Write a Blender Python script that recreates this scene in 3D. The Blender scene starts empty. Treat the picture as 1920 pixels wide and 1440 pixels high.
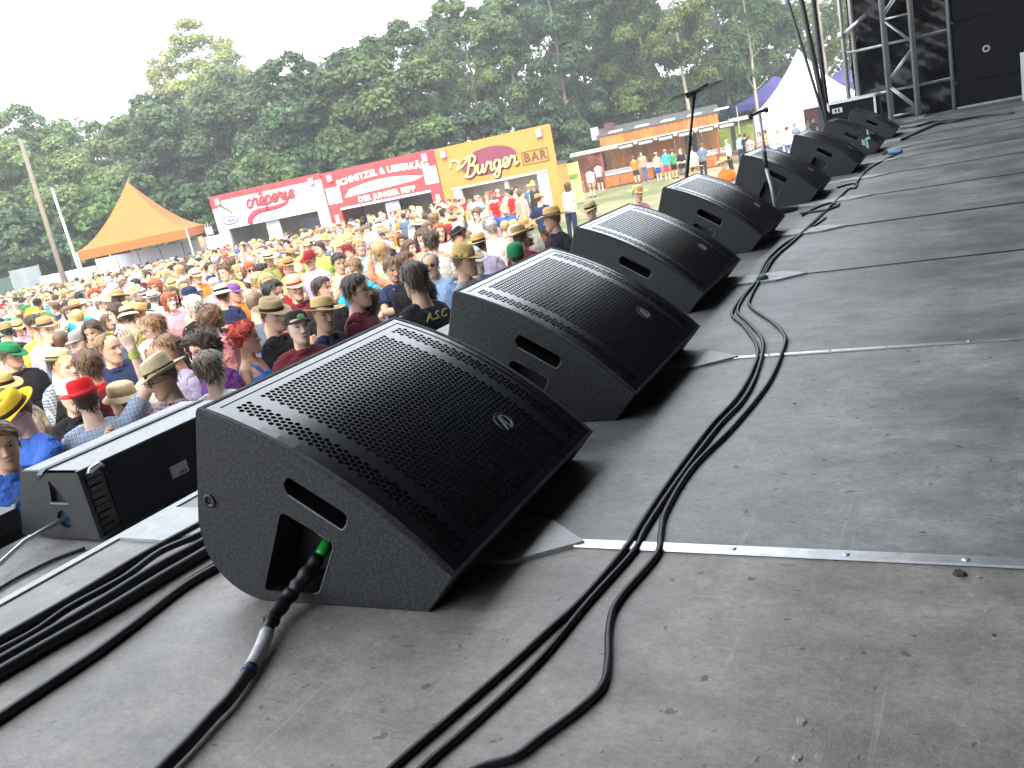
import bpy, bmesh, math, random
import numpy as np
from mathutils import Matrix, Vector

random.seed(7)
rng = np.random.default_rng(11)
scn = bpy.context.scene
COL = scn.collection
R = math.radians

# ------------------------------------------------------------------ camera
CAM = np.array([[0.45912555, -0.31871862, 0.82922986],
                [-0.86530964, 0.05086058, 0.49865061],
                [-0.20110434, -0.94648384, -0.2524389]])      # columns: image right, image down, view
EYE = np.array([0.0, 0.0, 0.64])
FPX = 1620.0
cam_d = bpy.data.cameras.new('camera')
cam = bpy.data.objects.new('camera', cam_d)
COL.objects.link(cam)
cam_d.sensor_width = 36.0
cam_d.lens = FPX / 1920 * 36.0
cam_d.clip_start = 0.05
cam_d.clip_end = 2000
m4 = Matrix.Identity(4)
for i in range(3):
    m4[i][0] = CAM[i, 0]; m4[i][1] = -CAM[i, 1]; m4[i][2] = -CAM[i, 2]; m4[i][3] = EYE[i]
cam.matrix_world = m4
scn.camera = cam

# ------------------------------------------------------------------ sky, sun, exposure
SUN_EL, SUN_AZ = 50.0, 205.0        # azimuth of the direction to the sun, counter-clockwise from +X
world = bpy.data.worlds.new('World')
scn.world = world
world.use_nodes = True
wn = world.node_tree
for n in list(wn.nodes):
    wn.nodes.remove(n)
wo = wn.nodes.new('ShaderNodeOutputWorld')
bg = wn.nodes.new('ShaderNodeBackground')
sky = wn.nodes.new('ShaderNodeTexSky')
sky.sky_type = 'NISHITA'
sky.sun_disc = False
sky.sun_elevation = R(SUN_EL)
sky.sun_rotation = R(90 - SUN_AZ)
sky.altitude = 200
sky.air_density = 1.0
sky.dust_density = 4.0
sky.ozone_density = 1.0
mixs = wn.nodes.new('ShaderNodeMix')
mixs.data_type = 'RGBA'
mixs.inputs[0].default_value = 0.72
mixs.inputs[7].default_value = (10.2, 10.8, 11.4, 1)          # thin bright overcast over the blue
wn.links.new(sky.outputs[0], mixs.inputs[6])
wn.links.new(mixs.outputs[2], bg.inputs[0])
bg.inputs[1].default_value = 0.15
wn.links.new(bg.outputs[0], wo.inputs[0])

sun_d = bpy.data.lights.new('sun', 'SUN')
sun = bpy.data.objects.new('sun', sun_d)
COL.objects.link(sun)
sun_d.energy = 2.0
sun_d.angle = R(9)
sun_d.color = (1.0, 0.85, 0.62)
sv = Vector((math.cos(R(SUN_AZ)) * math.cos(R(SUN_EL)), math.sin(R(SUN_AZ)) * math.cos(R(SUN_EL)), math.sin(R(SUN_EL))))
sun.rotation_euler = sv.to_track_quat('Z', 'Y').to_euler()
scn.view_settings.view_transform = 'Standard'
scn.view_settings.look = 'None'
scn.view_settings.gamma = 1
scn.view_settings.use_curve_mapping = False
scn.view_settings.exposure = 1.48
scn.render.engine = 'CYCLES'
scn.cycles.use_denoising = True
scn.cycles.max_bounces = 6
scn.cycles.transparent_max_bounces = 6
scn.cycles.caustics_reflective = False
scn.cycles.caustics_refractive = False

# ------------------------------------------------------------------ helpers
def pix(u, v, d):
    """world point seen at pixel (u,v) of the 1920x1440 photograph at depth d"""
    return EYE + CAM @ np.array([u - 960, v - 720, FPX]) / FPX * d

def ray_z(u, v, z):
    r = CAM @ np.array([u - 960, v - 720, FPX])
    return EYE + r * ((z - EYE[2]) / r[2])

def ray_x(u, v, x):
    r = CAM @ np.array([u - 960, v - 720, FPX])
    return EYE + r * ((x - EYE[0]) / r[0])

def project(p):
    c = CAM.T @ (np.asarray(p, float) - EYE)
    return 960 + FPX * c[0] / c[2], 720 + FPX * c[1] / c[2], c[2]

def gz(x, y):
    return -1.86 - 0.0205 * min(max(0.0, math.hypot(x, y) - 7), 46)

class MB:
    """collects shapes, then links them as ONE mesh object"""
    def __init__(self):
        self.v = []; self.f = []; self.m = []; self.n = 0
    def add(self, V, F, mi=0):
        V = np.asarray(V, float).reshape(-1, 3)
        self.v.append(V)
        o = self.n
        for f in F:
            self.f.append([i + o for i in f]); self.m.append(mi)
        self.n += len(V)
        return self
    def box(self, x0, x1, y0, y1, z0, z1, mi=0):
        V = [(x0, y0, z0), (x1, y0, z0), (x1, y1, z0), (x0, y1, z0), (x0, y0, z1), (x1, y0, z1), (x1, y1, z1), (x0, y1, z1)]
        return self.add(V, [(0, 3, 2, 1), (4, 5, 6, 7), (0, 1, 5, 4), (1, 2, 6, 5), (2, 3, 7, 6), (3, 0, 4, 7)], mi)
    def tube(self, pts, r, n=8, mi=0, cap=True):
        V, F = tube(pts, r, n, cap)
        return self.add(V, F, mi)
    def prism(self, poly, axis_lo, axis_hi, fn, mi=0):
        """poly: list of 2d; fn(a,b,t)->3d"""
        k = len(poly)
        V = [fn(a, b, axis_lo) for a, b in poly] + [fn(a, b, axis_hi) for a, b in poly]
        F = [tuple(range(k))[::-1], tuple(range(k, 2 * k))] + [(i, (i + 1) % k, k + (i + 1) % k, k + i) for i in range(k)]
        return self.add(V, F, mi)
    def lathe(self, prof, n=16, c=(0, 0, 0), mi=0):
        V = []; F = []
        for r, z in prof:
            for i in range(n):
                a = 2 * math.pi * i / n
                V.append((c[0] + r * math.cos(a), c[1] + r * math.sin(a), c[2] + z))
        for j in range(len(prof) - 1):
            for i in range(n):
                F.append((j * n + i, j * n + (i + 1) % n, (j + 1) * n + (i + 1) % n, (j + 1) * n + i))
        return self.add(V, F, mi)
    def mesh(self, name, mats=(), smooth=False):
        me = bpy.data.meshes.new(name)
        V = np.concatenate(self.v) if self.v else np.zeros((0, 3))
        me.from_pydata(V.tolist(), [], self.f)
        for m in mats:
            me.materials.append(m)
        if len(mats) > 1:
            me.polygons.foreach_set('material_index', self.m)
        if smooth:
            me.polygons.foreach_set('use_smooth', [True] * len(me.polygons))
        me.update()
        return me
    def build(self, name, mats, parent=None, smooth=False, loc=None):
        if not isinstance(mats, (list, tuple)):
            mats = [mats]
        return link(name, self.mesh(name, mats, smooth), parent, loc)

def link(name, me, parent=None, loc=None):
    o = bpy.data.objects.new(name, me)
    COL.objects.link(o)
    if parent is not None:
        o.parent = parent
    if loc is not None:
        o.location = loc
    return o

def tube(pts, r, n=8, cap=True):
    P = np.asarray(pts, float)
    k = len(P)
    if np.isscalar(r):
        r = [r] * k
    T = np.gradient(P, axis=0)
    T /= np.linalg.norm(T, axis=1)[:, None] + 1e-12
    ref = np.array([0, 0, 1.0]) if abs(T[0][2]) < 0.9 else np.array([1.0, 0, 0])
    u = np.cross(ref, T[0]); u /= np.linalg.norm(u)
    V = []
    for i in range(k):
        u = u - T[i] * (u @ T[i]); u /= np.linalg.norm(u) + 1e-12
        w = np.cross(T[i], u)
        for j in range(n):
            a = 2 * math.pi * j / n
            V.append(P[i] + r[i] * (math.cos(a) * u + math.sin(a) * w))
    F = []
    for i in range(k - 1):
        for j in range(n):
            F.append((i * n + j, i * n + (j + 1) % n, (i + 1) * n + (j + 1) % n, (i + 1) * n + j))
    if cap:
        F.append(tuple(range(n))[::-1]); F.append(tuple(range((k - 1) * n, k * n)))
    return V, F

def smooth_path(pts, sub=6):
    P = np.asarray(pts, float)
    Q = np.vstack([2 * P[0] - P[1], P, 2 * P[-1] - P[-2]])
    out = []
    for i in range(1, len(Q) - 2):
        p0, p1, p2, p3 = Q[i - 1], Q[i], Q[i + 1], Q[i + 2]
        for s in range(sub):
            t = s / sub
            out.append(0.5 * ((2 * p1) + (p2 - p0) * t + (2 * p0 - 5 * p1 + 4 * p2 - p3) * t * t + (3 * p1 - p0 - 3 * p2 + p3) * t ** 3))
    out.append(P[-1])
    return np.array(out)

def thing(name, label, cat, loc=(0, 0, 0), rz=0.0, group=None):
    o = bpy.data.objects.new(name, None)
    o.empty_display_size = 0.2
    COL.objects.link(o)
    o.location = loc
    o.rotation_euler = (0, 0, rz)
    return tag(o, label, cat, group)

def tag(o, label=None, cat=None, group=None, kind=None):
    if label: o['label'] = label
    if cat: o['category'] = cat
    if group: o['group'] = group
    if kind: o['kind'] = kind
    return o

# ------------------------------------------------------------------ materials
MATS = {}
def mat(name, col=(0.5, 0.5, 0.5), rough=0.6, metal=0.0, spec=0.5, var=0.0, scale=8.0, bump=0.0, bscale=40.0, bdist=0.01, objcol=False,
        tint=None, trans=0.0, coords='Object', stretch=(1, 1, 1), emit=None):
    m = bpy.data.materials.new(name)
    m.use_nodes = True
    nt = m.node_tree
    b = nt.nodes['Principled BSDF']
    b.inputs['Roughness'].default_value = rough
    b.inputs['Metallic'].default_value = metal
    b.inputs['Specular IOR Level'].default_value = spec
    src = None
    if objcol:
        oi = nt.nodes.new('ShaderNodeObjectInfo')
        src = oi.outputs['Color']
    tc = nt.nodes.new('ShaderNodeTexCoord')
    mp = nt.nodes.new('ShaderNodeMapping')
    mp.inputs['Scale'].default_value = stretch
    nt.links.new(tc.outputs[coords], mp.inputs[0])
    if var > 0:
        nz = nt.nodes.new('ShaderNodeTexNoise')
        nz.inputs['Scale'].default_value = scale
        nz.inputs['Detail'].default_value = 6
        nz.inputs['Roughness'].default_value = 0.65
        nt.links.new(mp.outputs[0], nz.inputs['Vector'])
        mr = nt.nodes.new('ShaderNodeMapRange')
        mr.inputs[1].default_value = 0.25; mr.inputs[2].default_value = 0.75
        mr.inputs[3].default_value = 1 - var; mr.inputs[4].default_value = 1 + var
        nt.links.new(nz.outputs['Fac'], mr.inputs[0])
        vm = nt.nodes.new('ShaderNodeVectorMath'); vm.operation = 'MULTIPLY'
        if src is not None:
            nt.links.new(src, vm.inputs[0])
        else:
            vm.inputs[0].default_value = col[:3]
        nt.links.new(mr.outputs[0], vm.inputs[1])
        src = vm.outputs[0]
    if tint:
        at = nt.nodes.new('ShaderNodeVertexColor'); at.layer_name = tint
        mx = nt.nodes.new('ShaderNodeMix'); mx.data_type = 'RGBA'
        nt.links.new(at.outputs['Alpha'], mx.inputs[0])
        if src is not None:
            nt.links.new(src, mx.inputs[6])
        else:
            mx.inputs[6].default_value = (*col[:3], 1)
        nt.links.new(at.outputs['Color'], mx.inputs[7])
        src = mx.outputs[2]
    if src is not None:
        nt.links.new(src, b.inputs['Base Color'])
    else:
        b.inputs['Base Color'].default_value = (*col[:3], 1)
    if bump > 0:
        nb = nt.nodes.new('ShaderNodeTexNoise')
        nb.inputs['Scale'].default_value = bscale
        nb.inputs['Detail'].default_value = 4
        nt.links.new(mp.outputs[0], nb.inputs['Vector'])
        bp = nt.nodes.new('ShaderNodeBump')
        bp.inputs['Strength'].default_value = bump
        bp.inputs['Distance'].default_value = bdist
        nt.links.new(nb.outputs['Fac'], bp.inputs['Height'])
        nt.links.new(bp.outputs[0], b.inputs['Normal'])
    if emit:
        b.inputs['Emission Color'].default_value = (*emit[0], 1)
        b.inputs['Emission Strength'].default_value = emit[1]
    m.diffuse_color = (*col[:3], 1)
    MATS[name] = m
    return m

def deck_material():
    m = bpy.data.materials.new('deck_plywood')
    m.use_nodes = True
    nt = m.node_tree; L = nt.links.new; N = nt.nodes.new
    b = nt.nodes['Principled BSDF']
    tc = N('ShaderNodeTexCoord'); oi = N('ShaderNodeObjectInfo')
    mp = N('ShaderNodeMapping'); L(tc.outputs['Object'], mp.inputs[0])
    off = N('ShaderNodeVectorMath'); off.operation = 'MULTIPLY_ADD'
    cmb = N('ShaderNodeCombineXYZ')
    L(oi.outputs['Random'], cmb.inputs[0]); L(oi.outputs['Random'], cmb.inputs[1])
    L(cmb.outputs[0], off.inputs[0]); off.inputs[1].default_value = (37, 53, 11); L(mp.outputs[0], off.inputs[2])
    def noise(scale, detail, rough, stretch=(1, 1, 1)):
        mm = N('ShaderNodeMapping'); mm.inputs['Scale'].default_value = stretch
        L(off.outputs[0], mm.inputs[0])
        z = N('ShaderNodeTexNoise'); z.inputs['Scale'].default_value = scale; z.inputs['Detail'].default_value = detail
        z.inputs['Roughness'].default_value = rough
        L(mm.outputs[0], z.inputs['Vector'])
        return z.outputs['Fac']
    def ramp(fac, stops):
        r = N('ShaderNodeValToRGB')
        e = r.color_ramp.elements
        e[0].position, e[0].color = stops[0][0], (*stops[0][1], 1)
        e[1].position, e[1].color = stops[-1][0], (*stops[-1][1], 1)
        for p, c in stops[1:-1]:
            q = e.new(p); q.color = (*c, 1)
        L(fac, r.inputs[0])
        return r.outputs[0]
    def mix(fac, a, bb, mode='MIX'):
        x = N('ShaderNodeMix'); x.data_type = 'RGBA'; x.blend_type = mode
        if isinstance(fac, (int, float)): x.inputs[0].default_value = fac
        else: L(fac, x.inputs[0])
        L(a, x.inputs[6])
        if isinstance(bb, tuple): x.inputs[7].default_value = (*bb, 1)
        else: L(bb, x.inputs[7])
        return x.outputs[2]
    big = noise(2.2, 8, 0.62)
    base = ramp(big, [(0.3, (0.175, 0.165, 0.155)), (0.5, (0.22, 0.21, 0.20)), (0.7, (0.27, 0.26, 0.245))])
    mid = ramp(noise(9, 10, 0.7, (1, 0.55, 1)), [(0.35, (0.72, 0.72, 0.72)), (0.65, (1.25, 1.25, 1.25))])
    base = mix(1.0, base, mid, 'MULTIPLY')
    fine = ramp(noise(120, 8, 0.8, (1.3, 0.6, 1)), [(0.32, (0.72, 0.72, 0.72)), (0.68, (1.24, 1.24, 1.24))])
    base = mix(1.0, base, ramp(noise(34, 8, 0.75, (1, 0.7, 1)), [(0.36, (0.84, 0.84, 0.84)), (0.64, (1.14, 1.14, 1.14))]), 'MULTIPLY')
    base = mix(1.0, base, fine, 'MULTIPLY')
    # light scratches along the boards and scuffs
    scr = ramp(noise(26, 8, 0.6, (0.06, 2.4, 1)), [(0.63, (0, 0, 0)), (0.70, (0.4, 0.4, 0.4))])
    base = mix(scr, base, (0.36, 0.35, 0.33))
    scr2 = ramp(noise(17, 9, 0.6, (2.6, 0.08, 1)), [(0.65, (0, 0, 0)), (0.72, (0.4, 0.4, 0.4))])
    base = mix(scr2, base, (0.36, 0.35, 0.33))
    # dirt spots
    spots = ramp(noise(24, 3, 0.5), [(0.69, (0, 0, 0)), (0.72, (0.6, 0.6, 0.6))])
    base = mix(spots, base, (0.33, 0.30, 0.25))
    dark = ramp(noise(33, 3, 0.5), [(0.68, (0, 0, 0)), (0.70, (0.8, 0.8, 0.8))])
    base = mix(dark, base, (0.06, 0.055, 0.05))
    chips = ramp(noise(48, 4, 0.6, (1, .3, 1)), [(0.67, (0, 0, 0)), (0.695, (0.6, 0.6, 0.6))])
    base = mix(chips, base, (0.07, 0.06, 0.055))
    patch = ramp(noise(1.1, 4, 0.55), [(0.38, (0.80, 0.80, 0.80)), (0.62, (1.15, 1.15, 1.15))])
    base = mix(1.0, base, patch, 'MULTIPLY')
    # per-panel tint: warmer near boards, bluish sky sheen painted into the rest
    base = mix(1.0, base, oi.outputs['Color'], 'MULTIPLY')
    L(base, b.inputs['Base Color'])
    rr = N('ShaderNodeMapRange'); L(big, rr.inputs[0])
    rr.inputs[1].default_value = 0.3; rr.inputs[2].default_value = 0.7; rr.inputs[3].default_value = 0.36; rr.inputs[4].default_value = 0.6
    L(rr.outputs[0], b.inputs['Roughness'])
    b.inputs['Specular IOR Level'].default_value = 0.6
    bp = N('ShaderNodeBump'); bp.inputs['Strength'].default_value = 0.25; bp.inputs['Distance'].default_value = 0.004
    L(noise(120, 5, 0.7), bp.inputs['Height']); L(bp.outputs[0], b.inputs['Normal'])
    return m

def ground_material():
    m = bpy.data.materials.new('field_soil')
    m.use_nodes = True
    nt = m.node_tree; L = nt.links.new; N = nt.nodes.new
    b = nt.nodes['Principled BSDF']
    tc = N('ShaderNodeTexCoord')
    def noise(s, d=6):
        z = N('ShaderNodeTexNoise'); z.inputs['Scale'].default_value = s; z.inputs['Detail'].default_value = d
        L(tc.outputs['Object'], z.inputs['Vector']); return z.outputs['Fac']
    r = N('ShaderNodeValToRGB'); L(noise(0.16), r.inputs[0])
    e = r.color_ramp.elements
    e[0].position, e[0].color = 0.4, (0.30, 0.24, 0.15, 1)
    e[1].position, e[1].color = 0.62, (0.10, 0.13, 0.04, 1)
    r2 = N('ShaderNodeValToRGB'); L(noise(3.0, 8), r2.inputs[0])
    e = r2.color_ramp.elements
    e[0].position, e[0].color = 0.3, (0.75, 0.75, 0.75, 1)
    e[1].position, e[1].color = 0.7, (1.2, 1.2, 1.2, 1)
    x = N('ShaderNodeMix'); x.data_type = 'RGBA'; x.blend_type = 'MULTIPLY'; x.inputs[0].default_value = 1
    L(r.outputs[0], x.inputs[6]); L(r2.outputs[0], x.inputs[7])
    L(x.outputs[2], b.inputs['Base Color'])
    b.inputs['Roughness'].default_value = 0.95
    return m

def leaf_material(name, col, tr=0.4):
    m = bpy.data.materials.new(name)
    m.use_nodes = True
    nt = m.node_tree; L = nt.links.new; N = nt.nodes.new
    for n in list(nt.nodes): nt.nodes.remove(n)
    o = N('ShaderNodeOutputMaterial')
    at = N('ShaderNodeVertexColor'); at.layer_name = 'leaf'
    oi = N('ShaderNodeObjectInfo')
    mu = N('ShaderNodeMix'); mu.data_type = 'RGBA'; mu.blend_type = 'MULTIPLY'; mu.inputs[0].default_value = 1
    L(at.outputs['Color'], mu.inputs[6]); L(oi.outputs['Color'], mu.inputs[7])
    d = N('ShaderNodeBsdfPrincipled'); d.inputs['Roughness'].default_value = 0.55; d.inputs['Specular IOR Level'].default_value = 0.35
    t = N('ShaderNodeBsdfTranslucent')
    hs = N('ShaderNodeHueSaturation'); hs.inputs['Hue'].default_value = 0.48; hs.inputs['Value'].default_value = 1.3
    L(mu.outputs[2], hs.inputs['Color'])
    L(mu.outputs[2], d.inputs['Base Color']); L(hs.outputs[0], t.inputs['Color'])
    ms = N('ShaderNodeMixShader'); ms.inputs[0].default_value = tr
    L(d.outputs[0], ms.inputs[1]); L(t.outputs[0], ms.inputs[2]); L(ms.outputs[0], o.inputs[0])
    return m

def fabric_plaid():
    m = bpy.data.materials.new('plaid_cloth')
    m.use_nodes = True
    nt = m.node_tree; L = nt.links.new; N = nt.nodes.new
    b = nt.nodes['Principled BSDF']; b.inputs['Roughness'].default_value = 0.9
    tc = N('ShaderNodeTexCoord'); oi = N('ShaderNodeObjectInfo')
    out = oi.outputs['Color']
    for ax, sc, colr in (('X', 26.0, (0.75, 0.78, 0.8)), ('Z', 26.0, (0.75, 0.78, 0.8)), ('X', 57.0, (0.05, 0.07, 0.14)), ('Z', 57.0, (0.05, 0.07, 0.14))):
        w = N('ShaderNodeTexWave'); w.wave_type = 'BANDS'; w.bands_direction = ax
        w.inputs['Scale'].default_value = sc / 2; w.inputs['Distortion'].default_value = 0.6
        L(tc.outputs['Object'], w.inputs['Vector'])
        g = N('ShaderNodeMath'); g.operation = 'GREATER_THAN'; g.inputs[1].default_value = 0.72; L(w.outputs['Fac'], g.inputs[0])
        k = N('ShaderNodeMath'); k.operation = 'MULTIPLY'; k.inputs[1].default_value = 0.45; L(g.outputs[0], k.inputs[0])
        x = N('ShaderNodeMix'); x.data_type = 'RGBA'; L(k.outputs[0], x.inputs[0]); L(out, x.inputs[6]); x.inputs[7].default_value = (*colr, 1)
        out = x.outputs[2]
    L(out, b.inputs['Base Color'])
    return m

def wood_material(name, c0, c1, scale=6):
    m = mat(name, c0, 0.55, var=0.0)
    nt = m.node_tree; L = nt.links.new; N = nt.nodes.new
    b = nt.nodes['Principled BSDF']
    tc = N('ShaderNodeTexCoord'); oi = N('ShaderNodeObjectInfo')
    mp = N('ShaderNodeMapping'); mp.inputs['Scale'].default_value = (6, 6, 0.5)
    ad = N('ShaderNodeVectorMath'); ad.operation = 'ADD'
    L(tc.outputs['Object'], ad.inputs[0]); L(oi.outputs['Random'], ad.inputs[1]); L(ad.outputs[0], mp.inputs[0])
    z = N('ShaderNodeTexNoise'); z.inputs['Scale'].default_value = scale; z.inputs['Detail'].default_value = 8; L(mp.outputs[0], z.inputs['Vector'])
    r = N('ShaderNodeValToRGB'); L(z.outputs['Fac'], r.inputs[0])
    e = r.color_ramp.elements
    e[0].position, e[0].color = 0.3, (*c0, 1); e[1].position, e[1].color = 0.7, (*c1, 1)
    hv = N('ShaderNodeHueSaturation'); L(r.outputs[0], hv.inputs['Color'])
    mr = N('ShaderNodeMapRange'); mr.inputs[3].default_value = 0.7; mr.inputs[4].default_value = 1.25; L(oi.outputs['Random'], mr.inputs[0])
    L(mr.outputs[0], hv.inputs['Value'])
    L(hv.outputs[0], b.inputs['Base Color'])
    return m

DECK = deck_material()
ALU = mat('aluminium', (0.62, 0.63, 0.64), 0.38, 0.85, var=0.2, scale=30, bump=0.05)
ALU_PLATE = mat('pale_plate', (0.44, 0.45, 0.45), 0.55, 0.2, var=0.18, scale=25, bump=0.08)
STEEL = mat('galvanised_steel', (0.5, 0.52, 0.53), 0.42, 0.8, var=0.25, scale=14)
CAB = mat('speckled_cabinet_paint', (0.017, 0.0185, 0.0215), 0.6, spec=0.45, var=0.95, scale=170, bump=0.3, bscale=300)
for _n in CAB.node_tree.nodes:
    if _n.type == 'MAP_RANGE':
        _n.inputs[1].default_value, _n.inputs[2].default_value, _n.inputs[3].default_value, _n.inputs[4].default_value = .44, .62, .55, 2.3
GRILLE = mat('black_perforated_steel', (0.004, 0.0055, 0.009), 0.24, 0.0, spec=0.9, var=0.25, scale=30)
GRILLE.node_tree.nodes['Principled BSDF'].inputs['Coat Weight'].default_value = 0.7
GRILLE.node_tree.nodes['Principled BSDF'].inputs['Coat Roughness'].default_value = 0.18
FOAM = mat('black_foam', (0.004, 0.004, 0.006), 0.95, spec=0.1)
BLACK = mat('black_plastic', (0.012, 0.012, 0.014), 0.45, var=0.2, scale=30)
RUBBER = mat('black_rubber_cable', (0.012, 0.012, 0.015), 0.42, spec=0.5, var=0.2, scale=60)
DRAPE = mat('black_drape', (0.008, 0.008, 0.011), 0.85, spec=0.2, var=0.4, scale=3, bump=0.4, bscale=5)
FOIL = mat('shiny_black_foil', (0.006, 0.006, 0.008), 0.30, spec=0.45, var=0.3, scale=6, bump=1.0, bscale=9)
BPANEL = mat('black_board', (0.005, 0.005, 0.009), 0.65, spec=0.2, var=0.35, scale=5, bump=0.1)
WHITE = mat('white_paint', (0.75, 0.76, 0.76), 0.5, var=0.08, scale=6)
WHITE_TEXT = mat('white_print', (0.85, 0.85, 0.85), 0.6)
GREEN_PLUG = mat('green_plug', (0.02, 0.42, 0.07), 0.35)
TAPE_GREY = mat('silver_tape', (0.5, 0.5, 0.5), 0.4, var=0.35, scale=60)
TAPE_TEAL = mat('pale_teal_tape', (0.35, 0.62, 0.6), 0.5, var=0.3, scale=40)
LEAF = leaf_material('leaf_green', (0.06, 0.1, 0.03), 0.3)
BARK = mat('bark', (0.16, 0.13, 0.10), 0.9, var=0.4, scale=5, bump=0.6, bscale=12, stretch=(1, 1, 0.25))
PALE_BARK = mat('pale_bark', (0.36, 0.32, 0.25), 0.9, var=0.3, scale=5, bump=0.5, bscale=12, stretch=(1, 1, 0.25))
SKIN = mat('skin', (0.5, 0.33, 0.25), 0.5, spec=0.35, objcol=True, var=0.1, scale=9, tint='tint')
CLOTH = mat('cloth', (0.5, 0.5, 0.5), 0.9, spec=0.2, objcol=True, var=0.16, scale=7, bump=0.9, bscale=9, bdist=0.05)
PLAID = fabric_plaid()
HAIR = mat('hair', (0.1, 0.06, 0.03), 0.5, spec=0.4, objcol=True, var=0.5, scale=16, bump=0.9, bscale=34, stretch=(1, 1, 0.35))
STRAW = mat('straw', (0.6, 0.45, 0.22), 0.8, objcol=True, var=0.22, scale=60, bump=0.5, bscale=120)
FELT = mat('felt', (0.1, 0.1, 0.1), 0.85, spec=0.2, objcol=True, var=0.2, scale=12)
DARK_GLASS = mat('dark_lens', (0.01, 0.01, 0.012), 0.15)

# ------------------------------------------------------------------ ground and the stage
def build_ground():
    mb = MB()
    n = 90
    xs = np.concatenate([np.linspace(-60, 80, 71), np.array([100, 130, 170])])
    xs = np.concatenate([np.array([-140, -100, -80]), xs])
    ys = np.concatenate([np.array([-120, -80, -50, -30]), np.linspace(-20, 90, 56), np.array([110, 140, 170])])
    V = []
    for y in ys:
        for x in xs:
            z = gz(x, y)
            if -60 < x < 80 and -20 < y < 90:
                z += 0.03 * math.sin(x * 1.3 + y * 0.7) * math.sin(y * 0.9)
            V.append((x, y, z))
    nx = len(xs)
    F = [(j * nx + i, j * nx + i + 1, (j + 1) * nx + i + 1, (j + 1) * nx + i) for j in range(len(ys) - 1) for i in range(nx - 1)]
    mb.add(V, F)
    o = mb.build('ground', ground_material(), smooth=True)
    tag(o, kind='structure', label='trampled sandy field with patches of grass')
build_ground()

SEAM0, PITCH = 1.162, 1.055
EDGE_Y = 1.735
def build_stage():
    st = bpy.data.objects.new('stage', None); COL.objects.link(st)
    tag(st, kind='structure', label='grey plywood stage deck with aluminium joint strips')
    for k in range(-6, 14):
        x0 = SEAM0 + PITCH * (k - 1); x1 = x0 + PITCH
        for (y0, y1) in ((-1.9, EDGE_Y), (-5.5, -1.9), (-9.1, -5.5)):
            dz = random.uniform(-0.0012, 0.0012)
            mb = MB()
            a0, a1, b0, b1 = x0 + 0.0035, x1 - 0.0035, y0 + 0.003, y1 - (0 if y1 > 1 else 0.003)
            c = 0.0025
            V = [(a0, b0, -0.05), (a1, b0, -0.05), (a1, b1, -0.05), (a0, b1, -0.05),
                 (a0, b0, dz - c), (a1, b0, dz - c), (a1, b1, dz - c), (a0, b1, dz - c),
                 (a0 + c, b0 + c, dz), (a1 - c, b0 + c, dz), (a1 - c, b1 - c, dz), (a0 + c, b1 - c, dz)]
            F = [(0, 3, 2, 1), (8, 9, 10, 11)]
            for i in range(4):
                j = (i + 1) % 4
                F += [(i, j, 4 + j, 4 + i), (4 + i, 4 + j, 8 + j, 8 + i)]
            mb.add(V, F)
            o = mb.build('deck_panel', DECK, st)
            q = random.uniform(.94, 1.04)
            o.color = (1.08 * q, 1.02 * q, .97 * q, 1) if k <= 0 else (.94 * q, 1.0 * q, 1.01 * q, 1)  # near panels have a warm tone; cool tint beyond paints in sky sheen
    # dark underside so the joints read as gaps
    mb = MB(); mb.box(-6.2, 14.8, -9.1, EDGE_Y - 0.02, -0.25, -0.055)
    mb.build('deck_frame', BLACK, st)
    mb = MB(); mb.box(-6.2, 14.8, EDGE_Y + 0.003, EDGE_Y + 0.028, -0.25, 0.004)
    mb.build('edge_profile', ALU_PLATE, st)
    # lower ledge before the stage edge
    mb = MB(); mb.box(-6.2, 14.8, EDGE_Y + 0.03, 2.46, -0.16, -0.117)
    mb.build('front_ledge', DECK, st)
    mb = MB(); mb.box(-6.2, 14.8, 2.42, 2.455, -2.1, -0.162)
    mb.build('front_skirt', DRAPE, st)
    # joint strips
    for k in range(0, 12):
        x = SEAM0 + PITCH * k
        w = 0.013 if k == 0 else (0.009 if k == 1 else 0.004)
        mb = MB()
        V = [(x - w, -1.9, 0.0018), (x + w, -1.9, 0.0018), (x + w, 0.64, 0.0018), (x - w, 0.64, 0.0018),
             (x - w + .002, -1.9, 0.0045), (x + w - .002, -1.9, 0.0045), (x + w - .002, 0.64, 0.0045), (x - w + .002, 0.64, 0.0045)]
        mb.add(V, [(4, 5, 6, 7), (0, 1, 5, 4), (1, 2, 6, 5), (2, 3, 7, 6), (3, 0, 4, 7)])
        s = mb.build('joint_strip', ALU if k < 2 else BLACK, st)
        if k < 2:
            for j in range(9):
                y = 0.56 - j * 0.16 + random.uniform(-.03, .03)
                sb = MB(); sb.lathe([(0.0, 0.0062), (0.0035, 0.006), (0.0055, 0.0045)], 8, (x + random.uniform(-.002, .002), y, 0))
                sb.build('screw', STEEL, s)
        # hexagonal cover plates at the deck corners
        for yc, hl in ((0.83, 0.205), (1.60, 0.13)):
            mb = MB()
            hw = 0.078
            poly = [(0, -hl), (hw, -hl + .1), (hw, hl - .1), (0, hl), (-hw, hl - .1), (-hw, -hl + .1)]
            if yc > 1.2:
                poly = [(0, -hl), (hw, -hl + .1), (hw, hl), (-hw, hl), (-hw, -hl + .1)]
            mb.prism([(x + a, yc + b) for a, b in poly], 0.0, 0.0075, lambda a, b, t: (a, b, t))
            p = mb.build('cover_plate', ALU_PLATE, st)
            sb = MB(); sb.lathe([(0.0, 0.0072), (0.012, 0.0075), (0.016, 0.0095), (0.02, 0.0075)], 10, (x, yc - hl * 0.35, 0.0))
            sb.build('bolt', STEEL, p)
    return st
build_stage()

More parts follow.
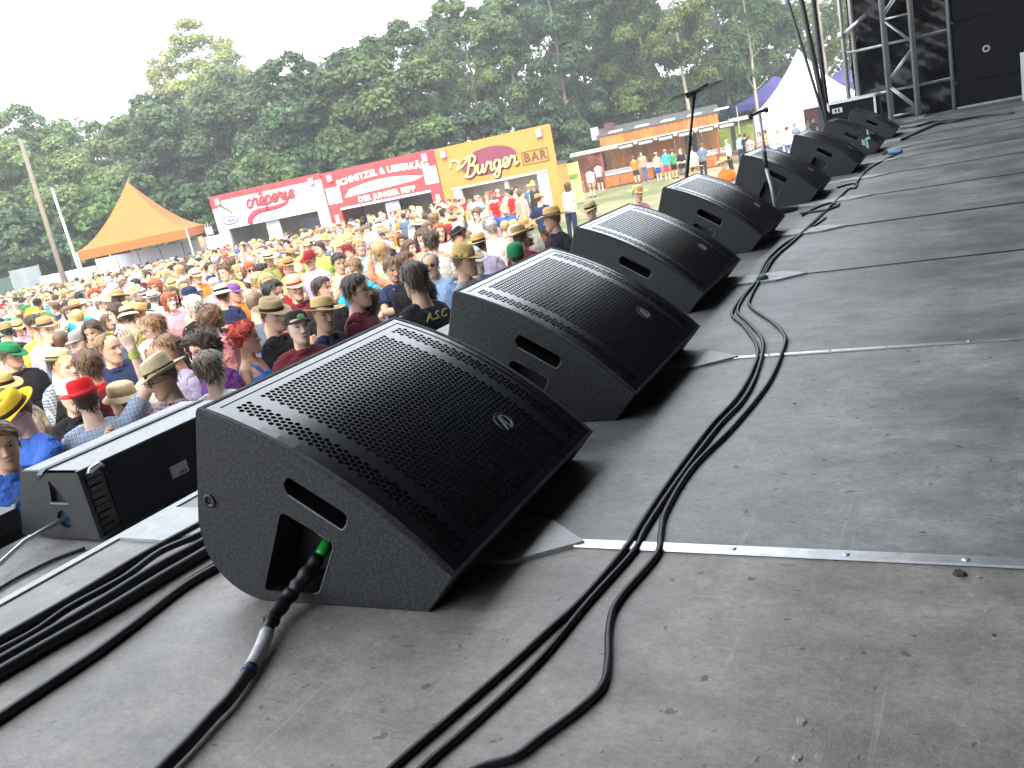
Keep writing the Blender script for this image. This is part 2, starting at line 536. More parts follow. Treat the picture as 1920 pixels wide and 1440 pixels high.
def build_shell():
    """stage roof, back wall and wings (mostly out of the frame, they shade the deck)"""
    t = thing('stage_roof', 'dark stage roof over the deck, out of the picture above', 'roof', (0, 0, 6.2))
    t['kind'] = 'structure'
    mb = MB(); mb.box(-6.5, 15, -9.6, 2.9, 0, 0.3); mb.build('roof_cover', DRAPE, t)
    w = MB(); w.box(-6.5, 15, -9.5, -9.35, -0.2, 6.2)
    tag(w.build('back_wall', DRAPE), kind='structure', label='black back wall of the stage')
    w = MB(); w.box(-6.6, -6.45, -9.3, 1.6, -0.2, 6.2)
    tag(w.build('side_wall', DRAPE), kind='structure', label='black side wing of the stage behind the camera')
build_shell()

# ------------------------------------------------------------------ floor monitors
MW, PANEL = 0.60, 0.018
ARC0, ARC1, BULGE = np.array([0.357, 0.352]), np.array([-0.061, 0.0635]), 0.034
def arc(t, out=0.0):
    """point of the curved front at t (0 top rear, 1 bottom front) in the side plane (y towards the audience, z up)"""
    c = ARC0 + (ARC1 - ARC0) * t
    n = np.array([ARC1[1] - ARC0[1], ARC0[0] - ARC1[0]]); n = n / np.linalg.norm(n)      # outwards: up and to the back
    n = np.array([-abs(n[0]), abs(n[1])])
    p = c + n * (BULGE * 4 * t * (1 - t) + out)
    d = (ARC1 - ARC0) + n * BULGE * 4 * (1 - 2 * t)
    return p, d / np.linalg.norm(d)

def eval_mesh(ob, name):
    dg = bpy.context.evaluated_depsgraph_get()
    me = bpy.data.meshes.new_from_object(ob.evaluated_get(dg))
    me.name = name
    return me

def boolean(base, others, name, op='DIFFERENCE', solver='EXACT'):
    """mesh of base op others (meshes)"""
    tmp = []
    o = bpy.data.objects.new('tmp', base); COL.objects.link(o); tmp.append(o)
    for me in others:
        q = bpy.data.objects.new('tmp', me); COL.objects.link(q); tmp.append(q)
        md = o.modifiers.new('b', 'BOOLEAN'); md.operation = op; md.object = q; md.solver = solver
        if solver == 'EXACT': md.material_mode = 'TRANSFER'
    me = eval_mesh(o, name)
    for q in tmp:
        bpy.data.objects.remove(q)
    return me

def round_poly(poly, r, n=5):
    out = []
    k = len(poly)
    for i in range(k):
        p = np.array(poly[i], float); a = np.array(poly[i - 1], float); b = np.array(poly[(i + 1) % k], float)
        ri = r[i] if isinstance(r, (list, tuple)) else r
        if ri <= 0:
            out.append(tuple(p)); continue
        da = (a - p) / np.linalg.norm(a - p); db = (b - p) / np.linalg.norm(b - p)
        for s in range(n + 1):
            t = s / n
            q = (1 - t) ** 2 * (p + da * ri) + 2 * t * (1 - t) * p + t * t * (p + db * ri)
            out.append(tuple(q))
    return out

def monitor_meshes():
    M = {}
    prof = [(0.0, 0.0), (0.33, 0.0)]
    for i in range(1, 9):                                   # rounded rear bottom edge
        a = R(-90 + 82 * i / 8)
        prof.append((0.33 + 0.112 * math.cos(a), 0.112 + 0.112 * math.sin(a)))
    prof += [(0.4375, 0.15), (0.364, 0.345)]
    face = [tuple(arc(t)[0]) for t in np.linspace(0, 1, 15)]
    prof += face
    # bevelled extrusion: inset ring at both ends
    mb = MB()
    P = np.array(prof); c = P.mean(0)
    nrm = []
    k = len(P)
    for i in range(k):
        d = P[(i + 1) % k] - P[i - 1]; q = np.array([d[1], -d[0]]); nrm.append(q / np.linalg.norm(q))
    nrm = np.array(nrm)
    Pin = P - nrm * 0.004
    rings = []
    for x, Q in ((0, Pin), (0.004, P), (MW - 0.004, P), (MW, Pin)):
        rings += [(x, a, b) for a, b in Q]
    F = [tuple(range(k))[::-1], tuple(range(3 * k, 4 * k))]
    for r in range(3):
        for i in range(k):
            F.append((r * k + i, r * k + (i + 1) % k, (r + 1) * k + (i + 1) % k, (r + 1) * k + i))
    mb.add(rings, F)
    base = mb.mesh('cab', [CAB])
    cut = []
    slot = round_poly([(.204, .2300), (.109, .1665), (.110, .150), (.124, .1375), (.214, .199), (.2185, .217)], .006)
    rec = round_poly([(0.240, 0.170), (0.147, 0.114), (0.209, 0.022), (0.329, 0.022)], [0.012, 0.012, 0.01, 0.01])
    for x0, x1 in ((-0.02, 0.075), (MW - 0.075, MW + 0.02)):
        for poly in (slot, rec):
            q = MB(); q.prism(poly, x0, x1, lambda a, b, t: (t, a, b)); cut.append(q.mesh('cut', [FOAM]))
    # recess for the grille
    q = MB()
    ring = [tuple(arc(t, 0.03)[0]) for t in np.linspace(0.012, 0.988, 15)] + [tuple(arc(t, -0.012)[0]) for t in np.linspace(0.988, 0.012, 15)]
    q.prism(ring, 0.012, MW - 0.012, lambda a, b, t: (t, a, b)); cut.append(q.mesh('cut'))
    M['cabinet'] = boolean(base, cut, 'cabinet')
    # grille: a hexagonal lattice of cells, each with a hexagonal hole, laid on the curved front
    L = 0.512
    GX0, GX1 = 0.014, MW - 0.014
    pitch = 0.0118
    rowh = pitch * math.sqrt(3) / 2
    V = {}; VL = []; FL = []
    def vid(a, b):
        key = (round(a * 1e5), round(b * 1e5))
        if key not in V:
            V[key] = len(VL); VL.append((a, b))
        return V[key]
    ro = pitch / math.sqrt(3)
    rows = int(0.985 * L / rowh)
    cols = int((GX1 - GX0) / pitch)
    for j in range(rows):
        for i in range(cols):
            cx = GX0 + 0.008 + pitch * (i + 0.5 * (j % 2)); s = 0.009 + rowh * j
            if cx > GX1 - 0.006: continue
            w = abs(cx - MW / 2)
            hole = 0.030 < s < L - 0.022 and (w < 0.194 or 0.222 < w < 0.258)
            if (abs(cx - MW / 2) < 0.0 ): hole = False
            out = [vid(cx + ro * math.cos(R(60 * q + 30)), s + ro * math.sin(R(60 * q + 30))) for q in range(6)]
            if hole:
                ri = 0.0053
                inn = [vid(cx + ri * math.cos(R(60 * q + 30)), s + ri * math.sin(R(60 * q + 30))) for q in range(6)]
                for q in range(6):
                    FL.append((out[q], out[(q + 1) % 6], inn[(q + 1) % 6], inn[q]))
            else:
                FL.append(tuple(out))
    W3 = []
    for a, s in VL:
        p, _ = arc(0.012 + 0.976 * s / L, -0.003)
        W3.append((a, p[0], p[1]))
    g = MB(); g.add(W3, FL); M['grille'] = g.mesh('grille', [GRILLE])
    # narrow frame round the grille
    f = MB()
    def strip(x0, x1, t0, t1, n, o0, o1):
        v = []; fc = []
        for i, t in enumerate(np.linspace(t0, t1, n)):
            for x, o in ((x0, o0), (x0, o1), (x1, o1), (x1, o0)):
                p, _ = arc(t, o); v.append((x, p[0], p[1]))
        for i in range(n - 1):
            for q in range(4):
                fc.append((i * 4 + q, i * 4 + (q + 1) % 4, (i + 1) * 4 + (q + 1) % 4, (i + 1) * 4 + q))
        fc.append((0, 1, 2, 3)); fc.append(tuple(range(4 * n - 4, 4 * n)))
        f.add(v, fc)
    strip(GX0 - 0.0015, GX0 + 0.0145, 0.013, 0.987, 15, -0.006, -0.0015)
    strip(GX1 - 0.0145, GX1 + 0.0015, 0.013, 0.987, 15, -0.006, -0.0015)
    strip(GX0 + 0.0147, GX1 - 0.0147, 0.013, 0.045, 3, -0.006, -0.0017)
    strip(GX0 + 0.0147, GX1 - 0.0147, 0.955, 0.987, 3, -0.006, -0.0017)
    M['grille_frame'] = f.mesh('grille_frame', [GRILLE])
    fo = MB()
    v = []; fc = []
    for i, t in enumerate(np.linspace(0.014, 0.986, 15)):
        p, _ = arc(t, -0.0105)
        v += [(0.013, p[0], p[1]), (MW - 0.013, p[0], p[1])]
        if i: fc.append((2 * i - 2, 2 * i - 1, 2 * i + 1, 2 * i))
    fo.add(v, fc); M['foam_backing'] = fo.mesh('foam_backing', [FOAM])
    # handle bar plates inside pockets and connector plate
    k_ = MB(); k_.prism(round_poly([(0.236, 0.164), (0.15, 0.112), (0.21, 0.026), (0.323, 0.026)], 0.01), 0.0735, 0.0745, lambda a, b, t: (t, a, b))
    M['connector_plate'] = k_.mesh('connector_plate', [BLACK])
    # fly point: little ring
    kb = MB()
    V, F = [], []
    n = 16
    for j, (r, x) in enumerate([(0.0125, 0.0005), (0.0125, -0.0025), (0.0075, -0.003), (0.0068, 0.004), (0.0, 0.004)]):
        for i in range(n):
            a = 2 * math.pi * i / n; V.append((x, 0.39 + r * math.cos(a), 0.189 + r * math.sin(a)))
        if j:
            for i in range(n): F.append(((j - 1) * n + i, (j - 1) * n + (i + 1) % n, j * n + (i + 1) % n, j * n + i))
    kb.add(V, F); M['fly_point'] = kb.mesh('fly_point', [BLACK], True)
    # thin grey tubes painting the light caught along both pocket rims
    lp = MB()
    for pl in (slot[12:27], ):
        lp.tube([(-.0004, a, b) for a, b in pl], .0013, 5)
    M['pocket_glint'] = lp.mesh('pocket_glint', [mat('rim_highlight', (.30, .31, .32), .5, .3)])
    lp = MB(); lp.tube([(-.0004, a, b) for a, b in rec[8:18]], .0011, 5)
    lp.tube([(.002, .175, .131), (.002, .152, .118)], .0022, 5)
    M['lower_pocket_glint'] = lp.mesh('lower_pocket_glint', [MATS['rim_highlight']])
    # round badge near the lower edge: ring with two letters
    b = MB()
    def onface(a, s, o):
        p, _ = arc(s, o); return (a, p[0], p[1])
    cx, ct, rad = 0.41, 0.745, 0.026
    n = 28
    pts = [onface(cx + rad * math.cos(2 * math.pi * i / n), ct - rad / 0.51 * math.sin(2 * math.pi * i / n), 0.0012) for i in range(n - 6)]
    b.tube(pts[4:16], 0.0006, 5)
    def stroke(pl):
        b.tube([onface(cx + x, ct - y / 0.51, 0.0018) for x, y in pl], 0.0021, 6)
    stroke([(-0.017, -0.014), (-0.004, 0.016), (-0.001, 0.016), (-0.003, -0.014)])
    stroke([(-0.002, 0.0165), (0.008, 0.0155), (0.014, 0.007), (0.012, -0.005), (0.003, -0.0135), (-0.003, -0.014)])
    stroke([(-0.011, -0.003), (-0.003, -0.003)])
    M['badge'] = b.mesh('badge', [mat('badge_silver', (0.22, 0.23, 0.25), 0.5, 0.2)])
    for kx, nme in ((0.06, 'foot'), (MW - 0.06, 'foot')):
        pass
    return M

MON = monitor_meshes()
MON_POS = [(0.926, 0.786, 0.040, 'nearest wedge monitor with a cable and green plug in its open side pocket'),
           (1.755, 0.800, 0.032, 'second wedge monitor from the front, right behind the nearest one'),
           (2.800, 0.935, 0.030, 'third wedge monitor from the front, its handle slot just above the second one'),
           (3.935, 0.985, 0.025, 'fourth wedge monitor from the front, beside the taped cable loop on the deck'),
           (5.480, 0.990, 0.020, 'fifth wedge monitor from the front, behind the short microphone stand'),
           (6.870, 0.930, 0.020, 'sixth wedge monitor from the front, beside the hooked thin cable'),
           (8.350, 0.930, 0.020, 'seventh wedge monitor from the front, with torn pale tape on its side'),
           (10.05, 0.940, 0.020, 'farthest wedge monitor, right before the flight case')]
def build_monitors():
    first = None
    for i, (x, y, rz, lab) in enumerate(MON_POS):
        r = thing('stage_monitor', 'black ' + lab, 'monitor speaker', (x, y, 0.0), rz, 'wedge monitors in a row along the stage edge')
        for nme, me in MON.items():
            link(nme, me, r)
        if i == 6:
            for a, b, w, h, sk in ((.03, .05, .022, .075, .02), (.012, .135, .05, .022, -.01), (.055, .085, .03, .05, .012), (.02, .17, .018, .045, .01)):
                mb = MB(); mb.prism([(a, b), (a + w, b + sk), (a + w * .85, b + h + sk), (a + w * .3, b + h * .9), (a + .004, b + h * .75)], -0.0025, -0.0008, lambda a_, b_, t: (t, a_, b_))
                mb.build('tape_strip', TAPE_TEAL, r)
build_monitors()

# ------------------------------------------------------------------ cables
def cable(px, label, r=0.0065, z=None, name='stage_cable', group=None, sub=6, wob=0.0, flat=False):
    pts = []
    for q in px:
        p = ray_z(q[0], q[1], r)
        if len(q) > 2:
            p = np.array(q[:3]) if q[2] is None else p
        pts.append(p)
    P = smooth_path(pts, sub)
    mb = MB(); mb.tube(P, r, 8)
    o = mb.build(name, RUBBER, smooth=True)
    tag(o, label, 'cable', group)
    return o

def build_cables():
    g = 'black cables running along the deck beside the monitors'
    c1 = [(690, 1490), (735, 1440), (845, 1345), (960, 1245), (1025, 1185), (1095, 1120), (1175, 1025), (1200, 985), (1262, 893), (1332, 800), (1382, 745), (1412, 692), (1420, 652), (1394, 611), (1373, 592),
          (1381, 570), (1402, 544), (1419, 525), (1438, 488), (1468, 459), (1500, 440), (1535, 418), (1548, 408)]
    c2 = [(748, 1490), (792, 1440), (870, 1372), (960, 1290), (1028, 1220), (1102, 1130), (1187, 1035), (1211, 990), (1271, 900), (1345, 802), (1395, 748), (1422, 692), (1430, 640), (1404, 606), (1383, 584),
          (1395, 556), (1414, 533), (1426, 520), (1444, 489), (1474, 464), (1506, 436), (1540, 404), (1556, 388)]
    c3 = [(800, 1490), (900, 1440), (965, 1420), (1012, 1385), (1080, 1335), (1128, 1288), (1140, 1235), (1142, 1175), (1160, 1125), (1230, 1042), (1239, 1000), (1250, 955), (1300, 875), (1375, 800),
          (1442, 716), (1470, 650), (1470, 628), (1448, 604), (1407, 575), (1408, 556), (1424, 527), (1432, 518), (1450, 486), (1480, 458), (1512, 428), (1545, 398), (1568, 388), (1574, 382)]
    cable(c1, 'black cable nearest the monitors, the leftmost of the three that cross the bright joint strip', 0.0050, group=g)
    cable(c2, 'black cable in the middle of the three on the deck, close beside the leftmost one', 0.0050, group=g)
    cable(c3, 'black cable that swings out in the widest curves, rightmost of the three on the deck', 0.0052, group=g)
    c4 = [(1500, 400), (1525, 397), (1548, 394), (1566, 388), (1572, 384), (1562, 380), (1545, 384), (1525, 392), (1504, 404)]
    cable(c4, 'short black cable loop lying beside the fourth monitor', 0.006, group=g)
    c5 = [(1556, 388), (1578, 366), (1592, 354), (1604, 352), (1606, 344), (1590, 346), (1570, 352)]
    cable(c5, 'thin cable hooked round in front of the fifth monitor', 0.006, group=g)
    c6 = [(1604, 346), (1625, 320), (1652, 303), (1668, 295), (1690, 284), (1668, 284), (1655, 290)]
    cable(c6, 'thin cable running up beside the sixth monitor to the blue connector', 0.006, group=g)
    c7 = [(1690, 262), (1705, 256), (1725, 246), (1760, 232), (1795, 226), (1850, 216), (1900, 211)]
    cable(c7, 'dark cable lying along the foot of the black wing', 0.012, group=g)
    c8 = [(1690, 240), (1722, 236), (1750, 228), (1800, 222), (1830, 219)]
    cable(c8, 'dark cable along the wing beside the truss foot', 0.012, group=g)
    # knot of green tape, blue plug, white cable end
    p = ray_z(1430, 521, 0.012)
    mb = MB(); mb.lathe([(0, -.012), (.017, -.011), (.021, -.004), (.019, .006), (.012, .011), (0, .012)], 10, p)
    tag(mb.build('tape_knot', mat('dark_green_tape', (0.012, 0.09, 0.06), 0.5, var=.4, scale=90)), 'knot of dark green tape binding the cables beside the white deck plate', 'tape')
    p = ray_z(1668, 285, 0.02); q = ray_z(1690, 283, 0.02)
    mb = MB(); mb.tube([p, (p + q) / 2, q], [0.022, 0.02, 0.012], 10)
    tag(mb.build('cable_connector', mat('blue_plug', (0.06, 0.16, 0.3), 0.4)), 'blue cable connector lying on the deck behind the sixth monitor', 'connector')
    # left: thick bundle along the stage edge
    gl = 'black cables along the front edge of the stage'
    def zcable(pts, label, r):
        P = [ray_z(u, v, r + dz) for u, v, dz in pts]
        mb = MB(); mb.tube(smooth_path(P, 6), r, 8)
        tag(mb.build('stage_cable', RUBBER, smooth=True), label, 'cable', gl)
    zcable([(-40, 1222, 0), (60, 1165, 0), (155, 1110, 0), (260, 1046, 0), (372, 985, 0), (450, 941, 0)], 'black cable of the thick bundle lying nearest the stage edge', .009)
    zcable([(-40, 1240, 0), (60, 1188, .004), (130, 1140, .012), (230, 1085, .012), (300, 1035, .012), (372, 1003, 0), (450, 958, 0)], 'black cable lying on top of the thick bundle at the stage edge', .0075)
    zcable([(-40, 1262, 0), (60, 1205, 0), (190, 1128, 0), (290, 1066, 0), (372, 1022, 0), (450, 978, 0)], 'black cable in the middle of the thick bundle at the stage edge', .011)
    zcable([(-40, 1284, 0), (60, 1226, 0), (200, 1146, 0), (300, 1085, 0), (372, 1043, 0), (450, 996, 0)], 'thickest cable of the bundle at the stage edge, on the monitor side', .012)
    zcable([(-60, 1388, 0), (0, 1345, 0), (90, 1285, 0), (180, 1225, 0), (260, 1165, 0), (330, 1110, 0), (385, 1075, 0), (470, 1030, 0)], 'single black cable lying apart between the bundle and the nearest monitor', .0085)
    zcable([(-60, 1382, 0.004), (0, 1338, 0.004), (100, 1272, 0.004), (200, 1204, .004), (270, 1150, .004), (336, 1098, .004), (390, 1064, 0.004), (470, 1020, 0.004)], 'thin cable clinging to the single black cable behind the nearest monitor', .0045)
    # cable plugged into the nearest monitor
    x, y, rz, _ = MON_POS[0]
    e = np.array([-math.sin(rz), math.cos(rz), 0]); d = np.array([math.cos(rz), math.sin(rz), 0])
    o = np.array([x, y, 0.0])
    def S(a, z, t=0.0): return o + e * a + d * t + np.array([0, 0, z])
    t = thing('monitor_cable', 'thick black cable with silver tape plugged into the nearest monitor', 'cable', tuple(S(0.2, 0)))
    B = S(0.2, 0)
    path = [S(.2176, .082, .06), S(.224, .068, .035), S(.236, .048, .0), pix(541, 1098, 1.60) if False else S(.250, .030, -.022)]
    tail = [(512, 1158, .022), (490, 1215, .014), (464, 1262, .0125), (430, 1310, .0125), (396, 1345, .0125), (350, 1395, .0125), (300, 1445, .0125), (240, 1510, .0125)]
    path += [ray_z(u, v, z) for u, v, z in tail]
    P = smooth_path(path, 8) - B
    mb = MB(); mb.tube(P, .0095, 10); mb.build('cable_jacket', RUBBER, t, True)
    k = 8
    mb = MB(); mb.tube(P[8:34], [.0125 + .0015 * math.sin(i * 1.3) for i in range(26)], 10); mb.build('tape_wrap', BLACK, t, True)
    mb = MB(); mb.tube(P[36:47], [.0112] * 11, 10); mb.build('tape_band', TAPE_GREY, t, True)
    mb = MB(); mb.tube(P[47:49], .0113, 10); mb.build('blue_band', mat('blue_tape', (.03, .08, .2), .4), t, True)
    mb = MB(); mb.tube([P[0] + d * .012, P[0], P[2], P[5], P[7]], [.008, .0105, .0115, .0105, .0095], 12); pl = mb.build('plug', GREEN_PLUG, t, True)
    mb = MB(); mb.tube([P[0] + d * .02 + np.array([0, 0, .006]), P[0] + d * .012], [.012, .012], 12); mb.build('plug_collar', BLACK, pl, True)
build_cables()

def build_debris():
    for (u, v, s, c) in ((1800, 1075, .011, 'dark'), (1835, 1081, .005, 'pale'), (1851, 1144, .004, 'pale'), (1864, 1191, .0035, 'dark'), (1490, 757, .005, 'dark'),
                         (1742, 907, .006, 'pale'), (1503, 1351, .008, 'pale'), (1495, 1418, .008, 'pale')):
        p = ray_z(u, v, s * .2)
        mb = MB(); k = 7
        V = [(s * random.uniform(.6, 1) * math.cos(2 * math.pi * i / k), s * random.uniform(.6, 1) * math.sin(2 * math.pi * i / k), -s * .2) for i in range(k)]
        V += [(a * .7, b * .7, s * random.uniform(.05, .16) * (2.2 if c == 'dark' else 1)) for a, b, _ in V]
        mb.add(V, [tuple(range(k, 2 * k))] + [(i, (i + 1) % k, k + (i + 1) % k, k + i) for i in range(k)])
        o = mb.build('grit', mat('grit_' + c, (.05, .045, .04) if c == 'dark' else (.30, .28, .24), .9), loc=tuple(p))
        tag(o, {1800: 'largest dark crumb of dirt below the bright joint strip', 1835: 'pale crumb beside the largest dark crumb below the joint strip', 1851: 'pale grain of grit on the near deck panel at the right edge',
                1864: 'dark grain of grit on the near deck panel at the right edge', 1490: 'dark speck of dirt on the deck right of the winding cables', 1742: 'pale scrap of dirt on the second deck panel',
                1503: 'pale flake of dirt on the nearest deck panel, right of the cables', 1495: 'pale flake of dirt at the very bottom of the nearest deck panel'}[u], 'dirt', 'bits of dirt on the deck')
build_debris()

# ------------------------------------------------------------------ front fill speaker on the ledge
def build_front_fill():
    grey = mat('grey_metal_end', (0.05, 0.05, 0.052), 0.55, 0.3, var=.25, scale=80, bump=.15, bscale=200)
    top = mat('skylit_cabinet_top', (0.38, 0.38, 0.38), 0.5, var=.15, scale=60)  # sky light on the black cabinets painted in as a pale top
    X0, X1, Y0, Z0, HB = 1.262, 1.83, 2.10, -.117, .205
    t = thing('front_fill_speaker', 'black front fill speaker with grey metal end plate lying before the stage edge', 'speaker', (X0, Y0, Z0))
    prof = [(0.0, 0.012), (0.235, 0.012), (0.15, HB - .004), (0.0, HB - .004)]
    mb = MB(); mb.prism(round_poly(prof, .008, 3), 0.012, X1 - X0, lambda a, b, x: (x, a, b)); mb.build('body', BLACK, t)
    mb = MB(); mb.box(0.0, X1 - X0, 0.001, 0.149, HB - .0035, HB); mb.build('top_panel', top, t)
    base = MB(); base.prism(round_poly([(-0.002, 0.01), (0.24, 0.01), (0.153, HB), (-0.002, HB)], .008, 3), 0.0, 0.011, lambda a, b, x: (x, a, b))
    c1 = MB(); c1.prism(round_poly([(.078, .115), (.155, .115), (.135, .182)], .006, 3), -.05, .05, lambda a, b, x: (x, a, b))
    c2 = MB(); c2.prism([(.125 + .030 * math.cos(2 * math.pi * i / 18), .066 + .026 * math.sin(2 * math.pi * i / 18)) for i in range(18)], -.05, .05, lambda a, b, x: (x, a, b))
    me = boolean(base.mesh('end', [grey]), [c1.mesh('c'), c2.mesh('c')], 'end_plate')
    link('end_plate', me, t)
    mb = MB(); mb.box(.0113, .0117, .10, .155, .04, .085); mb.build('blue_lining', mat('blue_plastic', (.03, .07, .16), .4), t)
    mb = MB(); mb.prism([(.076, .112), (.157, .112), (.156, .116), (.077, .116)], -.004, .0, lambda a, b, x: (x, a, b)); mb.build('handle_edge', ALU, t)
    mb = MB()
    for k, zz in enumerate(np.linspace(.016, .185, 10)):
        mb.box(.014, .052 + .008 * math.sin(zz * 90), -.012 - .004 * (k % 2), .002, zz - .007, zz + .006)
    mb.build('rigging_bar', FOIL, t)
    mb = MB(); mb.tube([(.02, -.006, HB - .022), (.034, -.012, HB - .008), (.058, -.012, HB - .003), (.072, -.006, HB - .014)], [.006, .009, .008, .005], 8); mb.build('rigging_pin', ALU, t, True)
    mb = MB(); mb.box(.262, .322, -.0075, -.004, .068, .104); lb = mb.build('label', mat('label_grey', (.4, .4, .4), .6), t)
    mb = MB()
    for k in range(3): mb.box(.288 + k * .010, .295 + k * .010, -.0082, -.0076, .072, .08)
    mb.build('label_mark', BLACK, lb)
    mb = MB(); mb.box(.07, X1 - X0 - .01, -.004, .008, .014, HB - .006); mb.build('rear_panel', BPANEL, t)
    t2 = thing('front_fill_speaker', 'second grey front fill speaker behind the strapped one, towards the crowd', 'speaker', (X0 + .004, Y0 + .158, Z0))
    mb = MB(); mb.prism(round_poly([(0.082, .012), (.20, .012), (.098, HB - .004), (0.0, HB - .004)], .008, 3), 0.01, X1 - X0, lambda a, b, x: (x, a, b)); mb.build('body', BLACK, t2)
    mb = MB(); mb.prism(round_poly([(0.082, .01), (.202, .01), (.10, HB), (0.0, HB)], .008, 3), 0.0, .0095, lambda a, b, x: (x, a, b)); mb.build('end_plate', grey, t2)
    mb = MB(); mb.box(.01, X1 - X0, .002, .097, HB - .0035, HB); mb.build('top_panel', top, t2)
    strap = mat('blue_grey_strap', (.11, .13, .16), .6, var=.2, scale=80)
    ys, zt = Y0 + .154, Z0 + HB + .003
    ends = [pix(28, 945, 2.52), pix(-14, 1008, 2.46)]
    P = np.array([(X1, ys, zt), (1.6, ys, zt + .001), (1.4, ys, zt), (X0 + .008, ys, zt), (X0 - .006, ys, zt - .010), tuple(ends[0]), tuple(ends[1])])
    w = np.array([0, .011, 0.0])
    v = []; f = []
    for i, p in enumerate(P):
        nrm = np.array([0, 0, .0015]) if i < 4 else np.array([-.0015, 0, .001])
        v += [p - w - nrm, p + w - nrm, p + w + nrm, p - w + nrm]
        if i:
            for k in range(4): f.append((4 * i - 4 + k, 4 * i - 4 + (k + 1) % 4, 4 * i + (k + 1) % 4, 4 * i + k))
    mb = MB(); mb.add(v, f); tag(mb.build('ratchet_strap', strap), 'blue grey strap pulled over the top and end of the front fill speakers', 'strap')
    mb = MB(); mb.tube([(X0 + .02, Y0 + .125, Z0 + .07), pix(45, 1015, 2.3), pix(-20, 1075, 2.16)], .0065, 8)
    tag(mb.build('steel_bar', STEEL, smooth=True), 'thin grey bar running into the round hole of the speaker end plate', 'bar')
    P = [ray_z(u, v_, Z0 + .006) for u, v_ in ((-40, 1128), (30, 1085), (100, 1050), (160, 1028))]
    mb = MB(); mb.tube(smooth_path(P), .005, 8)
    tag(mb.build('ledge_cable', RUBBER, smooth=True), 'black cable lying on the lower ledge in front of the speaker', 'cable')
    s = thing('subwoofer', 'black subwoofer cabinet below the stage front at the left edge', 'speaker', (0.28, 2.50, -1.9))
    mb = MB(); mb.box(0, 1.02, 0, .62, 0.0, 1.86); mb.build('cabinet', BLACK, s)
    mb = MB(); mb.box(-.008, -.001, .05, .57, .9, 1.7); mb.build('grille', GRILLE, s)
    mb = MB(); mb.box(.02, 1.0, -.012, -.001, .1, 1.8); mb.build('rear_panel', BPANEL, s)
build_front_fill()

